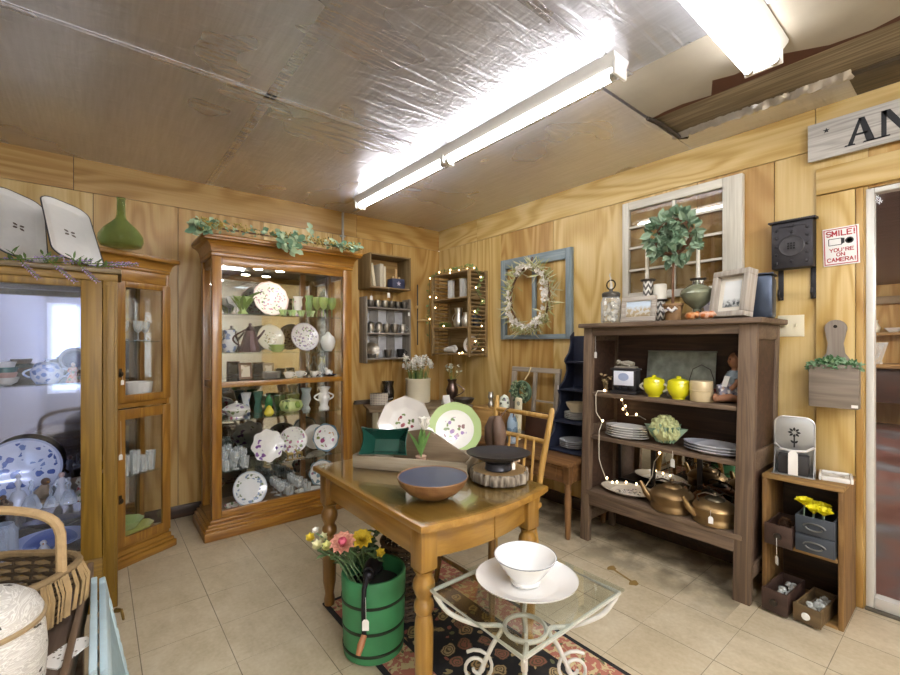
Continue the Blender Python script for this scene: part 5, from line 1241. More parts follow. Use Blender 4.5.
for k in range(330):
    a = rg.uniform(0, 2 * PI); p = Vector((rg.uniform(-.03, .02), WR * .92 * math.cos(a) + rg.uniform(-.03, .03), WR * 1.12 * math.sin(a) + rg.uniform(-.03, .03)))
    d = Vector((rg.uniform(-.8, .12), -math.sin(a) * rg.choice((-1, 1)) + .7 * math.cos(a) + rg.uniform(-.6, .6), math.cos(a) * rg.choice((-1, 1)) * .7 + .6 * math.sin(a) + rg.uniform(-.7, .5)))
    mb.mi = k % 2; mb.leaf(p, d, rg.uniform(.06, .15), .013, (-1, 0, rg.uniform(-.5, .5)), .1)
obj('grasses', mb, [plain('#a9aa70', .7, 0, .3), plain('#cbc69e', .7, 0, .2)], t)
for k in range(120):
    a = rg.uniform(.25 * PI, 2.05 * PI); c_ = Vector((rg.uniform(-.055, -.02), WR * .92 * math.cos(a) + rg.uniform(-.02, .02), WR * 1.12 * math.sin(a) + rg.uniform(-.02, .02)))
    for q in range(4): mf.leaf(c_, (rg.uniform(-1, 0), rg.uniform(-1, 1), rg.uniform(-1, 1)), .026, .024, (-1, 0, .2), .2)
o = obj('blossoms', mf, plain('#ece6dc', .7, 0, .12), t); o['kind'] = 'stuff'
# mailbox
mi_ = plain('#3f3d40', .5, .7, .3, .1, 25.0)
t = thing('iron_mailbox', 'black iron wall mailbox with studs and a pierced medallion, right of the white sash', 'mailbox', (-.001, -3.155, 1.70))
mb = MB(); mb.span(-.08, 0, -.088, .088, 0, .245, .004); bx_ = obj('box', mb, mi_, t)
mb = MB(); mb.prism([(0, .262), (0, .250), (-.095, .244), (-.096, .254)], .2, T(0, .1, 0) @ rotm(90, 0, 0), .001); obj('lid', mb, mi_, t)
mb = MB()
mb.lathe([(.052, 0), (.056, .003), (.052, .006), (.044, .004), (.03, .006), (0, .006)], 28, T(-.08, 0, .115) @ rotm(0, -90, 0)); md = obj('medallion', mb, plain('#4d4b4d', .45, .7, .3), bx_)
for i in range(3):
    for j in range(3):
        mb = MB(); mb.box(-.0868, (i - 1) * .0125, .115 + (j - 1) * .0125, .002, .009, .009, 0); obj('opening', mb, plain('#070707', .9), md)
for s_ in (-1, 1):
    for z in (.03, .075, .12, .165, .205):
        mb = MB(); mb.ball((-.081, s_ * .066, z), .0085, (.6, 1, 1), 10, 6); obj('stud', mb, mi_, bx_)
for z in (.035, .19):
    mb = MB(); mb.ball((-.081, 0, z), .0085, (.6, 1, 1), 10, 6); obj('stud', mb, mi_, bx_)
mb = MB(); mb.box(-.083, 0, .222, .004, .12, .006, .001); mb.box(-.084, 0, .222, .008, .02, .014, .002); obj('slot_bar', mb, mi_, bx_)
for y_ in (.062, -.078):
    mb = MB(); mb.span(-.012, -.006, y_ - .012, y_ + .012, -.165, 0, .001); mb.tube([(-.01, y_, -.155), (-.04, y_, -.16), (-.055, y_, -.135), (-.045, y_, -.11)], .006, 6); obj('paper_hook', mb, mi_, t)
# sign SMILE
t = thing('camera_sign', 'white plastic sign with red lettering about a camera, on the board beside the door', 'sign', M=T(-.024, -3.342, 1.788) @ rotm(-1.5, 0, 0))
red = plain('#b5343c', .5, 0, .05)
mb = MB(); mb.span(-.003, 0, -.07, .068, -.094, .098, .001); obj('panel', mb, plain('#efece8', .35, 0, .03), t)
MS = Matrix(((0, 0, -1, -.003), (-1, 0, 0, 0), (0, 1, 0, 0), (0, 0, 0, 1)))   # local x runs right, y up, raised towards the room
def border(mb, w, h, th, dep, M):
    old = mb.M; mb.M = old @ M
    mb.box(0, h, dep / 2, 2 * w + th, th, dep); mb.box(0, -h, dep / 2, 2 * w + th, th, dep); mb.box(-w, 0, dep / 2, th, 2 * h - th, dep); mb.box(w, 0, dep / 2, th, 2 * h - th, dep); mb.M = old
mb = MB(); border(mb, .062, .088, .004, .0006, MS @ T(0, .002, 0)); obj('border', mb, red, t)
for tx, x, y, h, wd, gp, th in (('SMILE!', -.052, .056, .025, .0165, .0055, .0055), ("YOU'RE", -.042, -.024, .016, .0125, .0045, .0035), ('ON', -.0155, -.047, .016, .0125, .005, .0035), ('CAMERA!', -.052, -.074, .018, .0125, .0045, .0038)):
    mb = MB(); letters(mb, tx, x, y, h, wd, gp, th, .0006, MS); obj('lettering', mb, red, t)
bkk = plain('#2a2a2c', .5)
mb = MB(); mb.M = MS
for a in ((-.02, .042, .05, .003), (-.02, .010, .05, .003), (-.045, .026, .003, .034), (.004, .026, .003, .034)): mb.box(a[0], a[1], .0004, a[2], a[3], .0008)
mb.prism([(.004, .011), (.016, .017), (.016, .040), (.004, .043)], .0008); obj('camera_body', mb, bkk, t)
mb = MB(); mb.M = MS; mb.lathe([(.016, 0), (.016, .001), (.010, .001), (.010, 0)], 24, T(.034, .026, 0)); obj('camera_lens', mb, bkk, t)
# switch plate
t = thing('switch_plate', 'cream double switch plate on the wall above the crate', 'switch', (-.0005, -3.135, 1.395))
mb = MB(); mb.span(-.006, 0, -.058, .058, -.058, .058, .002); pl = obj('plate', mb, plain('#e9e0c4', .35, 0, .03), t)
for y_ in (.023, -.023):
    mb = MB(); mb.box(-.011, y_, .004, .012, .009, .018, .002, rotm(0, 25, 0)); obj('toggle', mb, plain('#d9cfb0', .35), t)
# cutting board planter
cb = wood('#6b5f52', '#85786a', '#9c9082', 'y', 8.0, .8, 6.0, .6, .5)
t = thing('cutting_board_planter', 'wooden cutting board wall pocket with greenery, on the wall beside the doorway', 'planter', (-.027, -3.325, .98))
pr_ = []
for k in range(13):
    a = -PI * .2 + PI * 1.4 * k / 12; pr_.append((.044 * math.cos(a), .395 + .044 * math.sin(a)))
poly = [(-.09, .03), (-.082, .005), (.082, .005), (.09, .03), (.09, .19), (.06, .23), (.032, .27), (.026, .32)] + pr_ + [(-.026, .32), (-.032, .27), (-.06, .23), (-.09, .19)]
mb = MB(); mb.prism(poly, .018, Matrix(((0, 0, -1, 0), (-1, 0, 0, 0), (0, 1, 0, 0), (0, 0, 0, 1))), .003); obj('board', mb, wood('#75695a', '#91857a', '#a89d90', 'z', 8.0, .8, 6.0, .6, .5), t)
mb = MB(); mb.lathe([(.008, 0), (.008, .002), (0, .002)], 14, T(-.018, 0, .405) @ rotm(0, -90, 0)); obj('hanging_hole', mb, plain('#241c14', .9), t)
mb = MB(); mb.span(-.075, -.063, -.095, .095, 0, .215, .005); obj('pocket_front', mb, cb, t)
for s_ in (-1, 1):
    mb = MB(); mb.span(-.0625, -.019, s_ * .09 - .004, s_ * .09 + .004, .002, .2, .001); obj('pocket_side', mb, cb, t)
mb = MB(); mb.span(-.0762, -.0752, -.092, -.068, .008, .022); l_ = obj('price_sticker', mb, paper, t)
rg = random.Random(31); mb = MB()
for k in range(260):
    y_ = rg.uniform(-.098, .098); z = .19 + rg.random() * .055 * (1 - (y_ / .12) ** 2); mb.mi = k % 2
    mb.leaf((rg.uniform(-.075, -.03), y_, z), (rg.uniform(-1, .2), rg.uniform(-1, 1), rg.uniform(-.5, 1)), rg.uniform(.018, .032), .014, (-1, 0, .5))
obj('greenery', mb, [plain('#8fae8a', .6, 0, .25), plain('#4f7a4e', .6, 0, .3)], t)
# AN sign
sg = wood('#8a8580', '#c9c5be', '#e6e3dd', 'y', 16.0, 1.2, 7.0, .8, .55, 0, .3)
t = thing('wooden_sign', 'long whitewashed wooden sign with black letters and a star, above the doorway', 'sign', (-.027, -3.215, 2.245), 0)
mb = MB(); mb.span(-.016, 0, -1.25, 0, 0, .192, .003); obj('board', mb, sg, t)
blkp = plain('#24262a', .6, 0, .15)
def serif(mb, ch, x, y, h, w, M, dep=.0012):
    old = mb.M; mb.M = old @ M
    if ch == 'A':
        mb.prism([(x, y), (x + .018, y), (x + w * .5 + .004, y + h), (x + w * .5 - .008, y + h)], dep); mb.prism([(x + w - .03, y), (x + w, y), (x + w * .5 + .012, y + h), (x + w * .5 - .010, y + h)], dep)
        mb.prism([(x + w * .24, y + h * .34), (x + w * .76, y + h * .34), (x + w * .74, y + h * .42), (x + w * .27, y + h * .42)], dep)
        mb.prism([(x - .012, y), (x + .03, y), (x + .026, y + .007), (x - .008, y + .007)], dep); mb.prism([(x + w - .045, y), (x + w + .012, y), (x + w + .008, y + .007), (x + w - .04, y + .007)], dep)
    elif ch == 'N':
        mb.prism([(x, y), (x + .018, y), (x + .018, y + h), (x, y + h)], dep); mb.prism([(x + w - .018, y), (x + w, y), (x + w, y + h), (x + w - .018, y + h)], dep); mb.prism([(x, y + h), (x + .03, y + h), (x + w, y), (x + w - .026, y)], dep)
        mb.prism([(x - .012, y), (x + .03, y), (x + .03, y + .007), (x - .012, y + .007)], dep); mb.prism([(x + w - .03, y + h - .007), (x + w + .012, y + h - .007), (x + w + .012, y + h), (x + w - .03, y + h)], dep)
    mb.M = old
MA = Matrix(((0, 0, -1, -.016), (-1, 0, 0, 0), (0, 1, 0, 0), (0, 0, 0, 1)))
for ch_, x in (('A', .155), ('N', .275)):
    mb = MB(); serif(mb, ch_, x, .03, .125, .10, MA); obj('letter', mb, blkp, t)
mb = MB(); mb.prism([((.014 if k % 2 == 0 else .006) * math.sin(PI * k / 5), (.014 if k % 2 == 0 else .006) * math.cos(PI * k / 5)) for k in range(10)], .0012, MA @ T(.075, .14, 0)); obj('star', mb, blkp, t)

# ------------------------------------------------------------------ things on and in the crate
t = thing('metal_wall_pocket', 'tall galvanised metal wall pocket with a flower cutout and a white tag, on the crate', 'wall pocket', (-.225, -3.197, .6455), 8)
galv = plain('#a9aaa9', .4, .75, .12, .05, 14.0)
def archp(w, h, r):
    return [(-w, 0), (w, 0)] + [(w - r + r * math.cos(a), h - r + r * math.sin(a)) for a in [PI / 2 * k / 6 for k in range(7)]] + [(-w + r - r * math.sin(a), h - r + r * math.cos(a)) for a in [PI / 2 * k / 6 for k in range(7)]]
MP = Matrix(((0, 0, -1, .03), (-1, 0, 0, 0), (0, 1, 0, 0), (0, 0, 0, 1)))
mb = MB(); mb.prism(archp(.08, .283, .04), .004, MP, .001); obj('back_plate', mb, galv, t)
pts = [(.026, -.09, .005)] + [(.026, -y, z) for y, z in archp(.08, .283, .04)[1:]]
mb = MB(); mb.tube([(.028, -y, max(z, .004)) for y, z in archp(.08, .283, .04)], .004, 6, True); obj('rolled_rim', mb, plain('#c9c9c6', .35, .7), t)
mb = MB(); mb.span(-.05, .03, -.085, .085, 0, .006, .002); obj('base', mb, galv, t)
for s_ in (-1, 1):
    mb = MB(); mb.prism([(.024, .007), (-.045, .007), (.01, .12), (.024, .19)], .003, T(0, s_ * .077, 0) @ rotm(90, 0, 0)); obj('side_plate', mb, galv, t)
mb = MB(); mb.tube([(.022, .078, .14), (-.035, .05, .128), (-.045, 0, .124), (-.035, -.05, .128), (.022, -.078, .14)], .006, 8); obj('cross_bar', mb, plain('#e0dfdb', .4, .3), t)
dkm = plain('#1c1b1c', .8)
for k in range(8):
    a = 2 * PI * k / 8; mb = MB(); mb.leaf((.0245, -.0 + .007 * math.cos(a), .205 + .007 * math.sin(a)), (0, math.cos(a), math.sin(a)), .02, .012, (-1, 0, 0), .02); obj('flower_petal', mb, dkm, t)
mb = MB(); mb.box(.0248, 0, .158, .0015, .006, .055); mb.leaf((.0245, 0, .15), (0, .7, .7), .022, .011, (-1, 0, 0), .02); mb.leaf((.0245, 0, .15), (0, -.7, .7), .022, .011, (-1, 0, 0), .02); obj('flower_stem', mb, dkm, t)
mb = MB(); mb.span(-.04, .018, -.06, .06, .0065, .10, .004); obj('dark_pot', mb, plain('#2b2827', .6, 0, .3, .2, 30.0), t)
mb = MB(); mb.prism([(-.018, .0075), (.02, .0075), (.02, .112), (.008, .13), (-.006, .13), (-.018, .112)], .0015, T(-.052, 0, 0) @ Matrix(((0, 0, -1, 0), (-1, 0, 0, 0), (0, 1, 0, 0), (0, 0, 0, 1)))); obj('white_tag', mb, paper, t)
t = thing('framed_tile', 'small white framed tile lying on the crate beside the metal pocket', 'tile', (-.16, -3.345, .6455), 10)
mb = MB()
mb.span(-.06, .06, -.05, .05, 0, .012, .003); obj('tile', mb, speckle('#d8d3c6', ['#7d7468', '#a49a86'], 30.0, .5), t)
for a in ((-.07, .07, .051, .062), (-.07, .07, -.062, -.051), (-.07, -.061, -.05, .05), (.061, .07, -.05, .05)):
    mb = MB(); mb.span(a[0], a[1], a[2], a[3], 0, .022, .003); obj('frame_rail', mb, white, t)
# yellow flowers in the blue chest
yf = plain('#e8dc12', .6, 0, .08, 0, 30.0)
rg = random.Random(41)
for k in range(5):
    y_ = -3.258 - .036 * (k % 3) - (.02 if k > 2 else 0); x_ = -.315 + .07 * (k // 3)
    t = thing('yellow_flower', ('silk yellow flower standing tallest at the left in the blue chest', 'silk yellow flower in the middle of the front row in the blue chest', 'silk yellow flower at the front right corner of the blue chest', 'silk yellow flower at the back left in the blue chest', 'silk yellow flower at the back right in the blue chest')[k], 'flower', (x_, y_, .4165))
    mb = MB(); mb.tube([(0, 0, 0), (0, .002, .055), (0, 0, .085 + .03 * (k == 0))], .003, 5); obj('stem', mb, leafg, t)
    mb = MB(); hz = .085 + .03 * (k == 0)
    for q in range(7):
        a = 2 * PI * q / 7 + k; mb.leaf((0, 0, hz), (math.cos(a) - .3, math.sin(a), .5 + .6 * rg.random()), .047, .05, (-.4, 0, 1), .35)
    obj('petals', mb, yf, t)
    mb = MB(); mb.ball((-.004, 0, hz + .008), .009, (1, 1, 1), 8, 6); obj('flower_centre', mb, plain('#c9a80f', .8), t)
# glass pieces and pine cones in the loose drawers
def knob_mb():
    mb = MB(); mb.lathe([(.004, 0), (.004, .008), (.011, .012), (.014, .02), (.010, .028), (0, .03)], 10, None, 1, 1, False); return mb
src = None
for (ox, oy, rz_, w_, zt, lab, grp, nn) in ((-.417, -3.113, -4, .105, .062, 'clear faceted glass piece in the heap in the dark brown floor drawer', 'glass pieces in the dark brown drawer', 16), (-.40, -3.232, -6, .105, .042, 'clear faceted glass piece in the heap in the olive brown floor drawer', 'glass pieces in the olive brown drawer', 22)):
    Md = T(ox, oy, .0125) @ rotm(0, 0, rz_)
    for k in range(nn):
        lx_, ly_ = .04 + .165 * (k // 4) / (nn / 4) + .006 * rg.random(), -.033 - (w_ - .066) * (k % 4) / 3
        M_ = Md @ T(lx_, ly_, .014 + .006 * rg.random() + (zt if k % 2 else zt * .55)) @ rotm(rg.uniform(0, 180), rg.uniform(0, 360), 0)
        if src is None:
            src = one('crystal_ornament', knob_mb(), crystal('#eef0ea', .35), lab, 'glass piece', M=M_, group=grp)
        else: dup(src, label=lab, group=grp, M=M_)
    mb = MB(); mb.span(.015, .235, -w_ + .014, -.014, .0095, .0095 + zt * .5, .004)
    o = one('packing_paper', mb, plain('#6d6252', .9, 0, .3, .6, 60.0), ('crumpled brown paper under the glass pieces in the dark brown drawer', 'crumpled brown paper under the glass pieces in the olive brown drawer')[zt < .05], 'paper', M=Md)
for k, (lx_, ly_, lab) in enumerate(((.058, -.056, 'brown pine cone at the front of the upper crate drawer'), (.132, -.056, 'pine cone at the back of the upper crate drawer, sticking up'))):
    t = thing('pine_cone', lab, 'pine cone', (-.379 + lx_, -3.112 + ly_, .331 + .012 + (.025 if k == 1 else .0)))
    mb = MB(); mb.ball((0, 0, .02), .024, (1, 1, 1.3), 10, 8); obj('core', mb, plain('#4d3420', .8), t)
    mb = MB()
    for q in range(60):
        a = q * 2.4; z = .058 * q / 60 - .008; rr = .026 * math.sin(min(1, .12 + q / 60) * PI * .93) + .004
        mb.leaf((rr * .6 * math.cos(a), rr * .6 * math.sin(a), z), (math.cos(a), math.sin(a), .4), .018, .018, (0, 0, 1), .2)
    obj('scales', mb, plain('#7d5b3a', .8, 0, .3), t)
# the other room: wall shelf with bric a brac, a dark table, a chair
t = thing('wall_shelf', 'wooden wall shelf seen through the doorway on the far wall', 'shelf', (6.98, -3.0, 1.42)); mb = MB(); mb.span(-.3, .015, -1.2, 1.2, 0, .05, .004); obj('board', mb, cry, t)
for e in (-.9, .9):
    mb = MB(); mb.prism([(.015, 0), (-.22, 0), (.015, -.2)], .03, T(0, e, -.001) @ rotm(90, 0, 0)); obj('bracket', mb, cry, t)
rg = random.Random(51)
for k in range(9):
    y_ = -2.05 - .21 * k; h_ = rg.uniform(.08, .3)
    vessel(('vase', 'bowl', 'candlestick')[k % 3], ('pale vase', 'white bowl', 'brass candlestick')[k % 3] + ' on the far shelf in the next room', ('vase', 'bowl', 'candlestick')[k % 3], 6.82, y_, 1.47, ([(.05, 0), (.07, .08), (.03, .16), (.04, .2), (0, .2)], [(.05, 0), (.11, .07), (.1, .07), (0, .02)], [(.06, 0), (.02, .03), (.015, .25), (.035, .27), (0, .28)])[k % 3], (cream, white, brass)[k % 3], group='bric-a-brac on the far shelf, ' + ('vases', 'bowls', 'candlesticks')[k % 3])
t = thing('console_table', 'dark brown panelled table against the far wall of the next room', 'table', (6.6, -3.1, 0))
mb = MB(); mb.span(-.4, .38, -1.0, 1.0, .92, .98, .006); obj('tabletop', mb, cry, t)
mb = MB(); mb.span(-.3, .36, -.9, .9, .40, .92, .004); obj('case', mb, wood('#2a1a12', '#43291c', '#573628', 'y'), t)
for sx in (-.27, .33):
    for sy in (-.86, .86):
        mb = MB(); mb.span(sx - .03, sx + .03, sy - .03, sy + .03, 0, .40, .003); obj('leg', mb, blk, t)
q = vessel('glass_vase', 'clear glass vase on the far table in the next room', 'vase', 6.45, -2.75, .98, [(.06, 0), (.05, .05), (.09, .2), (.12, .33), (.1, .33), (0, .06)], cry_)
vessel('white_jug', 'white jug on the far table in the next room', 'jug', 6.45, -3.28, .98, [(.11, 0), (.14, .12), (.12, .3), (.08, .36), (.09, .42), (.07, .42), (0, .1)], white, 0, 1, .015)
t = thing('dining_chair', 'brown wooden chair in the next room, at the right edge of the doorway', 'chair', (3.9, -3.52, 0), -70)
chm = wood('#3f2a1a', '#5c3f28', '#775638', 'z')
mb = MB(); mb.span(-.21, .21, -.21, .21, .43, .46, .008); obj('seat', mb, chm, t)
for sx in (-.18, .18):
    mb = MB(); mb.tube([(sx, .19, 0), (sx, .19, .45), (sx, .24, .92)], .018, 8); obj('back_post', mb, chm, t)
    mb = MB(); mb.cyl((sx, -.18, 0), (sx, -.18, .43), .018); obj('leg', mb, chm, t)
for z in (.62, .76, .88):
    mb = MB(); mb.box(0, .205 + (z - .45) * .09, z, .34, .016, .05, .004); obj('back_slat', mb, chm, t)
# ------------------------------------------------------------------ tops of the left cabinets
enam = plain('#f6f5f3', .18, 0, .03, 0, 30.0, .5)
def rrect(w, h, r, n=6):
    out = []
    for cx_, cy_, a0 in ((w - r, h - r, 0), (-w + r, h - r, 90), (-w + r, -h + r, 180), (w - r, -h + r, 270)):
        out += [(cx_ + r * math.cos(R(a0 + 90 * k / n)), cy_ + r * math.sin(R(a0 + 90 * k / n))) for k in range(n + 1)]
    return out
def tray(label, M, w, h):
    q = thing('enamel_tray', label, 'tray', M=M)
    rings = [(0, 0, 0), (.03, .03, 0), (.012, .012, .016), (0, 0, .02), (0, 0, .024)]
    prof = [(-.04, .004), (-.03, .006), (-.010, .022), (0, .024), (.002, .020), (-.010, .016), (-.032, 0), (-.05, -.001)]
    vs = []; fs = []; n = None
    for d, z in prof:
        p = rrect(w + d, h + d, .07 + d if .07 + d > .02 else .02); n = len(p); vs += [(x, y, z) for x, y in p]
    for i in range(len(prof) - 1):
        for k in range(n): fs.append((i * n + k, i * n + (k + 1) % n, (i + 1) * n + (k + 1) % n, (i + 1) * n + k))
    fs.append(tuple(range(n))); fs.append(tuple((len(prof) - 1) * n + k for k in reversed(range(n))))
    mb = MB(); mb.add(vs, fs, False); obj('dish', mb, enam, q)
    mb = MB(); mb.tube([(x, y, .0225) for x, y in rrect(w + .001, h + .001, .07)], .0035, 6, True); obj('rim', mb, plain('#3a3a40', .3), q)
    mb = MB()
    for k in range(4):
        a = PI / 4 + k * PI / 2; mb.leaf((.008 * math.cos(a), .008 * math.sin(a), .0043), (math.cos(a), math.sin(a), 0), .026, .02, (0, 0, 1), .01)
    obj('motif', mb, plain('#6b5f58', .5), q)
    return q
def corner_frame(tl, tr, bl):
    tl, tr, bl = Vector(tl), Vector(tr), Vector(bl); x = tr - tl; y = tl - bl
    c_ = (tr + bl) / 2; xn = x.normalized(); yn = (y - xn * y.dot(xn)).normalized(); zn = xn.cross(yn)
    return Matrix(((xn.x, yn.x, zn.x, c_.x), (xn.y, yn.y, zn.y, c_.y), (xn.z, yn.z, zn.z, c_.z), (0, 0, 0, 1))), x.length / 2, y.dot(yn) / 2
M_, w_, h_ = corner_frame((-3.201, -0.617, 2.096), (-3.005, -0.531, 2.047), (-3.079, -0.986, 1.706))
tray('white enamel tray with a dark rim tilted on the left cabinet, nearer the bottle', M_, w_, h_)
M_, w_, h_ = corner_frame((-3.431, -0.352, 2.187), (-3.235, -0.267, 2.123), (-3.287, -0.740, 1.732))
tray('white enamel tray tilted up on the left cabinet, the one cut by the photo edge', M_, w_, h_)
vessel('glass_bottle', 'squat green glass bottle with a long neck, on top of the corner cabinet', 'bottle', -2.824, -0.716, 1.837, [(.05, 0), (.095, .012), (.106, .04), (.104, .07), (.08, .11), (.045, .145), (.027, .165), (.021, .19), (.019, .27), (.022, .285), (.018, .285), (.015, .19), (.02, .17), (.07, .11), (.098, .06), (.09, .02), (0, .01)], crystal('#a3b574', .07), n=36)
lavm = plain('#b39ad0', .8, 0, .25, 0, 60.0)
rg = random.Random(61)
for k in range(9):
    px_ = -3.33 + .05 * k; L = .16 + .05 * rg.random()
    d = Vector((.8 + .3 * rg.random(), -.30 - .12 * (k % 3), .02 + .05 * (k % 3))).normalized()
    t = thing('lavender_sprig', 'sprig of purple lavender in the loose bunch lying along the left cabinet top', 'lavender', (px_, -1.03 - .02 * (k % 3), 1.672 + .014 * (k % 2)), 0, 'lavender bunch on the left cabinet')
    if k in (1, 3, 5):
        t.location = (px_ + .06, -1.113, 1.70); d = Vector((.45 + .1 * rg.random(), -.42, -.62 + .1 * rg.random())).normalized()
    mb = MB(); mb.tube([(0, 0, 0), d * L * .55, d * L], .0022, 5); obj('stem', mb, ggreen, t)
    mb = MB()
    for q in range(34):
        u = .42 + .58 * q / 33; a = q * 2.4; p = d * L * u; s1 = d.cross(Vector((0, 0, 1))).normalized(); s2 = d.cross(s1)
        mb.leaf(p, d * .6 + s1 * math.cos(a) + s2 * math.sin(a), .014, .011, (0, 0, 1), .2)
    obj('flower_head', mb, lavm, t)
    mb = MB()
    for q in range(5): mb.leaf(d * L * .12 * q * .6, (rg.uniform(-.6, .8), rg.uniform(-1, .2), rg.uniform(.1, .8)), .045, .012, (0, 0, 1), .15)
    obj('leaves', mb, plain('#6d8a52', .6, 0, .3), t)
# garland on the curio crown
t = thing('eucalyptus_garland', 'eucalyptus garland with yellow berries lying along the curio cabinet crown', 'garland', (-1.83, -.632, 2.048))
rg = random.Random(71)
path = [(-.625, -.02, -.05), (-.585, -.02, .0), (-.45, .0, .006), (-.2, 0, .006), (.05, -.012, .0), (.25, -.01, .0), (.42, -.01, -.005), (.50, -.02, -.012)]
mb = MB(); mb.tube(path, .005, 6); obj('vine', mb, twig, t)
m1 = MB(); m2 = MB()
for k in range(300):
    u = rg.random() * (len(path) - 1); i = int(u); f = u - i; p = Vector(path[i]).lerp(Vector(path[i + 1]), f) + Vector((rg.uniform(-.03, .03), rg.uniform(-.04, .02), rg.uniform(-.015, .035)))
    big = .35 < (p.x + .655) / 1.2 < .62 or p.x > .3 or p.x < -.5
    if k % 3: 
        m1.mi = k % 2; m1.leaf(p, (rg.uniform(-1, 1), rg.uniform(-1, .3), rg.uniform(-.5, .8)), rg.uniform(.035, .06) if big else .03, rg.uniform(.035, .055) if big else .02, (rg.uniform(-.3, .3), -1, .6), .12)
    else:
        for q in range(5): m2.ball(p + Vector((rg.uniform(-.02, .02), rg.uniform(-.02, .0), rg.uniform(-.01, .02))), .006, (1, 1, 1), 5, 4)
for k in range(40):
    p = Vector((rg.uniform(-.12, .02), -.075 + rg.uniform(-.02, .01), rg.uniform(-.10, .0))); m1.mi = k % 2; m1.leaf(p, (rg.uniform(-1, 1), -.3, rg.uniform(-1, .4)), .055, .05, (0, -1, .3), .12)
m1.mi = 0; m1.tube([(.13, 0, .01), (.14, -.01, .07), (.135, 0, .11)], .002, 4)
for z in (.06, .08, .10, .115): m1.leaf((.135, -.005, z), (rg.uniform(-1, 1), -.2, .5), .045, .042, (0, -1, .2), .1)
obj('leaves', m1, [plain('#a9bd98', .6, 0, .3), plain('#6f9272', .6, 0, .3)], t); o = obj('berries', m2, plain('#b39a45', .5, 0, .25), t); o['kind'] = 'stuff'

# ------------------------------------------------------------------ wall shelves in the corner
cw_ = wood('#6b5536', '#8d7450', '#ab9168', 'x', 10.0, .9, 6.0, .7, .5)
t = thing('wall_crate', 'open wooden crate with books, hung high on the back wall by the corner', 'crate', (-.756, -.001, 1.816))
cwz = wood('#5b4a2c', '#7b6540', '#98805a', 'z', 10.0, .9, 6.0, .7, .5)
for x0, x1 in ((-.226, -.212), (.212, .226)):
    mb = MB(); mb.span(x0, x1, -.236, 0, 0, .321, .002); obj('side_board', mb, cwz, t)
for z0, z1 in ((0, .013), (.308, .321)):
    mb = MB(); mb.span(-.2115, .2115, -.236, 0, z0, z1, .002); obj('board', mb, cw_, t)
mb = MB(); mb.span(-.2115, .2115, -.010, -.001, .0135, .3075); obj('back_board', mb, wood('#7d6034', '#a07e4a', '#b99660', 'x'), t)
tagprice(t, (-.03, -.24, .012), .05, 1.3)
def book(label, x, y, z, w, d, h, lean_, col, M=None):
    q = thing('book', label, 'book', M=T(x, y, z) @ rotm(0, lean_, 0))
    mb = MB(); mb.span(0, .004, -d, 0, 0, h, .001); mb.span(w - .004, w, -d, 0, 0, h, .001); mb.span(.004, w - .004, -d, -d + .004, 0, h, .001); obj('cover', mb, plain(col, .7, 0, .12), q)
    mb = MB(); mb.span(.0045, w - .0045, -d + .0045, -.004, .004, h - .004); obj('pages', mb, plain('#e4dcc6', .9, 0, .08), q)
book('cream book leaning at the left end of the wall crate', -.915, -.035, 1.8315, .028, .15, .22, -9, '#d3c6a6')
book('pale grey book upright in the middle of the wall crate books', -.845, -.035, 1.8305, .036, .15, .225, 0, '#b9ae98')
book('thin ivory book at the right of the wall crate books', -.800, -.035, 1.8305, .022, .14, .205, 0, '#ddd3ba')
t = thing('star_box', 'navy blue box with a pale star, holding candles, in the wall crate', 'box', (-.635, -.13, 1.8305))
nvb = plain('#3a3f58', .5, 0, .15)
for a in ((-.068, .068, -.05, -.042), (-.068, .068, .042, .05), (-.068, -.060, -.0415, .0415), (.060, .068, -.0415, .0415)):
    mb = MB(); mb.span(a[0], a[1], a[2], a[3], 0, .1, .001); obj('side_panel', mb, nvb, t)
mb = MB(); mb.span(-.0595, .0595, -.0415, .0415, .0, .006); obj('bottom', mb, nvb, t)
mb = MB(); mb.prism([((.026 if k % 2 == 0 else .011) * math.sin(PI * k / 5), (.026 if k % 2 == 0 else .011) * math.cos(PI * k / 5)) for k in range(10)], .001, T(0, -.0505, .052) @ rotm(90, 0, 0)); obj('star', mb, plain('#b9b6c6', .6), t)
for k, x in enumerate((-.035, .0, .035)):
    q = thing('candle', ('small tan candle standing at the left in the star box', 'tall tan candle in the middle of the star box', 'small tan candle standing at the right in the star box')[k], 'candle', (-.635 + x, -.13, 1.837))
    mb = MB(); mb.lathe([(.011, 0), (.011, (.12, .19, .115)[k]), (.008, (.122, .193, .117)[k]), (0, (.122, .193, .117)[k])], 12); obj('wax', mb, plain('#c9a878', .5, 0, .1), q)
    mb = MB(); mb.cyl((0, 0, (.122, .193, .117)[k]), (0, 0, (.132, .203, .127)[k]), .001, None, 5); obj('wick', mb, blk, q)
sw = wood('#6f675c', '#90877a', '#aba295', 'z', 10.0, .9, 6.0, .8, .5); swx = wood('#6f675c', '#90877a', '#aba295', 'x', 10.0, .9, 6.0, .8, .5)
t = thing('wall_shelf', 'grey weathered wall shelf full of silver cups, under the wall crate', 'shelf', (-.718, -.001, 1.11))
for x0, x1 in ((-.253, -.238), (.238, .253)):
    mb = MB(); mb.span(x0, x1, -.14, 0, 0, .633, .002); obj('side_board', mb, sw, t)
for z in (.047, .29, .535):
    mb = MB(); mb.span(-.2375, .2375, -.14, -.009, z - .014, z, .002); obj('shelf', mb, swx, t)
for k in range(5):
    mb = MB(); mb.span(-.237 + .095 * k, -.237 + .095 * (k + 1) - .004, -.008, -.001, .03, .60, .001); obj('back_slat', mb, (plain('#c9c9cc', .8, 0, .15, .1, 20.0), plain('#8f8b86', .8, 0, .25, .1, 20.0))[k % 2], t)
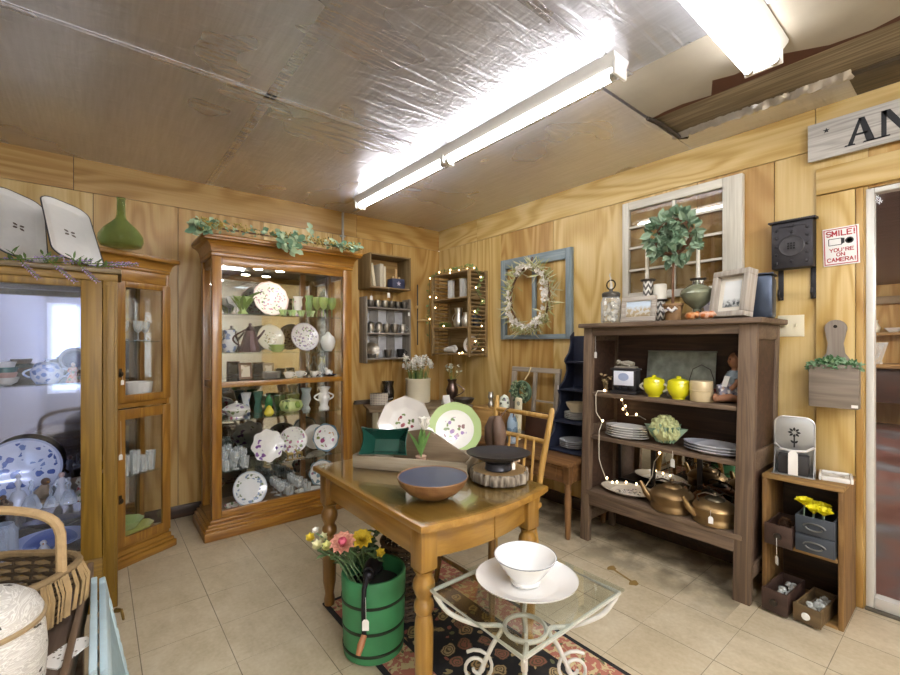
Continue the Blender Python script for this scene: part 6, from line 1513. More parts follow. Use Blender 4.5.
tagprice(t, (.16, -.142, .04), .05, 1.3); tagprice(t, (.225, -.143, .53), .03, 1.0); tagprice(t, (-.2, -.143, .66), .02, 1.2)
SV = [[(.02, 0), (.028, .01), (.034, .05), (.036, .07), (.032, .07), (.026, .015), (0, .012)], [(.026, 0), (.022, .008), (.034, .03), (.028, .06), (.032, .07), (.028, .07), (.028, .03), (0, .015)]]
pew = plain('#837e78', .38, .9, .3)
WL = [('dark pewter cup at the left end of the top row of the wall shelf', -.895, 0, pew), ('round silver cup second from the left in the top row of the wall shelf', -.815, 1, silver), ('plain silver cup third from the left in the top row of the wall shelf', -.735, 0, silver), ('narrow pewter cup fourth from the left in the top row of the wall shelf', -.66, 0, pew), ('round pewter cup fifth from the left in the top row of the wall shelf', -.585, 1, pew), ('dark cup at the right end of the top row of the wall shelf', -.512, 0, pew)]
for k, (lab, x, v, m_) in enumerate(WL): vessel('metal_cup', lab, 'cup', x, -.085, 1.645, SV[v], m_, -60 if k % 2 else 30, 1 if k % 3 else 0, .003)
for k, (lab, x, v, m_) in enumerate((('squat silver sugar bowl at the left of the middle row, wall shelf', -.89, 1, silver), ('silver cream pot second from the left in the middle row, wall shelf', -.80, 1, silver), ('ridged silver cup in the centre of the middle row, wall shelf', -.715, 0, oldsilver), ('tilted silver mug right of the centre of the middle row, wall shelf', -.62, 0, oldsilver), ('silver creamer at the right end of the middle row, wall shelf', -.53, 1, silver))):
    q = vessel('metal_cup', lab, 'cup', x, -.085, 1.40, SV[v], m_, -30, 1, .003, None, None, None, None, [(.03, .071), (.02, .082), (.005, .086), (0, .092)] if k in (0, 1) else None); q.scale = (1.08, 1.08, 1.25)
stand_plate('dark silver shell rimmed plate leaning in the bottom row, wall shelf', -.868, -.05, 1.157, .075, -90, 14, oldsilver, 1, 1.1, lobes(16, .03))
for k, (lab, x, y, v, m_, s_) in enumerate((('small pewter cup in front of the shell plate, left', -.92, -.115, 0, pew, .6), ('small silver cup in front of the shell plate, right', -.845, -.115, 1, silver, .6), ('silver and black tin in the middle of the bottom row, wall shelf', -.70, -.09, 0, pew, 1.15), ('black mug at the right end of the bottom row, wall shelf', -.555, -.09, 0, plain('#2b2a2b', .3, .3), 1.2))):
    q = vessel('metal_cup', lab, 'cup', x, y, 1.157, SV[v], m_, -30, 1 if k == 3 else 0, .004); q.scale = (s_, s_, s_)
t = thing('wall_rod', 'thin black iron rod with two wooden pegs on the back wall near the corner', 'rod', (-.295, -.012, 1.28))
mb = MB(); mb.cyl((0, 0, 0), (0, 0, .64), .006, None, 8); obj('rod', mb, blk, t)
for x, z in ((-.05, .395), (.07, .26)):
    mb = MB(); mb.tube([(0, -.006, z), (x * .5, -.05, z + .004), (x * .5 + (.03 if x > 0 else -.03), -.06, z)], [.008, .014, .016], 8); obj('peg', mb, plain('#c2a46c', .6, 0, .15), t)
# louvred shelf with lights
lv = wood('#6d5738', '#90774f', '#ad946a', 'y', 10.0, .9, 6.0, .7, .5); lvz = wood('#6d5738', '#90774f', '#ad946a', 'z', 10.0, .9, 6.0, .7, .5)
t = thing('louvred_shelf', 'wooden wall shelf with slatted sides and fairy lights, right of the corner', 'shelf', (-.001, -.481, 1.171))
for y_ in (-.281, .281):
    for x_ in (-.245, -.03):
        mb = MB(); mb.span(x_, x_ + .03, y_ - .011, y_ + .011, 0, .829, .002); obj('upright', mb, lvz, t)
    for k in range(21):
        z = .02 + .038 * k
        mb = MB(); mb.box(-.1225, y_, z, .185, .016, .011, .001, rotm(25, 0, 0)); obj('slat', mb, lv, t)
for z in (.03, .287, .572, .822):
    mb = MB(); mb.span(-.243, -.002, -.268, .268, z - .014, z, .002); obj('shelf', mb, lv, t)
mb = MB(); mb.span(-.008, -.001, -.268, .268, .03, .80); obj('back_board', mb, lv, t)
LX, LY, LZ0 = -.001, -.481, 1.171
for k, y_ in enumerate((-.37, -.56)):
    vessel('glass_cylinder', ('tall glass cylinder vase, left one on the top louvred shelf', 'tall glass cylinder vase, right one on the top louvred shelf')[k], 'vase', -.13, y_, LZ0 + .572, [(.035, 0), (.036, .19), (.032, .19), (.03, .01), (0, .01)], crystal('#f2f2ee', .3))
vessel('silver_pitcher', 'silver pitcher on the middle louvred shelf', 'pitcher', -.14, -.50, LZ0 + .287, [(.035, 0), (.05, .03), (.05, .07), (.03, .12), (.042, .19), (.036, .19), (0, .03)], silver, 90, 1)
vessel('silver_jug', 'small silver jug right of the pitcher on the middle louvred shelf', 'jug', -.15, -.62, LZ0 + .287, [(.03, 0), (.042, .03), (.036, .08), (.02, .12), (.026, .14), (.022, .14), (0, .03)], silver, 60, 1)
vessel('dark_kettle', 'dark enamel kettle at the back right of the middle louvred shelf', 'kettle', -.065, -.685, LZ0 + .287, [(.04, 0), (.05, .04), (.045, .1), (.02, .13), (0, .14)], plain('#2e3440', .3, .2, .2))
t = thing('moss_ball', 'clump of green moss on the middle louvred shelf, left', 'moss', (-.17, -.33, LZ0 + .2885)); mb = MB(); rg = random.Random(5)
for k in range(120): mb.leaf((rg.uniform(-.04, .04), rg.uniform(-.06, .06), rg.uniform(.0, .035)), (rg.uniform(-1, 1), rg.uniform(-1, 1), rg.uniform(0, 1)), .03, .012)
obj('fronds', mb, plain('#7d9447', .8, 0, .35), t); t = None
stand_plate('small round framed plate leaning on the lowest louvred shelf', -.06, -.61, LZ0 + .03, .085, 195, 12, plate_mat('#c3a184', '#e8e0d2', .085, .022, ('#7d4a3a', '#5c6a4a', '#d8b49a'), .06, 30.0, .4))
t = thing('cloth_bundle', 'white rolled cloth bundle on the lowest louvred shelf, left', 'cloth', (-.15, -.39, LZ0 + .031)); mb = MB(); mb.tube([(0, .09, .03), (0, .02, .036), (0, -.07, .03)], [.022, .032, .026], 12); mb.tube([(.03, .06, .05), (.02, -.04, .06), (-.01, -.1, .04)], [.016, .022, .016], 10); obj('roll', mb, plain('#dedad2', .85, 0, .1, .3, 30.0), t)
rg = random.Random(81)
def lp(y, z, x=-.268): return (x, y, z)
pts = [lp(-.19, 1.30), lp(-.185, 1.55), lp(-.19, 1.78), lp(-.19, 1.98), (-.20, -.26, 2.015), (-.17, -.40, 2.018), (-.18, -.55, 2.016), (-.2, -.70, 2.02), (-.19, -.785, 2.0), (-.12, -.795, 1.92), (-.18, -.788, 1.80), (-.10, -.79, 1.70), (-.19, -.788, 1.58), (-.10, -.79, 1.45), (-.18, -.788, 1.32), (-.09, -.79, 1.22)]
bl_ = [Vector(p) + Vector((rg.uniform(-.01, 0), -.012, rg.uniform(-.02, .02))) for p in pts[1:]] + [Vector((-.265, -.30, 1.76)), Vector((-.265, -.52, 1.985)), Vector((-.265, -.66, 1.205)), Vector((-.265, -.42, 1.47)), Vector((-.262, -.28, 1.66)), Vector((-.262, -.70, 1.21))]
t = string_lights('string_lights', 'lit fairy lights with greenery wound round the louvred corner shelf', pts, bl_, plain('#4f5a3a', .7))
mb = MB(); o0 = Vector(pts[0])
for k in range(170):
    u = rg.random() * (len(pts) - 1); i = int(u)
    if i < 3 and rg.random() < .5: continue
    if i > 11 and rg.random() < .8: continue
    ow = Vector((-1, 0, 0)) if i < 4 else (Vector((0, 0, 1)) if i < 8 else Vector((0, -1, 0))); p = Vector(pts[i]).lerp(Vector(pts[i + 1]), u - i) - o0 + ow * .008
    mb.leaf(p, ow * .7 + Vector((rg.uniform(-1, 1), rg.uniform(-1, 1), rg.uniform(-1, 1))) * .55, .035, .02, ow, .15)
obj('leaves', mb, plain('#7f9256', .7, 0, .35), t)

# ------------------------------------------------------------------ on the corner dresser
ZD = .741
t = thing('crock', 'cream stoneware crock holding white flowers, on the corner dresser', 'crock', (-0.560, -0.401, 0.741))
mb = MB(); mb.lathe([(.108, 0), (.116, .006), (.117, .2), (.122, .206), (.122, .226), (.112, .228), (.106, .2), (.104, .02), (0, .02)], 32); obj('body', mb, plain('#e2d8bd', .3, 0, .04, 0, 8.0, .4), t)
c0 = Vector((-0.560, -0.401, 0.741)); rg = random.Random(91); fst = plain('#7f8f4e', .7, 0, .3); wfl = plain('#f2eee4', .7, 0, .06)
for k in range(16):
    a = rg.uniform(0, 2 * PI); rr = .025 + .035 * (k % 2); a = 2 * PI * k / 16; L = rg.uniform(.30, .40); dx, dy = rr * math.cos(a), rr * math.sin(a)
    q = thing('white_flower', 'white tulip like flower on a long stem in the cream crock', 'flower', c0 + Vector((dx, dy, .022)), 0, 'white flowers in the crock')
    tip = Vector((dx * 1.0, dy * 1.0, L)); mb = MB(); mb.tube([(0, 0, 0), (dx * .4, dy * .4, L * .5), tip], .003, 5); obj('stem', mb, fst, q)
    mb = MB()
    for j in range(26):
        e = Vector((rg.uniform(-1, 1), rg.uniform(-1, 1), rg.uniform(-.5, 1))).normalized(); mb.leaf(tip + e * .02 * rg.random() + Vector((0, 0, rg.uniform(-.045, .01))), e + Vector((0, 0, .3)), .03, .026, (0, 0, 1), .3)
    obj('petals', mb, wfl, q)
    mb = MB()
    for j in range(2): mb.leaf((dx * .1, dy * .1, L * .35), (dx * 1.5, dy * 1.5, 1), .17, .018, (-1, -1, .2), .2)
    obj('leaves', mb, (plain('#3f6a3a', .5, 0, .3) if k % 4 == 0 else plain('#9aa868', .6, 0, .3)), q)
vessel('silver_pitcher', 'dark silver pitcher at the left back of the corner dresser', 'pitcher', -0.706, -0.096, 0.741, [(.05, 0), (.06, .03), (.062, .08), (.05, .14), (.06, .185), (.052, .185), (0, .03)], plain('#5c5a58', .25, .9, .3), 35, 1, .007)
t = thing('grater', 'old punched metal grater lying at the left front of the corner dresser', 'grater', (-0.949, -0.343, 0.741), -30)
def dots():
    g = G('punched_metal'); co = g.coord(); s = g.n('SeparateXYZ', Vector=g.map(co, (70, 70, 70))); 
    fx = g.math('SUBTRACT', g.math('FRACT', s), .5); fy = g.math('SUBTRACT', g.math('FRACT', s.node.outputs[2]), .5)
    r = g.math('SQRT', g.math('ADD', g.math('MULTIPLY', fx, fx), g.math('MULTIPLY', fy, fy)))
    g.bsdf(Base_Color=g.mix(g.math('LESS_THAN', r, .28), '#8d8272', '#2a2420'), Roughness=.45, Metallic=.5); return g.m
mb = MB(); mb.prism([(-.05, .003), (.05, .003), (.035, .105), (-.035, .105)], .16, T(-.08, 0, 0) @ Matrix(((0, 0, 1, 0), (1, 0, 0, 0), (0, 1, 0, 0), (0, 0, 0, 1))), .004); obj('body', mb, dots(), t)
mb = MB(); mb.tube([(.082, -.03, .05), (.12, -.02, .06), (.12, .02, .06), (.082, .03, .05)], .004, 6); obj('handle', mb, pew, t)
for k in range(3):
    mb = MB(); mb.span(-.13, .05, -.018, .018, 0, .012, .002)
    one('dark_plank', mb, wood('#3a3026', '#54473a', '#6d5f50', 'x'), ('bottom dark plank in the small pile beside the grater', 'middle dark plank in the small pile beside the grater', 'top dark plank in the small pile beside the grater')[k], 'plank', Vector((-1.009, -0.211, 0.741)) + Vector((.02, .01 , .0005 + .0125 * k)), -8 + 5 * k)
t = vessel('pewter_pitcher', 'tall tarnished pitcher with white sprigs at the right of the corner dresser', 'pitcher', -0.264, -0.550, 0.741, [(.05, 0), (.045, .012), (.03, .025), (.055, .07), (.06, .11), (.04, .16), (.036, .18), (.05, .21), (.044, .21), (0, .05)], plain('#6b5a52', .28, .9, .3), -60, 1, .006)
mb = MB(); m2 = MB(); rg = random.Random(3)
for k in range(14):
    tip = (rg.uniform(-.09, .09), rg.uniform(-.07, .07), rg.uniform(.26, .34)); mb.tube([(0, 0, .12), (tip[0] * .4, tip[1] * .4, .22), tip], .0018, 4)
    for j in range(5): m2.leaf(tip, (rg.uniform(-1, 1), rg.uniform(-1, 1), rg.uniform(-.4, 1)), .025, .016)
sp_ = thing('flower_sprigs', 'small white flower sprigs standing in the tarnished pitcher', 'flowers', Vector((-0.264, -0.550, 0.741)) + Vector((0, 0, .06)))
for bmx in (mb, m2): bmesh.ops.translate(bmx.bm, verts=bmx.bm.verts, vec=(0, 0, -.05))
obj('stems', mb, fst, sp_); obj('blossoms', m2, plain('#cfd6c8', .7, 0, .15), sp_)
t = thing('folded_card', 'small white folded card in front of the tarnished pitcher', 'card', (-0.438, -0.675, 0.741), -10)
mb = MB(); mb.prism([(-.028, .001), (-.025, .001), (0, .075), (.025, .001), (.028, .001), (0, .082)], .07, T(-.035, 0, 0) @ Matrix(((0, 0, 1, 0), (1, 0, 0, 0), (0, 1, 0, 0), (0, 0, 0, 1)))); obj('card', mb, paper, t)
vessel('tin_dish', 'shallow dark tin dish at the right end of the corner dresser', 'dish', -0.266, -0.729, 0.741, [(.07, 0), (.09, .03), (.1, .045), (.095, .045), (.06, .008), (0, .006)], pew)

# ------------------------------------------------------------------ on the side table and the whatnot shelf
ZS = .517
t = thing('window_frame', 'small grey wooden window frame leaning on the wall behind the chair', 'frame', M=T(-.14, -1.43, ZS + .002) @ rotm(0, 6, 0))
gw = wood('#7d7060', '#9c9080', '#b9ad9c', 'z', 10.0, .9, 6.0, .8, .5); gwy = wood('#7d7060', '#9c9080', '#b9ad9c', 'y', 10.0, .9, 6.0, .8, .5)
for a, b in ((-.255, -.21), (-.018, .012), (.21, .255)):
    mb = MB(); mb.span(-.012, .012, a, b, .041, .539, .002); obj('upright', mb, gw, t)
for a, b in ((0, .04), (.54, .58)):
    mb = MB(); mb.span(-.012, .012, -.255, .255, a, b, .002); obj('rail', mb, gwy, t)
mb = MB(); mb.span(-.008, .008, -.209, -.019, .30, .315); mb2 = MB(); obj('crossbar', mb, gwy, t); mb2.bm.free()
t = thing('mottled_wreath', 'small round wreath of mottled green leaves hung on the grey window frame', 'wreath', (-.168, -1.36, .895))
mb = MB(); mb.tube([(0, .07 * math.cos(a), .07 * math.sin(a)) for a in [2 * PI * k / 20 for k in range(20)]], .026, 8, True); obj('hoop', mb, leafd, t)
mb = MB(); rg = random.Random(6)
for k in range(150):
    a = rg.uniform(0, 2 * PI); rr = rg.uniform(.035, .1); mb.mi = k % 2; mb.leaf((-.022, rr * math.cos(a), rr * math.sin(a)), (-.5, rg.uniform(-1, 1), rg.uniform(-1, 1)), .03, .022, (-1, 0, 0), .2)
obj('leaves', mb, [plain('#8fa078', .7, 0, .3), plain('#4f6448', .7, 0, .3)], t)
mb = MB(); mb.tube([(0.03, .0, .098), (.055, -.02, .15), (.072, -.03, .205)], .006, 5); obj('ribbon', mb, plain('#cdbb8f', .8), t)
t = thing('paper_scroll', 'cream printed paper roll standing in front of the small green wreath', 'paper', M=T(-.28, -1.40, ZS + .004) @ rotm(0, 4, 0))
mb = MB(); mb.lathe([(.032, 0), (.033, .02), (.033, .30), (.028, .33), (.02, .335), (0, .335)], 14, None, .5, 1.2); obj('roll', mb, speckle('#d8cfae', ['#8a8a78', '#b3a888'], 26.0, .35, .8), t)
t = thing('wooden_box', 'light wooden box on the side table behind the green rimmed plate', 'box', (-.30, -1.115, ZS), 4)
lb = wood('#8f6c3a', '#b08a50', '#c9a66c', 'y', 9.0, .8, 6.0, .6, .5)
mb = MB(); mb.span(-.1, .1, -.11, .11, 0, .22, .003); obj('box', mb, lb, t); mb = MB(); mb.span(-.104, .104, -.114, .114, .2205, .24, .003); obj('lid', mb, lb, t)
vessel('owl_jar', 'white and green china jar standing on a block behind the chair', 'jar', -.32, -1.30, ZS + .221, [(.03, 0), (.042, .03), (.044, .08), (.034, .115), (.02, .13), (0, .14)], speckle('#dfe3d3', ['#7d8a6a', '#8a6a8a', '#59615a'], 45.0, .4))
mb = MB(); mb.span(-.06, .06, -.05, .05, 0, .22, .004); one('wooden_block', mb, wood('#6b4a2a', '#8a6438', '#a37c4c', 'z'), 'brown wooden block under the white and green jar', 'block', (-.32, -1.30, ZS), 5)
for k in range(2):
    vessel('silver_shaker', ('lower of two small silver shakers stacked on the light wooden box', 'upper of two small silver shakers stacked on the light wooden box')[k], 'shaker', -.345, -1.165, ZS + .2405 + .066 * k, [(.016, 0), (.024, .012), (.026, .03), (.018, .05), (.02, .064), (0, .065)], silver)
vessel('blue_bottle', 'blue grey bottle with a worn label, seen between the chair spindles', 'bottle', -.40, -1.46, ZS, [(.038, 0), (.042, .01), (.042, .16), (.03, .2), (.018, .22), (.018, .25), (0, .255)], speckle('#8fa3b3', ['#b9c4cc', '#5f7686'], 18.0, .6, .5))
mb = MB(); mb.span(-.006, .006, -.13, .13, 0, .23, .002); one('dark_picture', mb, plain('#4a3024', .4, 0, .35, 0, 9.0), 'dark brown picture panel leaning inside the grey window frame', 'picture', M=T(-.20, -1.545, ZS + .002) @ rotm(0, 6, 0))
hx = -.05; hy = -1.946
for k in range(4):
    flat_plate('white plate in the stack under the cream bowl on the navy shelf', hx - .125, hy + .052, .516 + .219 + .012 * k, .09, plate_mat('#e6e4de', '#c9c6be', .09, .004), d=.018, group='plates under the cream bowl on the navy shelf')
vessel('bowl', 'cream bowl topping the plate stack on the navy shelf', 'bowl', hx - .125, hy + .052, .516 + .219 + .057, [(.045, 0), (.045, .01), (.07, .045), (.077, .07), (.072, .07), (.05, .015), (0, .012)], plain('#ddcfae', .3, 0, .06, 0, 30.0, .3))
for k in range(4):
    flat_plate('wide white plate in the low stack at the foot of the navy shelf', hx - .175, hy + .038, .516 + .021 + .013 * k, .105, plate_mat('#e3e4e6', '#c3c5ca', .105, .005), d=.02, group='wide plates at the foot of the navy shelf')

# ------------------------------------------------------------------ on the glass topped table
ZTB = .699
t = thing('wooden_tray_box', 'long low weathered wooden box with peeling paint on the glass topped table', 'box', (-1.97, -1.87, ZTB), -55)
pb = wood('#7d6f5c', '#a3967f', '#c9bfab', 'x', 12.0, 1.0, 6.0, .85, .5); pby = wood('#7d6f5c', '#a3967f', '#c9bfab', 'y', 12.0, 1.0, 6.0, .85, .5)
for y0, y1 in ((0, .012), (.238, .25)):
    mb = MB(); mb.span(0, .57, y0, y1, 0, .062, .002); obj('long_side', mb, pb, t)
for x0, x1 in ((.0, .012), (.558, .57)):
    mb = MB(); mb.span(x0, x1, .0125, .2375, 0, .062, .002); obj('short_side', mb, pby, t)
mb = MB(); mb.span(.0125, .5575, .0125, .2375, 0, .008); obj('bottom', mb, pb, t)
MT = T(-1.97, -1.87, ZTB) @ rotm(0, 0, -55)
def tl_(x, y, z): return MT @ Vector((x, y, z))
t = thing('square_dish', 'dark green square dish with flared corners, tipped up in the wooden box', 'dish', M=MT @ T(.135, .105, .092) @ rotm(63, 0, 12))
gm = plain('#1f4a3e', .15, 0, .2, 0, 12.0, .5)
def sq(w, h, bulge, z, lift=0.0, n=8):
    out = []
    cs = [(-w, -h), (w, -h), (w, h), (-w, h)]
    for i in range(4):
        (xa, ya), (xb, yb) = cs[i], cs[(i + 1) % 4]
        for k in range(n):
            u = k / n; s_ = 4 * u * (1 - u); out.append((xa + (xb - xa) * u, ya + (yb - ya) * u, z + lift * (1 - s_))); 
            x, y, zz = out[-1]; out[-1] = (x * (1 - bulge * s_ * (abs(x) == w)), y * (1 - bulge * s_ * (abs(y) == h)), zz)
    return out
vs = []; n_ = 32
for (w, h, b_, z, l_) in ((.065, .036, 0, 0, 0), (.075, .044, .03, .02, 0), (.118, .068, .10, .075, .016), (.114, .064, .10, .077, .016), (.07, .04, .03, .022, 0), (.06, .03, 0, .008, 0)): vs += sq(w, h, b_, z, l_)
fs = [(i * n_ + k, i * n_ + (k + 1) % n_, (i + 1) * n_ + (k + 1) % n_, (i + 1) * n_ + k) for i in range(5) for k in range(n_)] + [tuple(range(n_ - 1, -1, -1)), tuple(5 * n_ + k for k in range(n_))]
mb = MB(); mb.add(vs, fs, False); obj('dish', mb, gm, t)
p = Vector((-1.697, -2.057, 0.709))
t = thing('tulip', 'white tulip with green leaves in a small clay pot in the wooden box', 'tulip', (p.x, p.y, .7085))
mb = MB(); mb.lathe([(.018, 0), (.026, .035), (.028, .04), (.023, .04), (0, .034)], 16); obj('pot', mb, plain('#c9a58c', .6, 0, .15), t)
mb = MB(); mb.tube([(0, 0, .032), (.005, -.004, .11), (.012, -.01, .17)], .004, 6); obj('stem', mb, plain('#7d9a58', .5, 0, .2), t)
mb = MB()
for d in ((-.5, .1, 1), (.25, -.3, 1), (.3, .4, 1), (-.1, -.4, 1)): mb.leaf((0, 0, .034), d, .15, .035, (-d[0], -d[1], .3), .35)
obj('leaves', mb, plain('#6f9a52', .45, 0, .25), t)
mb = MB()
for k in range(7):
    a = 2 * PI * k / 7; mb.leaf((.012, -.01, .165), (math.cos(a) * .55, math.sin(a) * .55, 1), .075, .06, (-math.cos(a), -math.sin(a), .5), .45)
mb.leaf((.012, -.01, .17), (.7, -.5, -.4), .06, .05, (.3, -.3, 1), .3)
obj('petals', mb, wfl, t)
# gabled wooden scoop board
t = thing('wooden_scoop', 'grey brown wooden trough end with sloping top, standing in the wooden box', 'board', M=MT @ T(0, .20, .0095) @ rotm(-8, 0, 0))
mb = MB(); mb.prism([(.13, 0), (.53, 0), (.535, .03), (.33, .145), (.27, .15), (.13, .125)], .014, T(0, .007, 0) @ rotm(90, 0, 0), .002); obj('board', mb, wood('#5d4c38', '#7d6a52', '#97846a', 'x', 8.0, .8, 6.0, .6, .5), t)
def easel(x, y, z, face, lab):
    q = thing('plate_stand', lab, 'plate stand', M=T(x, y, z) @ rotm(0, 0, face))
    for s_ in (-.035, .035):
        mb = MB(); mb.tube([(.045, s_, .022), (.04, s_, .003), (-.06, s_, .003), (-.012, s_ * .5, .13)], .0025, 5); obj('leg', mb, darkbrass, q)
    mb = MB(); mb.tube([(-.06, -.035, .003), (-.06, .035, .003)], .0025, 5); obj('crossbar', mb, darkbrass, q)
easel(-1.585, -1.745, ZTB, -128, 'small wire stand under the octagonal plate at the far end of the table'); 
octw = lambda a: 1 / (math.cos((a % (PI / 4)) - PI / 8)) * .96
rose = plate_mat('#dfd8d0', '#c9beb4', .148, .004, ('#8a3a42', '#6f7f4a', '#b3785a', '#a34a56', '#59683a'), .055, 42.0, .2)
one('plate', plate_mb(.148, .024, 1, 1, octw, 48), rose, 'octagonal pale plate with a rose bouquet, standing at the far end of the table', 'plate', M=lean((-1.585, -1.745, ZTB + .008 + .143), -128, 14, 0))
grn = plate_mat('#f0eee6', '#b5cb8c', .142, .04, ('#a58ab8', '#7d8f5f', '#b9a0b4', '#8a6a6a'), .065, 40.0, .35)
one('plate', plate_mb(.142, .022, 1, 1, lobes(10, .012), 48), grn, 'round plate with a green rim and violet flowers, standing behind the wooden box', 'plate', M=lean((-1.452, -2.02, ZTB + .004 + .139), -128, 14, 0))
# bowl
t = thing('wooden_bowl', 'wide wooden bowl with dark blue inside, in the middle of the glass topped table', 'bowl', (-1.903, -2.428, ZTB + .0005))
mb = MB(); mb.lathe([(.06, 0), (.066, .004), (.10, .022), (.128, .05), (.141, .078), (.139, .081), (.135, .078)], 44, caps=False); obj('outside', mb, wood('#6b4a2c', '#8a6440', '#a17c54', 'x', 9.0, 2.0, 6.0, .4, .5), t)
mb = MB(); mb.lathe([(.1347, .078), (.122, .05), (.095, .026), (.06, .011), (0, .008)], 44); obj('inside', mb, plain('#3f465e', .38, 0, .12, 0, 10.0), t)
t = thing('wood_slice', 'round slice of tree trunk with grey bark on the table, under the black pan', 'wood slice', (-1.548, -2.445, ZTB + .0005))
def endgrain():
    g = G('end_grain'); co = g.coord(); s = g.n('SeparateXYZ', Vector=co); y = s.node.outputs[1]; nz = g.n('TexNoise', Vector=co, Scale=12.0, Detail=3.0)
    r = g.math('ADD', g.math('SQRT', g.math('ADD', g.math('MULTIPLY', s, s), g.math('MULTIPLY', y, y))), g.math('MULTIPLY', nz, .02))
    w = g.math('MULTIPLY_ADD', g.math('SINE', g.math('MULTIPLY', r, 650.0)), .5, .5)
    g.bsdf(Base_Color=g.mix(w, '#8f6f48', '#b0905f'), Roughness=.6); return g.m
rgx = random.Random(9); wv = [rgx.uniform(-.03, .03) for _ in range(60)]
mb = MB(); mb.lathe([(.118, .001), (.119, .048), (0, .0485)], 60, None, 1, 1, False, lambda a: 1 + wv[int(a / (2 * PI) * 60 + .5) % 60] * .5); obj('heartwood', mb, endgrain(), t)
mb = MB(); mb.lathe([(.120, 0), (.128, .006), (.129, .04), (.122, .049), (.1195, .049)], 60, None, 1, 1, False, lambda a: 1 + wv[int(a / (2 * PI) * 60 + .5) % 60] * 1.6, False)
g_ = G('bark'); co = g_.coord(); nz = g_.n('TexVoronoi', Vector=g_.map(co, (1, 1, .3)), Scale=60.0); g_.bsdf(Base_Color=g_.ramp(nz, [(.1, '#3f372d'), (.5, '#7a6f60'), (.9, '#a59a88')]), Roughness=.9, Normal=g_.bump(nz, .8, .006)); obj('bark', mb, g_.m, t)
t = thing('pedestal_pan', 'black shallow pan on a drum foot, standing on the wood slice', 'pan', (-1.565, -2.455, ZTB + .0525), -43)
bi = plain('#2f2e33', .45, .4, .15)
mb = MB(); mb.lathe([(.058, 0), (.060, .004), (.057, .008), (.056, .028), (.05, .032)], 30); obj('foot', mb, bi, t)
mb = MB(); mb.lathe([(.045, .0325), (.075, .04), (.115, .058), (.138, .07), (.14, .074), (.134, .073), (.09, .06), (.05, .054), (0, .058)], 40, None, 1.0, .85); obj('pan', mb, bi, t)
tagprice(t, (.06, -.085, .062), .012, .8, 40)
t = thing('dried_root', 'small pale twisted root with a white tag on the wood slice', 'root', (-1.47, -2.465, ZTB + .0525), 30)
mb = MB(); mb.tube([(-.03, 0, .012), (.0, .012, .016), (.03, .0, .014), (.045, -.012, .010)], [.012, .013, .010, .006], 8); obj('root', mb, plain('#bfa888', .8, 0, .2), t)
t = thing('leather_bag', 'soft brown leather bag hung on the spindle back chair', 'bag', (-1.135, -2.035, .70))
lea = plain('#5f4a3c', .6, 0, .25, .25, 18.0)
mb = MB(); mb.tube([(-.024, .03, .0), (-.028, .03, .05), (-.028, .025, .11), (-.024, .01, .155), (-.02, -.02, .17)], [.030, .042, .045, .038, .02], 14); obj('front_flap', mb, lea, t)
mb = MB(); mb.tube([(-.03, -.035, .02), (-.034, -.04, .08), (-.034, -.03, .14), (-.024, -.02, .185)], [.03, .04, .036, .02], 14); obj('body', mb, plain('#6b5547', .6, 0, .25, .25, 18.0), t)
mb = MB(); mb.tube([(-.02, -.02, .17), (.05, -.02, .222), (.085, -.02, .226), (.105, -.02, .195), (.10, -.02, .165)], .004, 6); obj('strap', mb, lea, t)

# ------------------------------------------------------------------ rug, bucket, basket, plant stand
def rugmat():
    g = G('floral_rug'); co = g.coord(); s = g.n('SeparateXYZ', Vector=co); y = s.node.outputs[1]
    ax = g.math('SUBTRACT', .375, g.math('ABSOLUTE', s)); ay = g.math('SUBTRACT', .95, g.math('ABSOLUTE', y)); d = g.math('MINIMUM', ax, ay)
    dn = g.n('TexNoise', out=1, Vector=co, Scale=14.0, Detail=3.0); cd = g.n('MixRGB', blend_type='ADD', Fac=.07, Color1=co, Color2=dn)
    vo = g.n('TexVoronoi', Vector=cd, Scale=12.0); h = g.n('SeparateXYZ', Vector=vo.node.outputs['Color'])
    wv_ = g.n('TexVoronoi', Vector=cd, Scale=30.0, feature='DISTANCE_TO_EDGE'); fine = g.n('TexNoise', Vector=cd, Scale=40.0, Detail=3.0)
    v2 = g.n('TexVoronoi', Vector=cd, Scale=24.0); h2 = g.n('SeparateXYZ', Vector=v2.node.outputs['Color'])
    leafc = g.ramp(h2, [(0.0, '#23221f'), (.38, '#6a6a48'), (.55, '#8a7d55'), (.7, '#96584a'), (.85, '#b39a70')], 'CONSTANT')
    base = g.mix(g.math('LESS_THAN', v2, .32), '#1d1c1e', leafc)
    flow = g.ramp(h, [(0.0, '#8d5a48'), (.25, '#b09a72'), (.6, '#9a8658'), (.8, '#a8875c')], 'CONSTANT')
    ring = g.math('GREATER_THAN', g.math('SINE', g.math('MULTIPLY', vo, 44.0)), -.2)
    fl = g.mix(ring, '#5a4c36', flow)
    c1 = g.mix(g.math('LESS_THAN', vo, .40), base, fl)
    bord = g.mix(g.math('GREATER_THAN', fine, .52), '#b3705f', '#cbb88c'); bord = g.mix(g.math('LESS_THAN', v2, .22), bord, '#6a6a48')
    c2 = g.mix(g.math('LESS_THAN', d, .16), c1, bord)
    c3 = g.mix(g.math('MULTIPLY', g.math('LESS_THAN', d, .175), g.math('GREATER_THAN', d, .158)), c2, '#1d1c1e')
    c4 = g.mix(g.math('LESS_THAN', d, .022), c3, '#1b1a1c')
    g.bsdf(Base_Color=c4, Roughness=.95, Normal=g.bump(g.n('TexNoise', Vector=co, Scale=300.0), .3, .002)); return g.m
mb = MB(); mb.span(-.375, .375, -.95, .95, 0, .008, .003); one('floral_rug', mb, rugmat(), 'black rug with a red and tan floral border under the table', 'rug', (-1.685, -2.67, .0002))
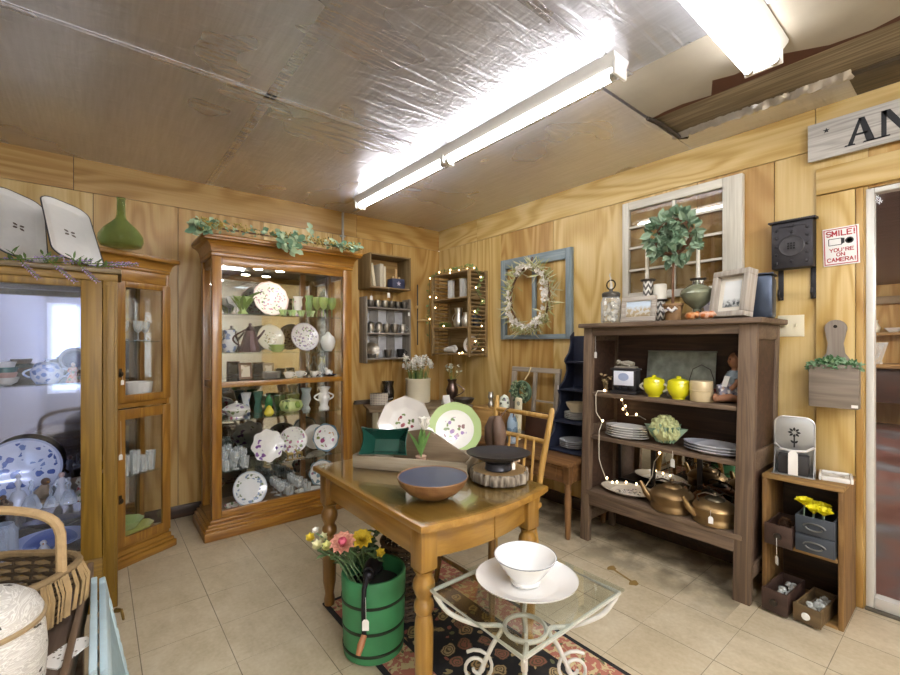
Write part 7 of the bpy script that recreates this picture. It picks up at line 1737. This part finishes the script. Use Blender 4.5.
grb = plain('#3c8353', .5, 0, .25, .06, 9.0)
bc = (-2.01, -2.15, .0085)
t = thing('wooden_bucket', 'green painted wooden bucket with dark hoops, full of silk flowers, before the table', 'bucket', bc)
mb = MB(); mb.lathe([(.122, 0), (.126, .004), (.136, .32), (.133, .33), (.124, .33), (.112, .02), (0, .02)], 40); obj('staves', mb, grb, t)
dk_ = plain('#2f3a2c', .5, .5, .3)
for z in (.03, .12, .225):
    r_ = .1245 + .0105 * z / .33 + .0015; mb = MB(); mb.lathe([(r_ + .001, z), (r_ + .003, z + .001), (r_ + .0035, z + .012), (r_ + .0015, z + .013)], 40, caps=False); obj('hoop', mb, dk_, t)
mb = MB(); mb.lathe([(0, .25), (.119, .25), (.119, .262), (0, .262)], 30); obj('filling', mb, plain('#241d17', .9, 0, .3, .4, 40.0), t)
t = thing('crank_handle', 'black iron crank with wooden grip hanging over the front of the green bucket', 'crank', (bc[0], bc[1], .294))
bir = plain('#262428', .45, .6, .25)
mb = MB(); mb.tube([(.055, .06, .03), (.02, .02, .055), (-.03, -.04, .075), (-.075, -.09, .085)], [.022, .032, .034, .022], 12); mb.ball((.03, .03, .02), .03, (1, 1, .6), 12, 8); mb.ball((-.075, -.09, .075), .024, (1, 1, 1), 12, 8); obj('gear_case', mb, bir, t)
mb = MB(); mb.tube([(-.085, -.10, .075), (-.112, -.125, .05), (-.118, -.13, -.02), (-.113, -.127, -.13)], [.012, .010, .009, .010], 8); obj('crank_arm', mb, bir, t)
mb = MB(); mb.tube([(-.114, -.129, -.128), (-.135, -.142, -.15), (-.15, -.15, -.178)], [.011, .014, .010], 10); obj('grip', mb, plain('#a8714a', .5, 0, .2), t)
tagprice(t, (-.115, -.142, .025), .085, 1.2, -40)
rosep = plain('#e2a48c', .6, 0, .12); buy = plain('#dcd98f', .6, 0, .1)
gleaf = plain('#5f7a4c', .6, 0, .3)
def silk(label, px, py, d, r, mats, kind):
    tip = Vector(px_ for px_ in P3[(px, py, d)]); ang = P3k[(px, py, d)] * .75; base = Vector((bc[0] - .045 + .035 * math.cos(ang), bc[1] + .02 + .045 * math.sin(ang), .2755)); q = thing('silk_flower', label, 'flower', base); v = tip - base
    mb = MB(); mb.tube([(0, 0, 0), v * .45 + Vector((0, 0, .04)), v], .0035, 6); obj('stem', mb, gleaf, q)
    mb = MB(); rg = random.Random(int(px))
    for k in range(4):
        u = rg.uniform(.55, .85); mb.leaf(v * u + Vector((0, 0, .04 * (1 - u))), (rg.uniform(-1, 1), rg.uniform(-1, 1), rg.uniform(-.3, .7)), rg.uniform(.04, .06), .026)
    obj('leaves', mb, gleaf, q)
    dr = (Vector((-2.93, -3.80, 1.302)) - tip).normalized() * .55 + v.normalized() * .2 + Vector((0, 0, .5)); dr.normalize()
    sx_ = dr.orthogonal().normalized(); sy_ = dr.cross(sx_)
    mb = MB(); lay = ((7, .25, .55), (9, .6, .8), (11, 1.0, 1.0)) if kind == 'rose' else ((5, .35, 1.0), (6, .5, 1.0))
    for n_, spr, ln in lay:
        for k in range(n_):
            a = 2 * PI * k / n_ + spr * 5; e = sx_ * math.cos(a) + sy_ * math.sin(a); mb.leaf(v, e * spr + dr * (1.1 - spr * .75), r * ln, r * .95, -e + dr * .6, .35)
    obj('petals', mb, mats[0], q)
    if len(mats) > 1:
        mb = MB(); mb.ball(v + dr * r * .35, r * .35, (1, 1, 1), 10, 8, .2, 2); obj('flower_centre', mb, mats[1], q)
P3 = {(343, 545, 1.80): (-2.139, -2.124, 0.465), (362, 541, 1.84): (-2.059, -2.137, 0.464), (380, 556, 1.80): (-2.020, -2.220, 0.420), (311, 541, 1.84): (-2.226, -2.001, 0.464), (318, 549, 1.80): (-2.219, -2.058, 0.449), (328, 550, 1.80): (-2.187, -2.084, 0.445), (324, 541, 1.86): (-2.176, -2.016, 0.455), (316, 533, 1.85): (-2.206, -2.005, 0.493)}
P3k = {k_: i_ for i_, k_ in enumerate(P3)}
yel2 = plain('#e3c63a', .6, 0, .12); ivo = plain('#e9e4b8', .6, 0, .1)
silk('pink silk ranunculus in the green bucket', 343, 545, 1.80, .058, (rosep, plain('#c9566a', .6, 0, .2)), 'rose')
silk('big yellow silk rose in the green bucket, right of the pink flower', 362, 541, 1.84, .052, (yel2,), 'rose')
silk('yellow silk bud at the right of the bouquet in the green bucket', 380, 556, 1.80, .038, (yel2,), 'bud')
silk('deep yellow silk bud at the far left of the bouquet', 311, 541, 1.84, .038, (plain('#e8d24a', .6, 0, .1),), 'bud')
silk('lowest pale silk bud at the left of the bouquet', 318, 549, 1.80, .042, (ivo,), 'bud')
silk('pale green silk bud next to the pink ranunculus', 328, 550, 1.80, .042, (buy,), 'bud')
silk('ivory silk bud above the pale green one in the bouquet', 324, 541, 1.86, .038, (ivo,), 'bud')
silk('small white silk bud topping the left of the bouquet', 316, 533, 1.85, .028, (wfl,), 'bud')
t = thing('bucket_greenery', 'dark green leaves and sprigs around the flowers in the bucket', 'greenery', (bc[0] + .0, bc[1] + .075, .2755))
mb = MB(); rg = random.Random(14)
for k in range(26):
    tip = Vector((rg.uniform(-.12, .09), rg.uniform(-.01, .08), rg.uniform(.08, .19))); mb.mi = 0; mb.tube([(.0, 0, 0), tip * .35 + Vector((0, 0, .05)), tip], .002, 4)
    for j in range(6): mb.mi = j % 2; mb.leaf(tip * rg.uniform(.4, 1), (rg.uniform(-1, 1), rg.uniform(-1, 1), rg.uniform(-.4, .8)), rg.uniform(.03, .05), .022)
obj('leaves', mb, [plain('#4f6a42', .6, 0, .3), plain('#7d9470', .6, 0, .3)], t)
# dark wicker basket behind
wick = plain('#5a4734', .8, 0, .4, .3, 50.0); wick2 = plain('#3a2c20', .8, 0, .4, .3, 50.0)
def woven(q, rx, ry, h, flare, rows, stakes, mats, amp=.004, tr=.006, sq=2.0):
    """basket sides woven from wavy rows round upright stakes"""
    def pt(a, u, off): 
        f = 1 + flare * u; c_, s_ = math.cos(a), math.sin(a); k = (abs(c_) ** sq + abs(s_) ** sq) ** (-1 / sq)
        return (c_ * k * (rx * f + off), s_ * k * (ry * f + off), h * u)
    mb = MB(); N = stakes * 4
    for i in range(rows):
        u = (i + .5) / rows; mb.mi = i % 2
        mb.tube([pt(2 * PI * j / N, u, amp * math.cos(PI * (j / 2 + i)) * (1 if j % 2 == 0 else 0)) for j in range(N)], tr, 5, True)
    b_ = obj('weave', mb, mats, q)
    mb = MB()
    for k in range(stakes): mb.tube([pt(2 * PI * k / stakes, .0, 0), pt(2 * PI * k / stakes, 1.0, 0)], tr * .8, 5)
    o = obj('stakes', mb, mats[1], b_)
    mb = MB(); n_ = 40; mb.prism([pt(2 * PI * k / n_, 0, -.004)[:2] for k in range(n_)], .012); obj('bottom', mb, mats[1], q)
    mb = MB(); mb.tube([pt(2 * PI * j / 48, 1.0, 0) for j in range(48)], tr * 1.7, 7, True); obj('rim', mb, mats[0], q)
    return pt
t = thing('wicker_basket', 'dark wicker basket on the rug behind the green bucket', 'basket', (-1.775, -2.035, .0145))
woven(t, .10, .10, .34, .12, 22, 18, [wick, wick2])
for s_ in (-.05, .05):
    mb = MB(); mb.tube([(-.10, s_, .345), (-.06, s_, .42), (.0, s_, .45), (.06, s_, .42), (.10, s_, .345)], .006, 6); obj('handle', mb, wick2, t)
# white iron plant stand
wi = plain('#d8d4cb', .5, .1, .12, .06, 40.0)
SX, SY = -1.812, -2.825; sw_, sd_ = .24, .203
t = thing('plant_stand', 'white wrought iron stand with scrolled legs and a glass top, before the table', 'stand', (SX, SY, .0085))
GZ = .462
mb = MB(); mb.tube([(-sw_, -sd_, GZ - .006), (sw_, -sd_, GZ - .006), (sw_, sd_, GZ - .006), (-sw_, sd_, GZ - .006)], .0075, 6, True); obj('top_frame', mb, wi, t)
mb = MB(); mb.span(-sw_ - .012, sw_ + .012, -sd_ - .012, sd_ + .012, GZ + .0022, GZ + .0085); obj('glass_top', mb, glass('#f4f8f6', 1.4), t)
mb = MB(); mb.tube([(.07 * math.cos(a), .07 * math.sin(a), .335) for a in [2 * PI * k / 28 for k in range(28)]], .008, 6, True); obj('centre_ring', mb, wi, t)
for sx in (-1, 1):
    for sy in (-1, 1):
        mb = MB(); q_ = lambda u, z: (sx * sw_ * u, sy * sd_ * u, z)
        mb.tube(smooth([q_(.97, GZ - .015), q_(.93, .425), q_(.80, .38), q_(.52, .345), (sx * .057, sy * .055, .335), q_(.36, .27), q_(.52, .16), q_(.68, .07), q_(.80, .008)]), .008, 7)
        lg = obj('leg', mb, wi, t)
        sp_ = []
        for k in range(30):
            a = k / 29 * 3.6 * PI; rr = .062 * (1 - k / 36); u = .52 + (-.0 + rr * math.cos(a + 1.0)) / .32; sp_.append((sx * sw_ * u, sy * sd_ * u, .20 + rr * math.sin(a + 1.0)))
        mb = MB(); mb.tube(sp_, .0058, 6); obj('scroll', mb, wi, lg)
tagprice(t, (-.19, -.17, .24), .07, 1.1, -40)
ZG = .4712 + .0085
ir = plate_mat('#eceae6', '#dcd9d2', .172, .004, rough=.12)
flat_plate('large white oval platter on the glass of the iron stand', -1.80, -2.82, ZG, .172, ir, 1.0, .88, -43, .03, name='platter', cat='platter')
vessel('serving_bowl', 'white china serving bowl with a thin dark rim, on the white platter', 'bowl', -1.795, -2.81, ZG + .0085, [(.05, 0), (.052, .006), (.046, .010), (.072, .04), (.103, .085), (.106, .09), (.101, .09), (.066, .04), (.04, .018), (0, .016)], plate_mat('#f0efec', '#8d949c', .1065, .0028, rough=.1), n=44)

# ------------------------------------------------------------------ left foreground bench
bt = wood('#3a2c22', '#5a493c', '#776557', 'y', 10.0, .8, 6.0, .5, .5); btz = wood('#5a4634', '#7d6650', '#97806a', 'y', 10.0, .8, 6.0, .6, .5)
t = thing('low_bench', 'low dark topped wooden bench holding the basket and crock, lower left corner', 'bench', (-2.948, -1.76, 0), -4)
mb = MB(); mb.span(-.56, -.018, -1.0, .12, .425, .448, .004); obj('top', mb, bt, t)
mb = MB(); mb.span(-.017, .0, -1.0, .12, .37, .462, .003); obj('edge_rail', mb, btz, t)
mb = MB(); mb.span(-.577, -.561, -1.0, .12, .37, .462, .003); obj('edge_rail', mb, btz, t)
for x in (-.53, -.05):
    for y in (-.95, .07):
        mb = MB(); mb.span(x - .025, x + .025, y - .025, y + .025, 0, .4245, .003); obj('leg', mb, bt, t)
ZB_ = .4485
pbl = plain('#c2d8df', .6, 0, .1, .1, 25.0); pbd = plain('#a9c6d0', .6, 0, .15, .1, 25.0)
def shutter(label, top, bot, y0, y1, th=.018):
    """carved pale blue panel leaning sideways: top and bottom edge given as (x, z)"""
    a = math.degrees(math.atan2(bot[0] - top[0], top[1] - bot[1])); L = math.hypot(bot[0] - top[0], bot[1] - top[1])
    q = thing('carved_panel', label, 'panel', M=T(top[0], (y0 + y1) / 2, top[1]) @ rotm(0, -a, 0)); w = (y1 - y0) / 2
    for b in (-1, 1):
        mb = MB(); mb.span(-th / 2, th / 2, b * w - (.05 if b > 0 else 0), b * w + (.05 if b < 0 else 0), -L, 0, .004); obj('stile', mb, pbl, q)
    for z0, z1 in ((-.06, 0), (-L, -L + .06)):
        mb = MB(); mb.span(-th / 2, th / 2, -w + .0505, w - .0505, z0, z1, .004); obj('rail', mb, pbl, q)
    mb = MB(); mb.span(-th / 4, th / 4, -w + .0505, w - .0505, -L + .0605, -.0605); f = obj('field', mb, pbd, q)
    for k in range(6):
        z = -.09 - (L - .18) * k / 5
        mb = MB(); mb.tube([(th * .42, w - .045 + .012 * math.sin(u), z + .0 + .02 * math.cos(u)) for u in [PI * j / 6 for j in range(7)]], .0045, 5); obj('carving', mb, pbl, q)
    return q
shutter('pale blue carved panel standing upright against the bench side', (-2.938, .470), (-2.936, .001), -2.42, -1.80)
q = shutter('pale blue carved panel leaning outwards over the upright one', (-2.916, .462), (-2.835, .004), -2.42, -1.80)
mb = MB(); mb.tube([(.014 + .0, .3095, -.14 + .0), (.024, .318, -.15)], .008, 8); mb.tube([(.03, .322 + .014 * math.cos(a), -.172 + .018 * math.sin(a)) for a in [2 * PI * k / 16 for k in range(16)]], .0045, 6, True); obj('brass_pull', mb, brass, q)
spn = speckle('#e6e2da', ['#4a443e', '#77706a'], 40.0, .16, .4)
g_ = G('sponged_stoneware'); co = g_.coord(); s_ = g_.n('SeparateXYZ', Vector=co); nz = g_.n('TexNoise', Vector=co, Scale=10.0, Detail=3.0); n2 = g_.n('TexNoise', Vector=g_.map(co, (1, 1, 3.5)), Scale=13.0, Detail=2.0, Distortion=1.5)
w_ = g_.math('SINE', g_.math('MULTIPLY', n2, 60.0)); col_ = g_.ramp(w_, [(.0, '#cfcac2'), (.5, '#e9e6df')])
col_ = g_.mix(g_.math('MULTIPLY', g_.math('GREATER_THAN', g_.n('TexNoise', Vector=co, Scale=55.0, Detail=1.0), .56), g_.math('LESS_THAN', g_.math('ABSOLUTE', g_.math('SUBTRACT', nz, .5)), .018)), col_, '#4a4238')
g_.bsdf(Base_Color=col_, Roughness=.45, Normal=g_.bump(w_, .35, .004)); jarm = g_.m
t = thing('lidded_crock', 'white textured stoneware crock with a knobbed lid, at the front of the bench', 'crock', (-3.137, -2.374, ZB_))
mb = MB(); mb.lathe([(.085, 0), (.1, .01), (.112, .06), (.116, .13), (.112, .185), (.105, .205), (0, .206)], 40); obj('body', mb, jarm, t)
mb = MB(); mb.lathe([(.106, .2065), (.113, .207), (.114, .214), (.106, .217)], 40, caps=False); l = obj('rim_band', mb, plain('#a8916c', .6, 0, .2), t)
mb = MB(); mb.lathe([(.108, .2175), (.109, .225), (.098, .25), (.07, .275), (.035, .292), (.018, .298), (.014, .306), (.022, .318), (.022, .332), (.012, .342), (0, .344)], 40); obj('lid', mb, jarm, t)
wk1 = plain('#8a7452', .75, 0, .3, .2, 50.0); wk2 = plain('#453624', .75, 0, .3, .2, 50.0)
t = thing('handled_basket', 'brown wicker basket with a tall bent handle, at the back of the bench', 'basket', (-3.165, -1.965, ZB_ + .007), -36)
pt = woven(t, .150, .105, .165, .28, 15, 20, [wk1, wk2], .006, .0065, 3.0)
hp = [(.19 * math.cos(a), 0, .17 + .185 * max(0, math.sin(a)) ** .28) for a in [PI * k / 20 for k in range(21)]]
mb = MB(); mb.tube(hp, .013, 8); obj('handle', mb, plain('#bda075', .7, 0, .25, .2, 40.0), t)
mb = MB(); rg = random.Random(17)
for k in range(60):
    a = rg.uniform(-1.2, 1.0); p = pt(a, 1.0, .004); e = pt(a, .35, .030 + .014 * rg.random()); mb.tube([p, ((p[0] + e[0]) / 2 * 1.06, (p[1] + e[1]) / 2 * 1.06, (p[2] + e[2]) / 2), (e[0], e[1], e[2] - .02)], .003, 4)
o = obj('fringe', mb, plain('#ae9368', .75, 0, .3), t); o['kind'] = 'stuff'
g_ = G('lace'); co = g_.coord(); vo = g_.n('TexVoronoi', Vector=co, Scale=70.0); g_.bsdf(Base_Color=g_.mix(g_.math('LESS_THAN', vo, .25), '#eeeae2', '#7d7468'), Roughness=.9)
mb = MB(); mb.prism([(-.06, -.03), (.05, -.035), (.065, .0), (.05, .03), (-.05, .04)], .004); one('lace_doily', mb, g_.m, 'white eyelet lace doily lying on the bench beside the crock', 'doily', (-2.995, -2.21, ZB_ + .0005), 50)
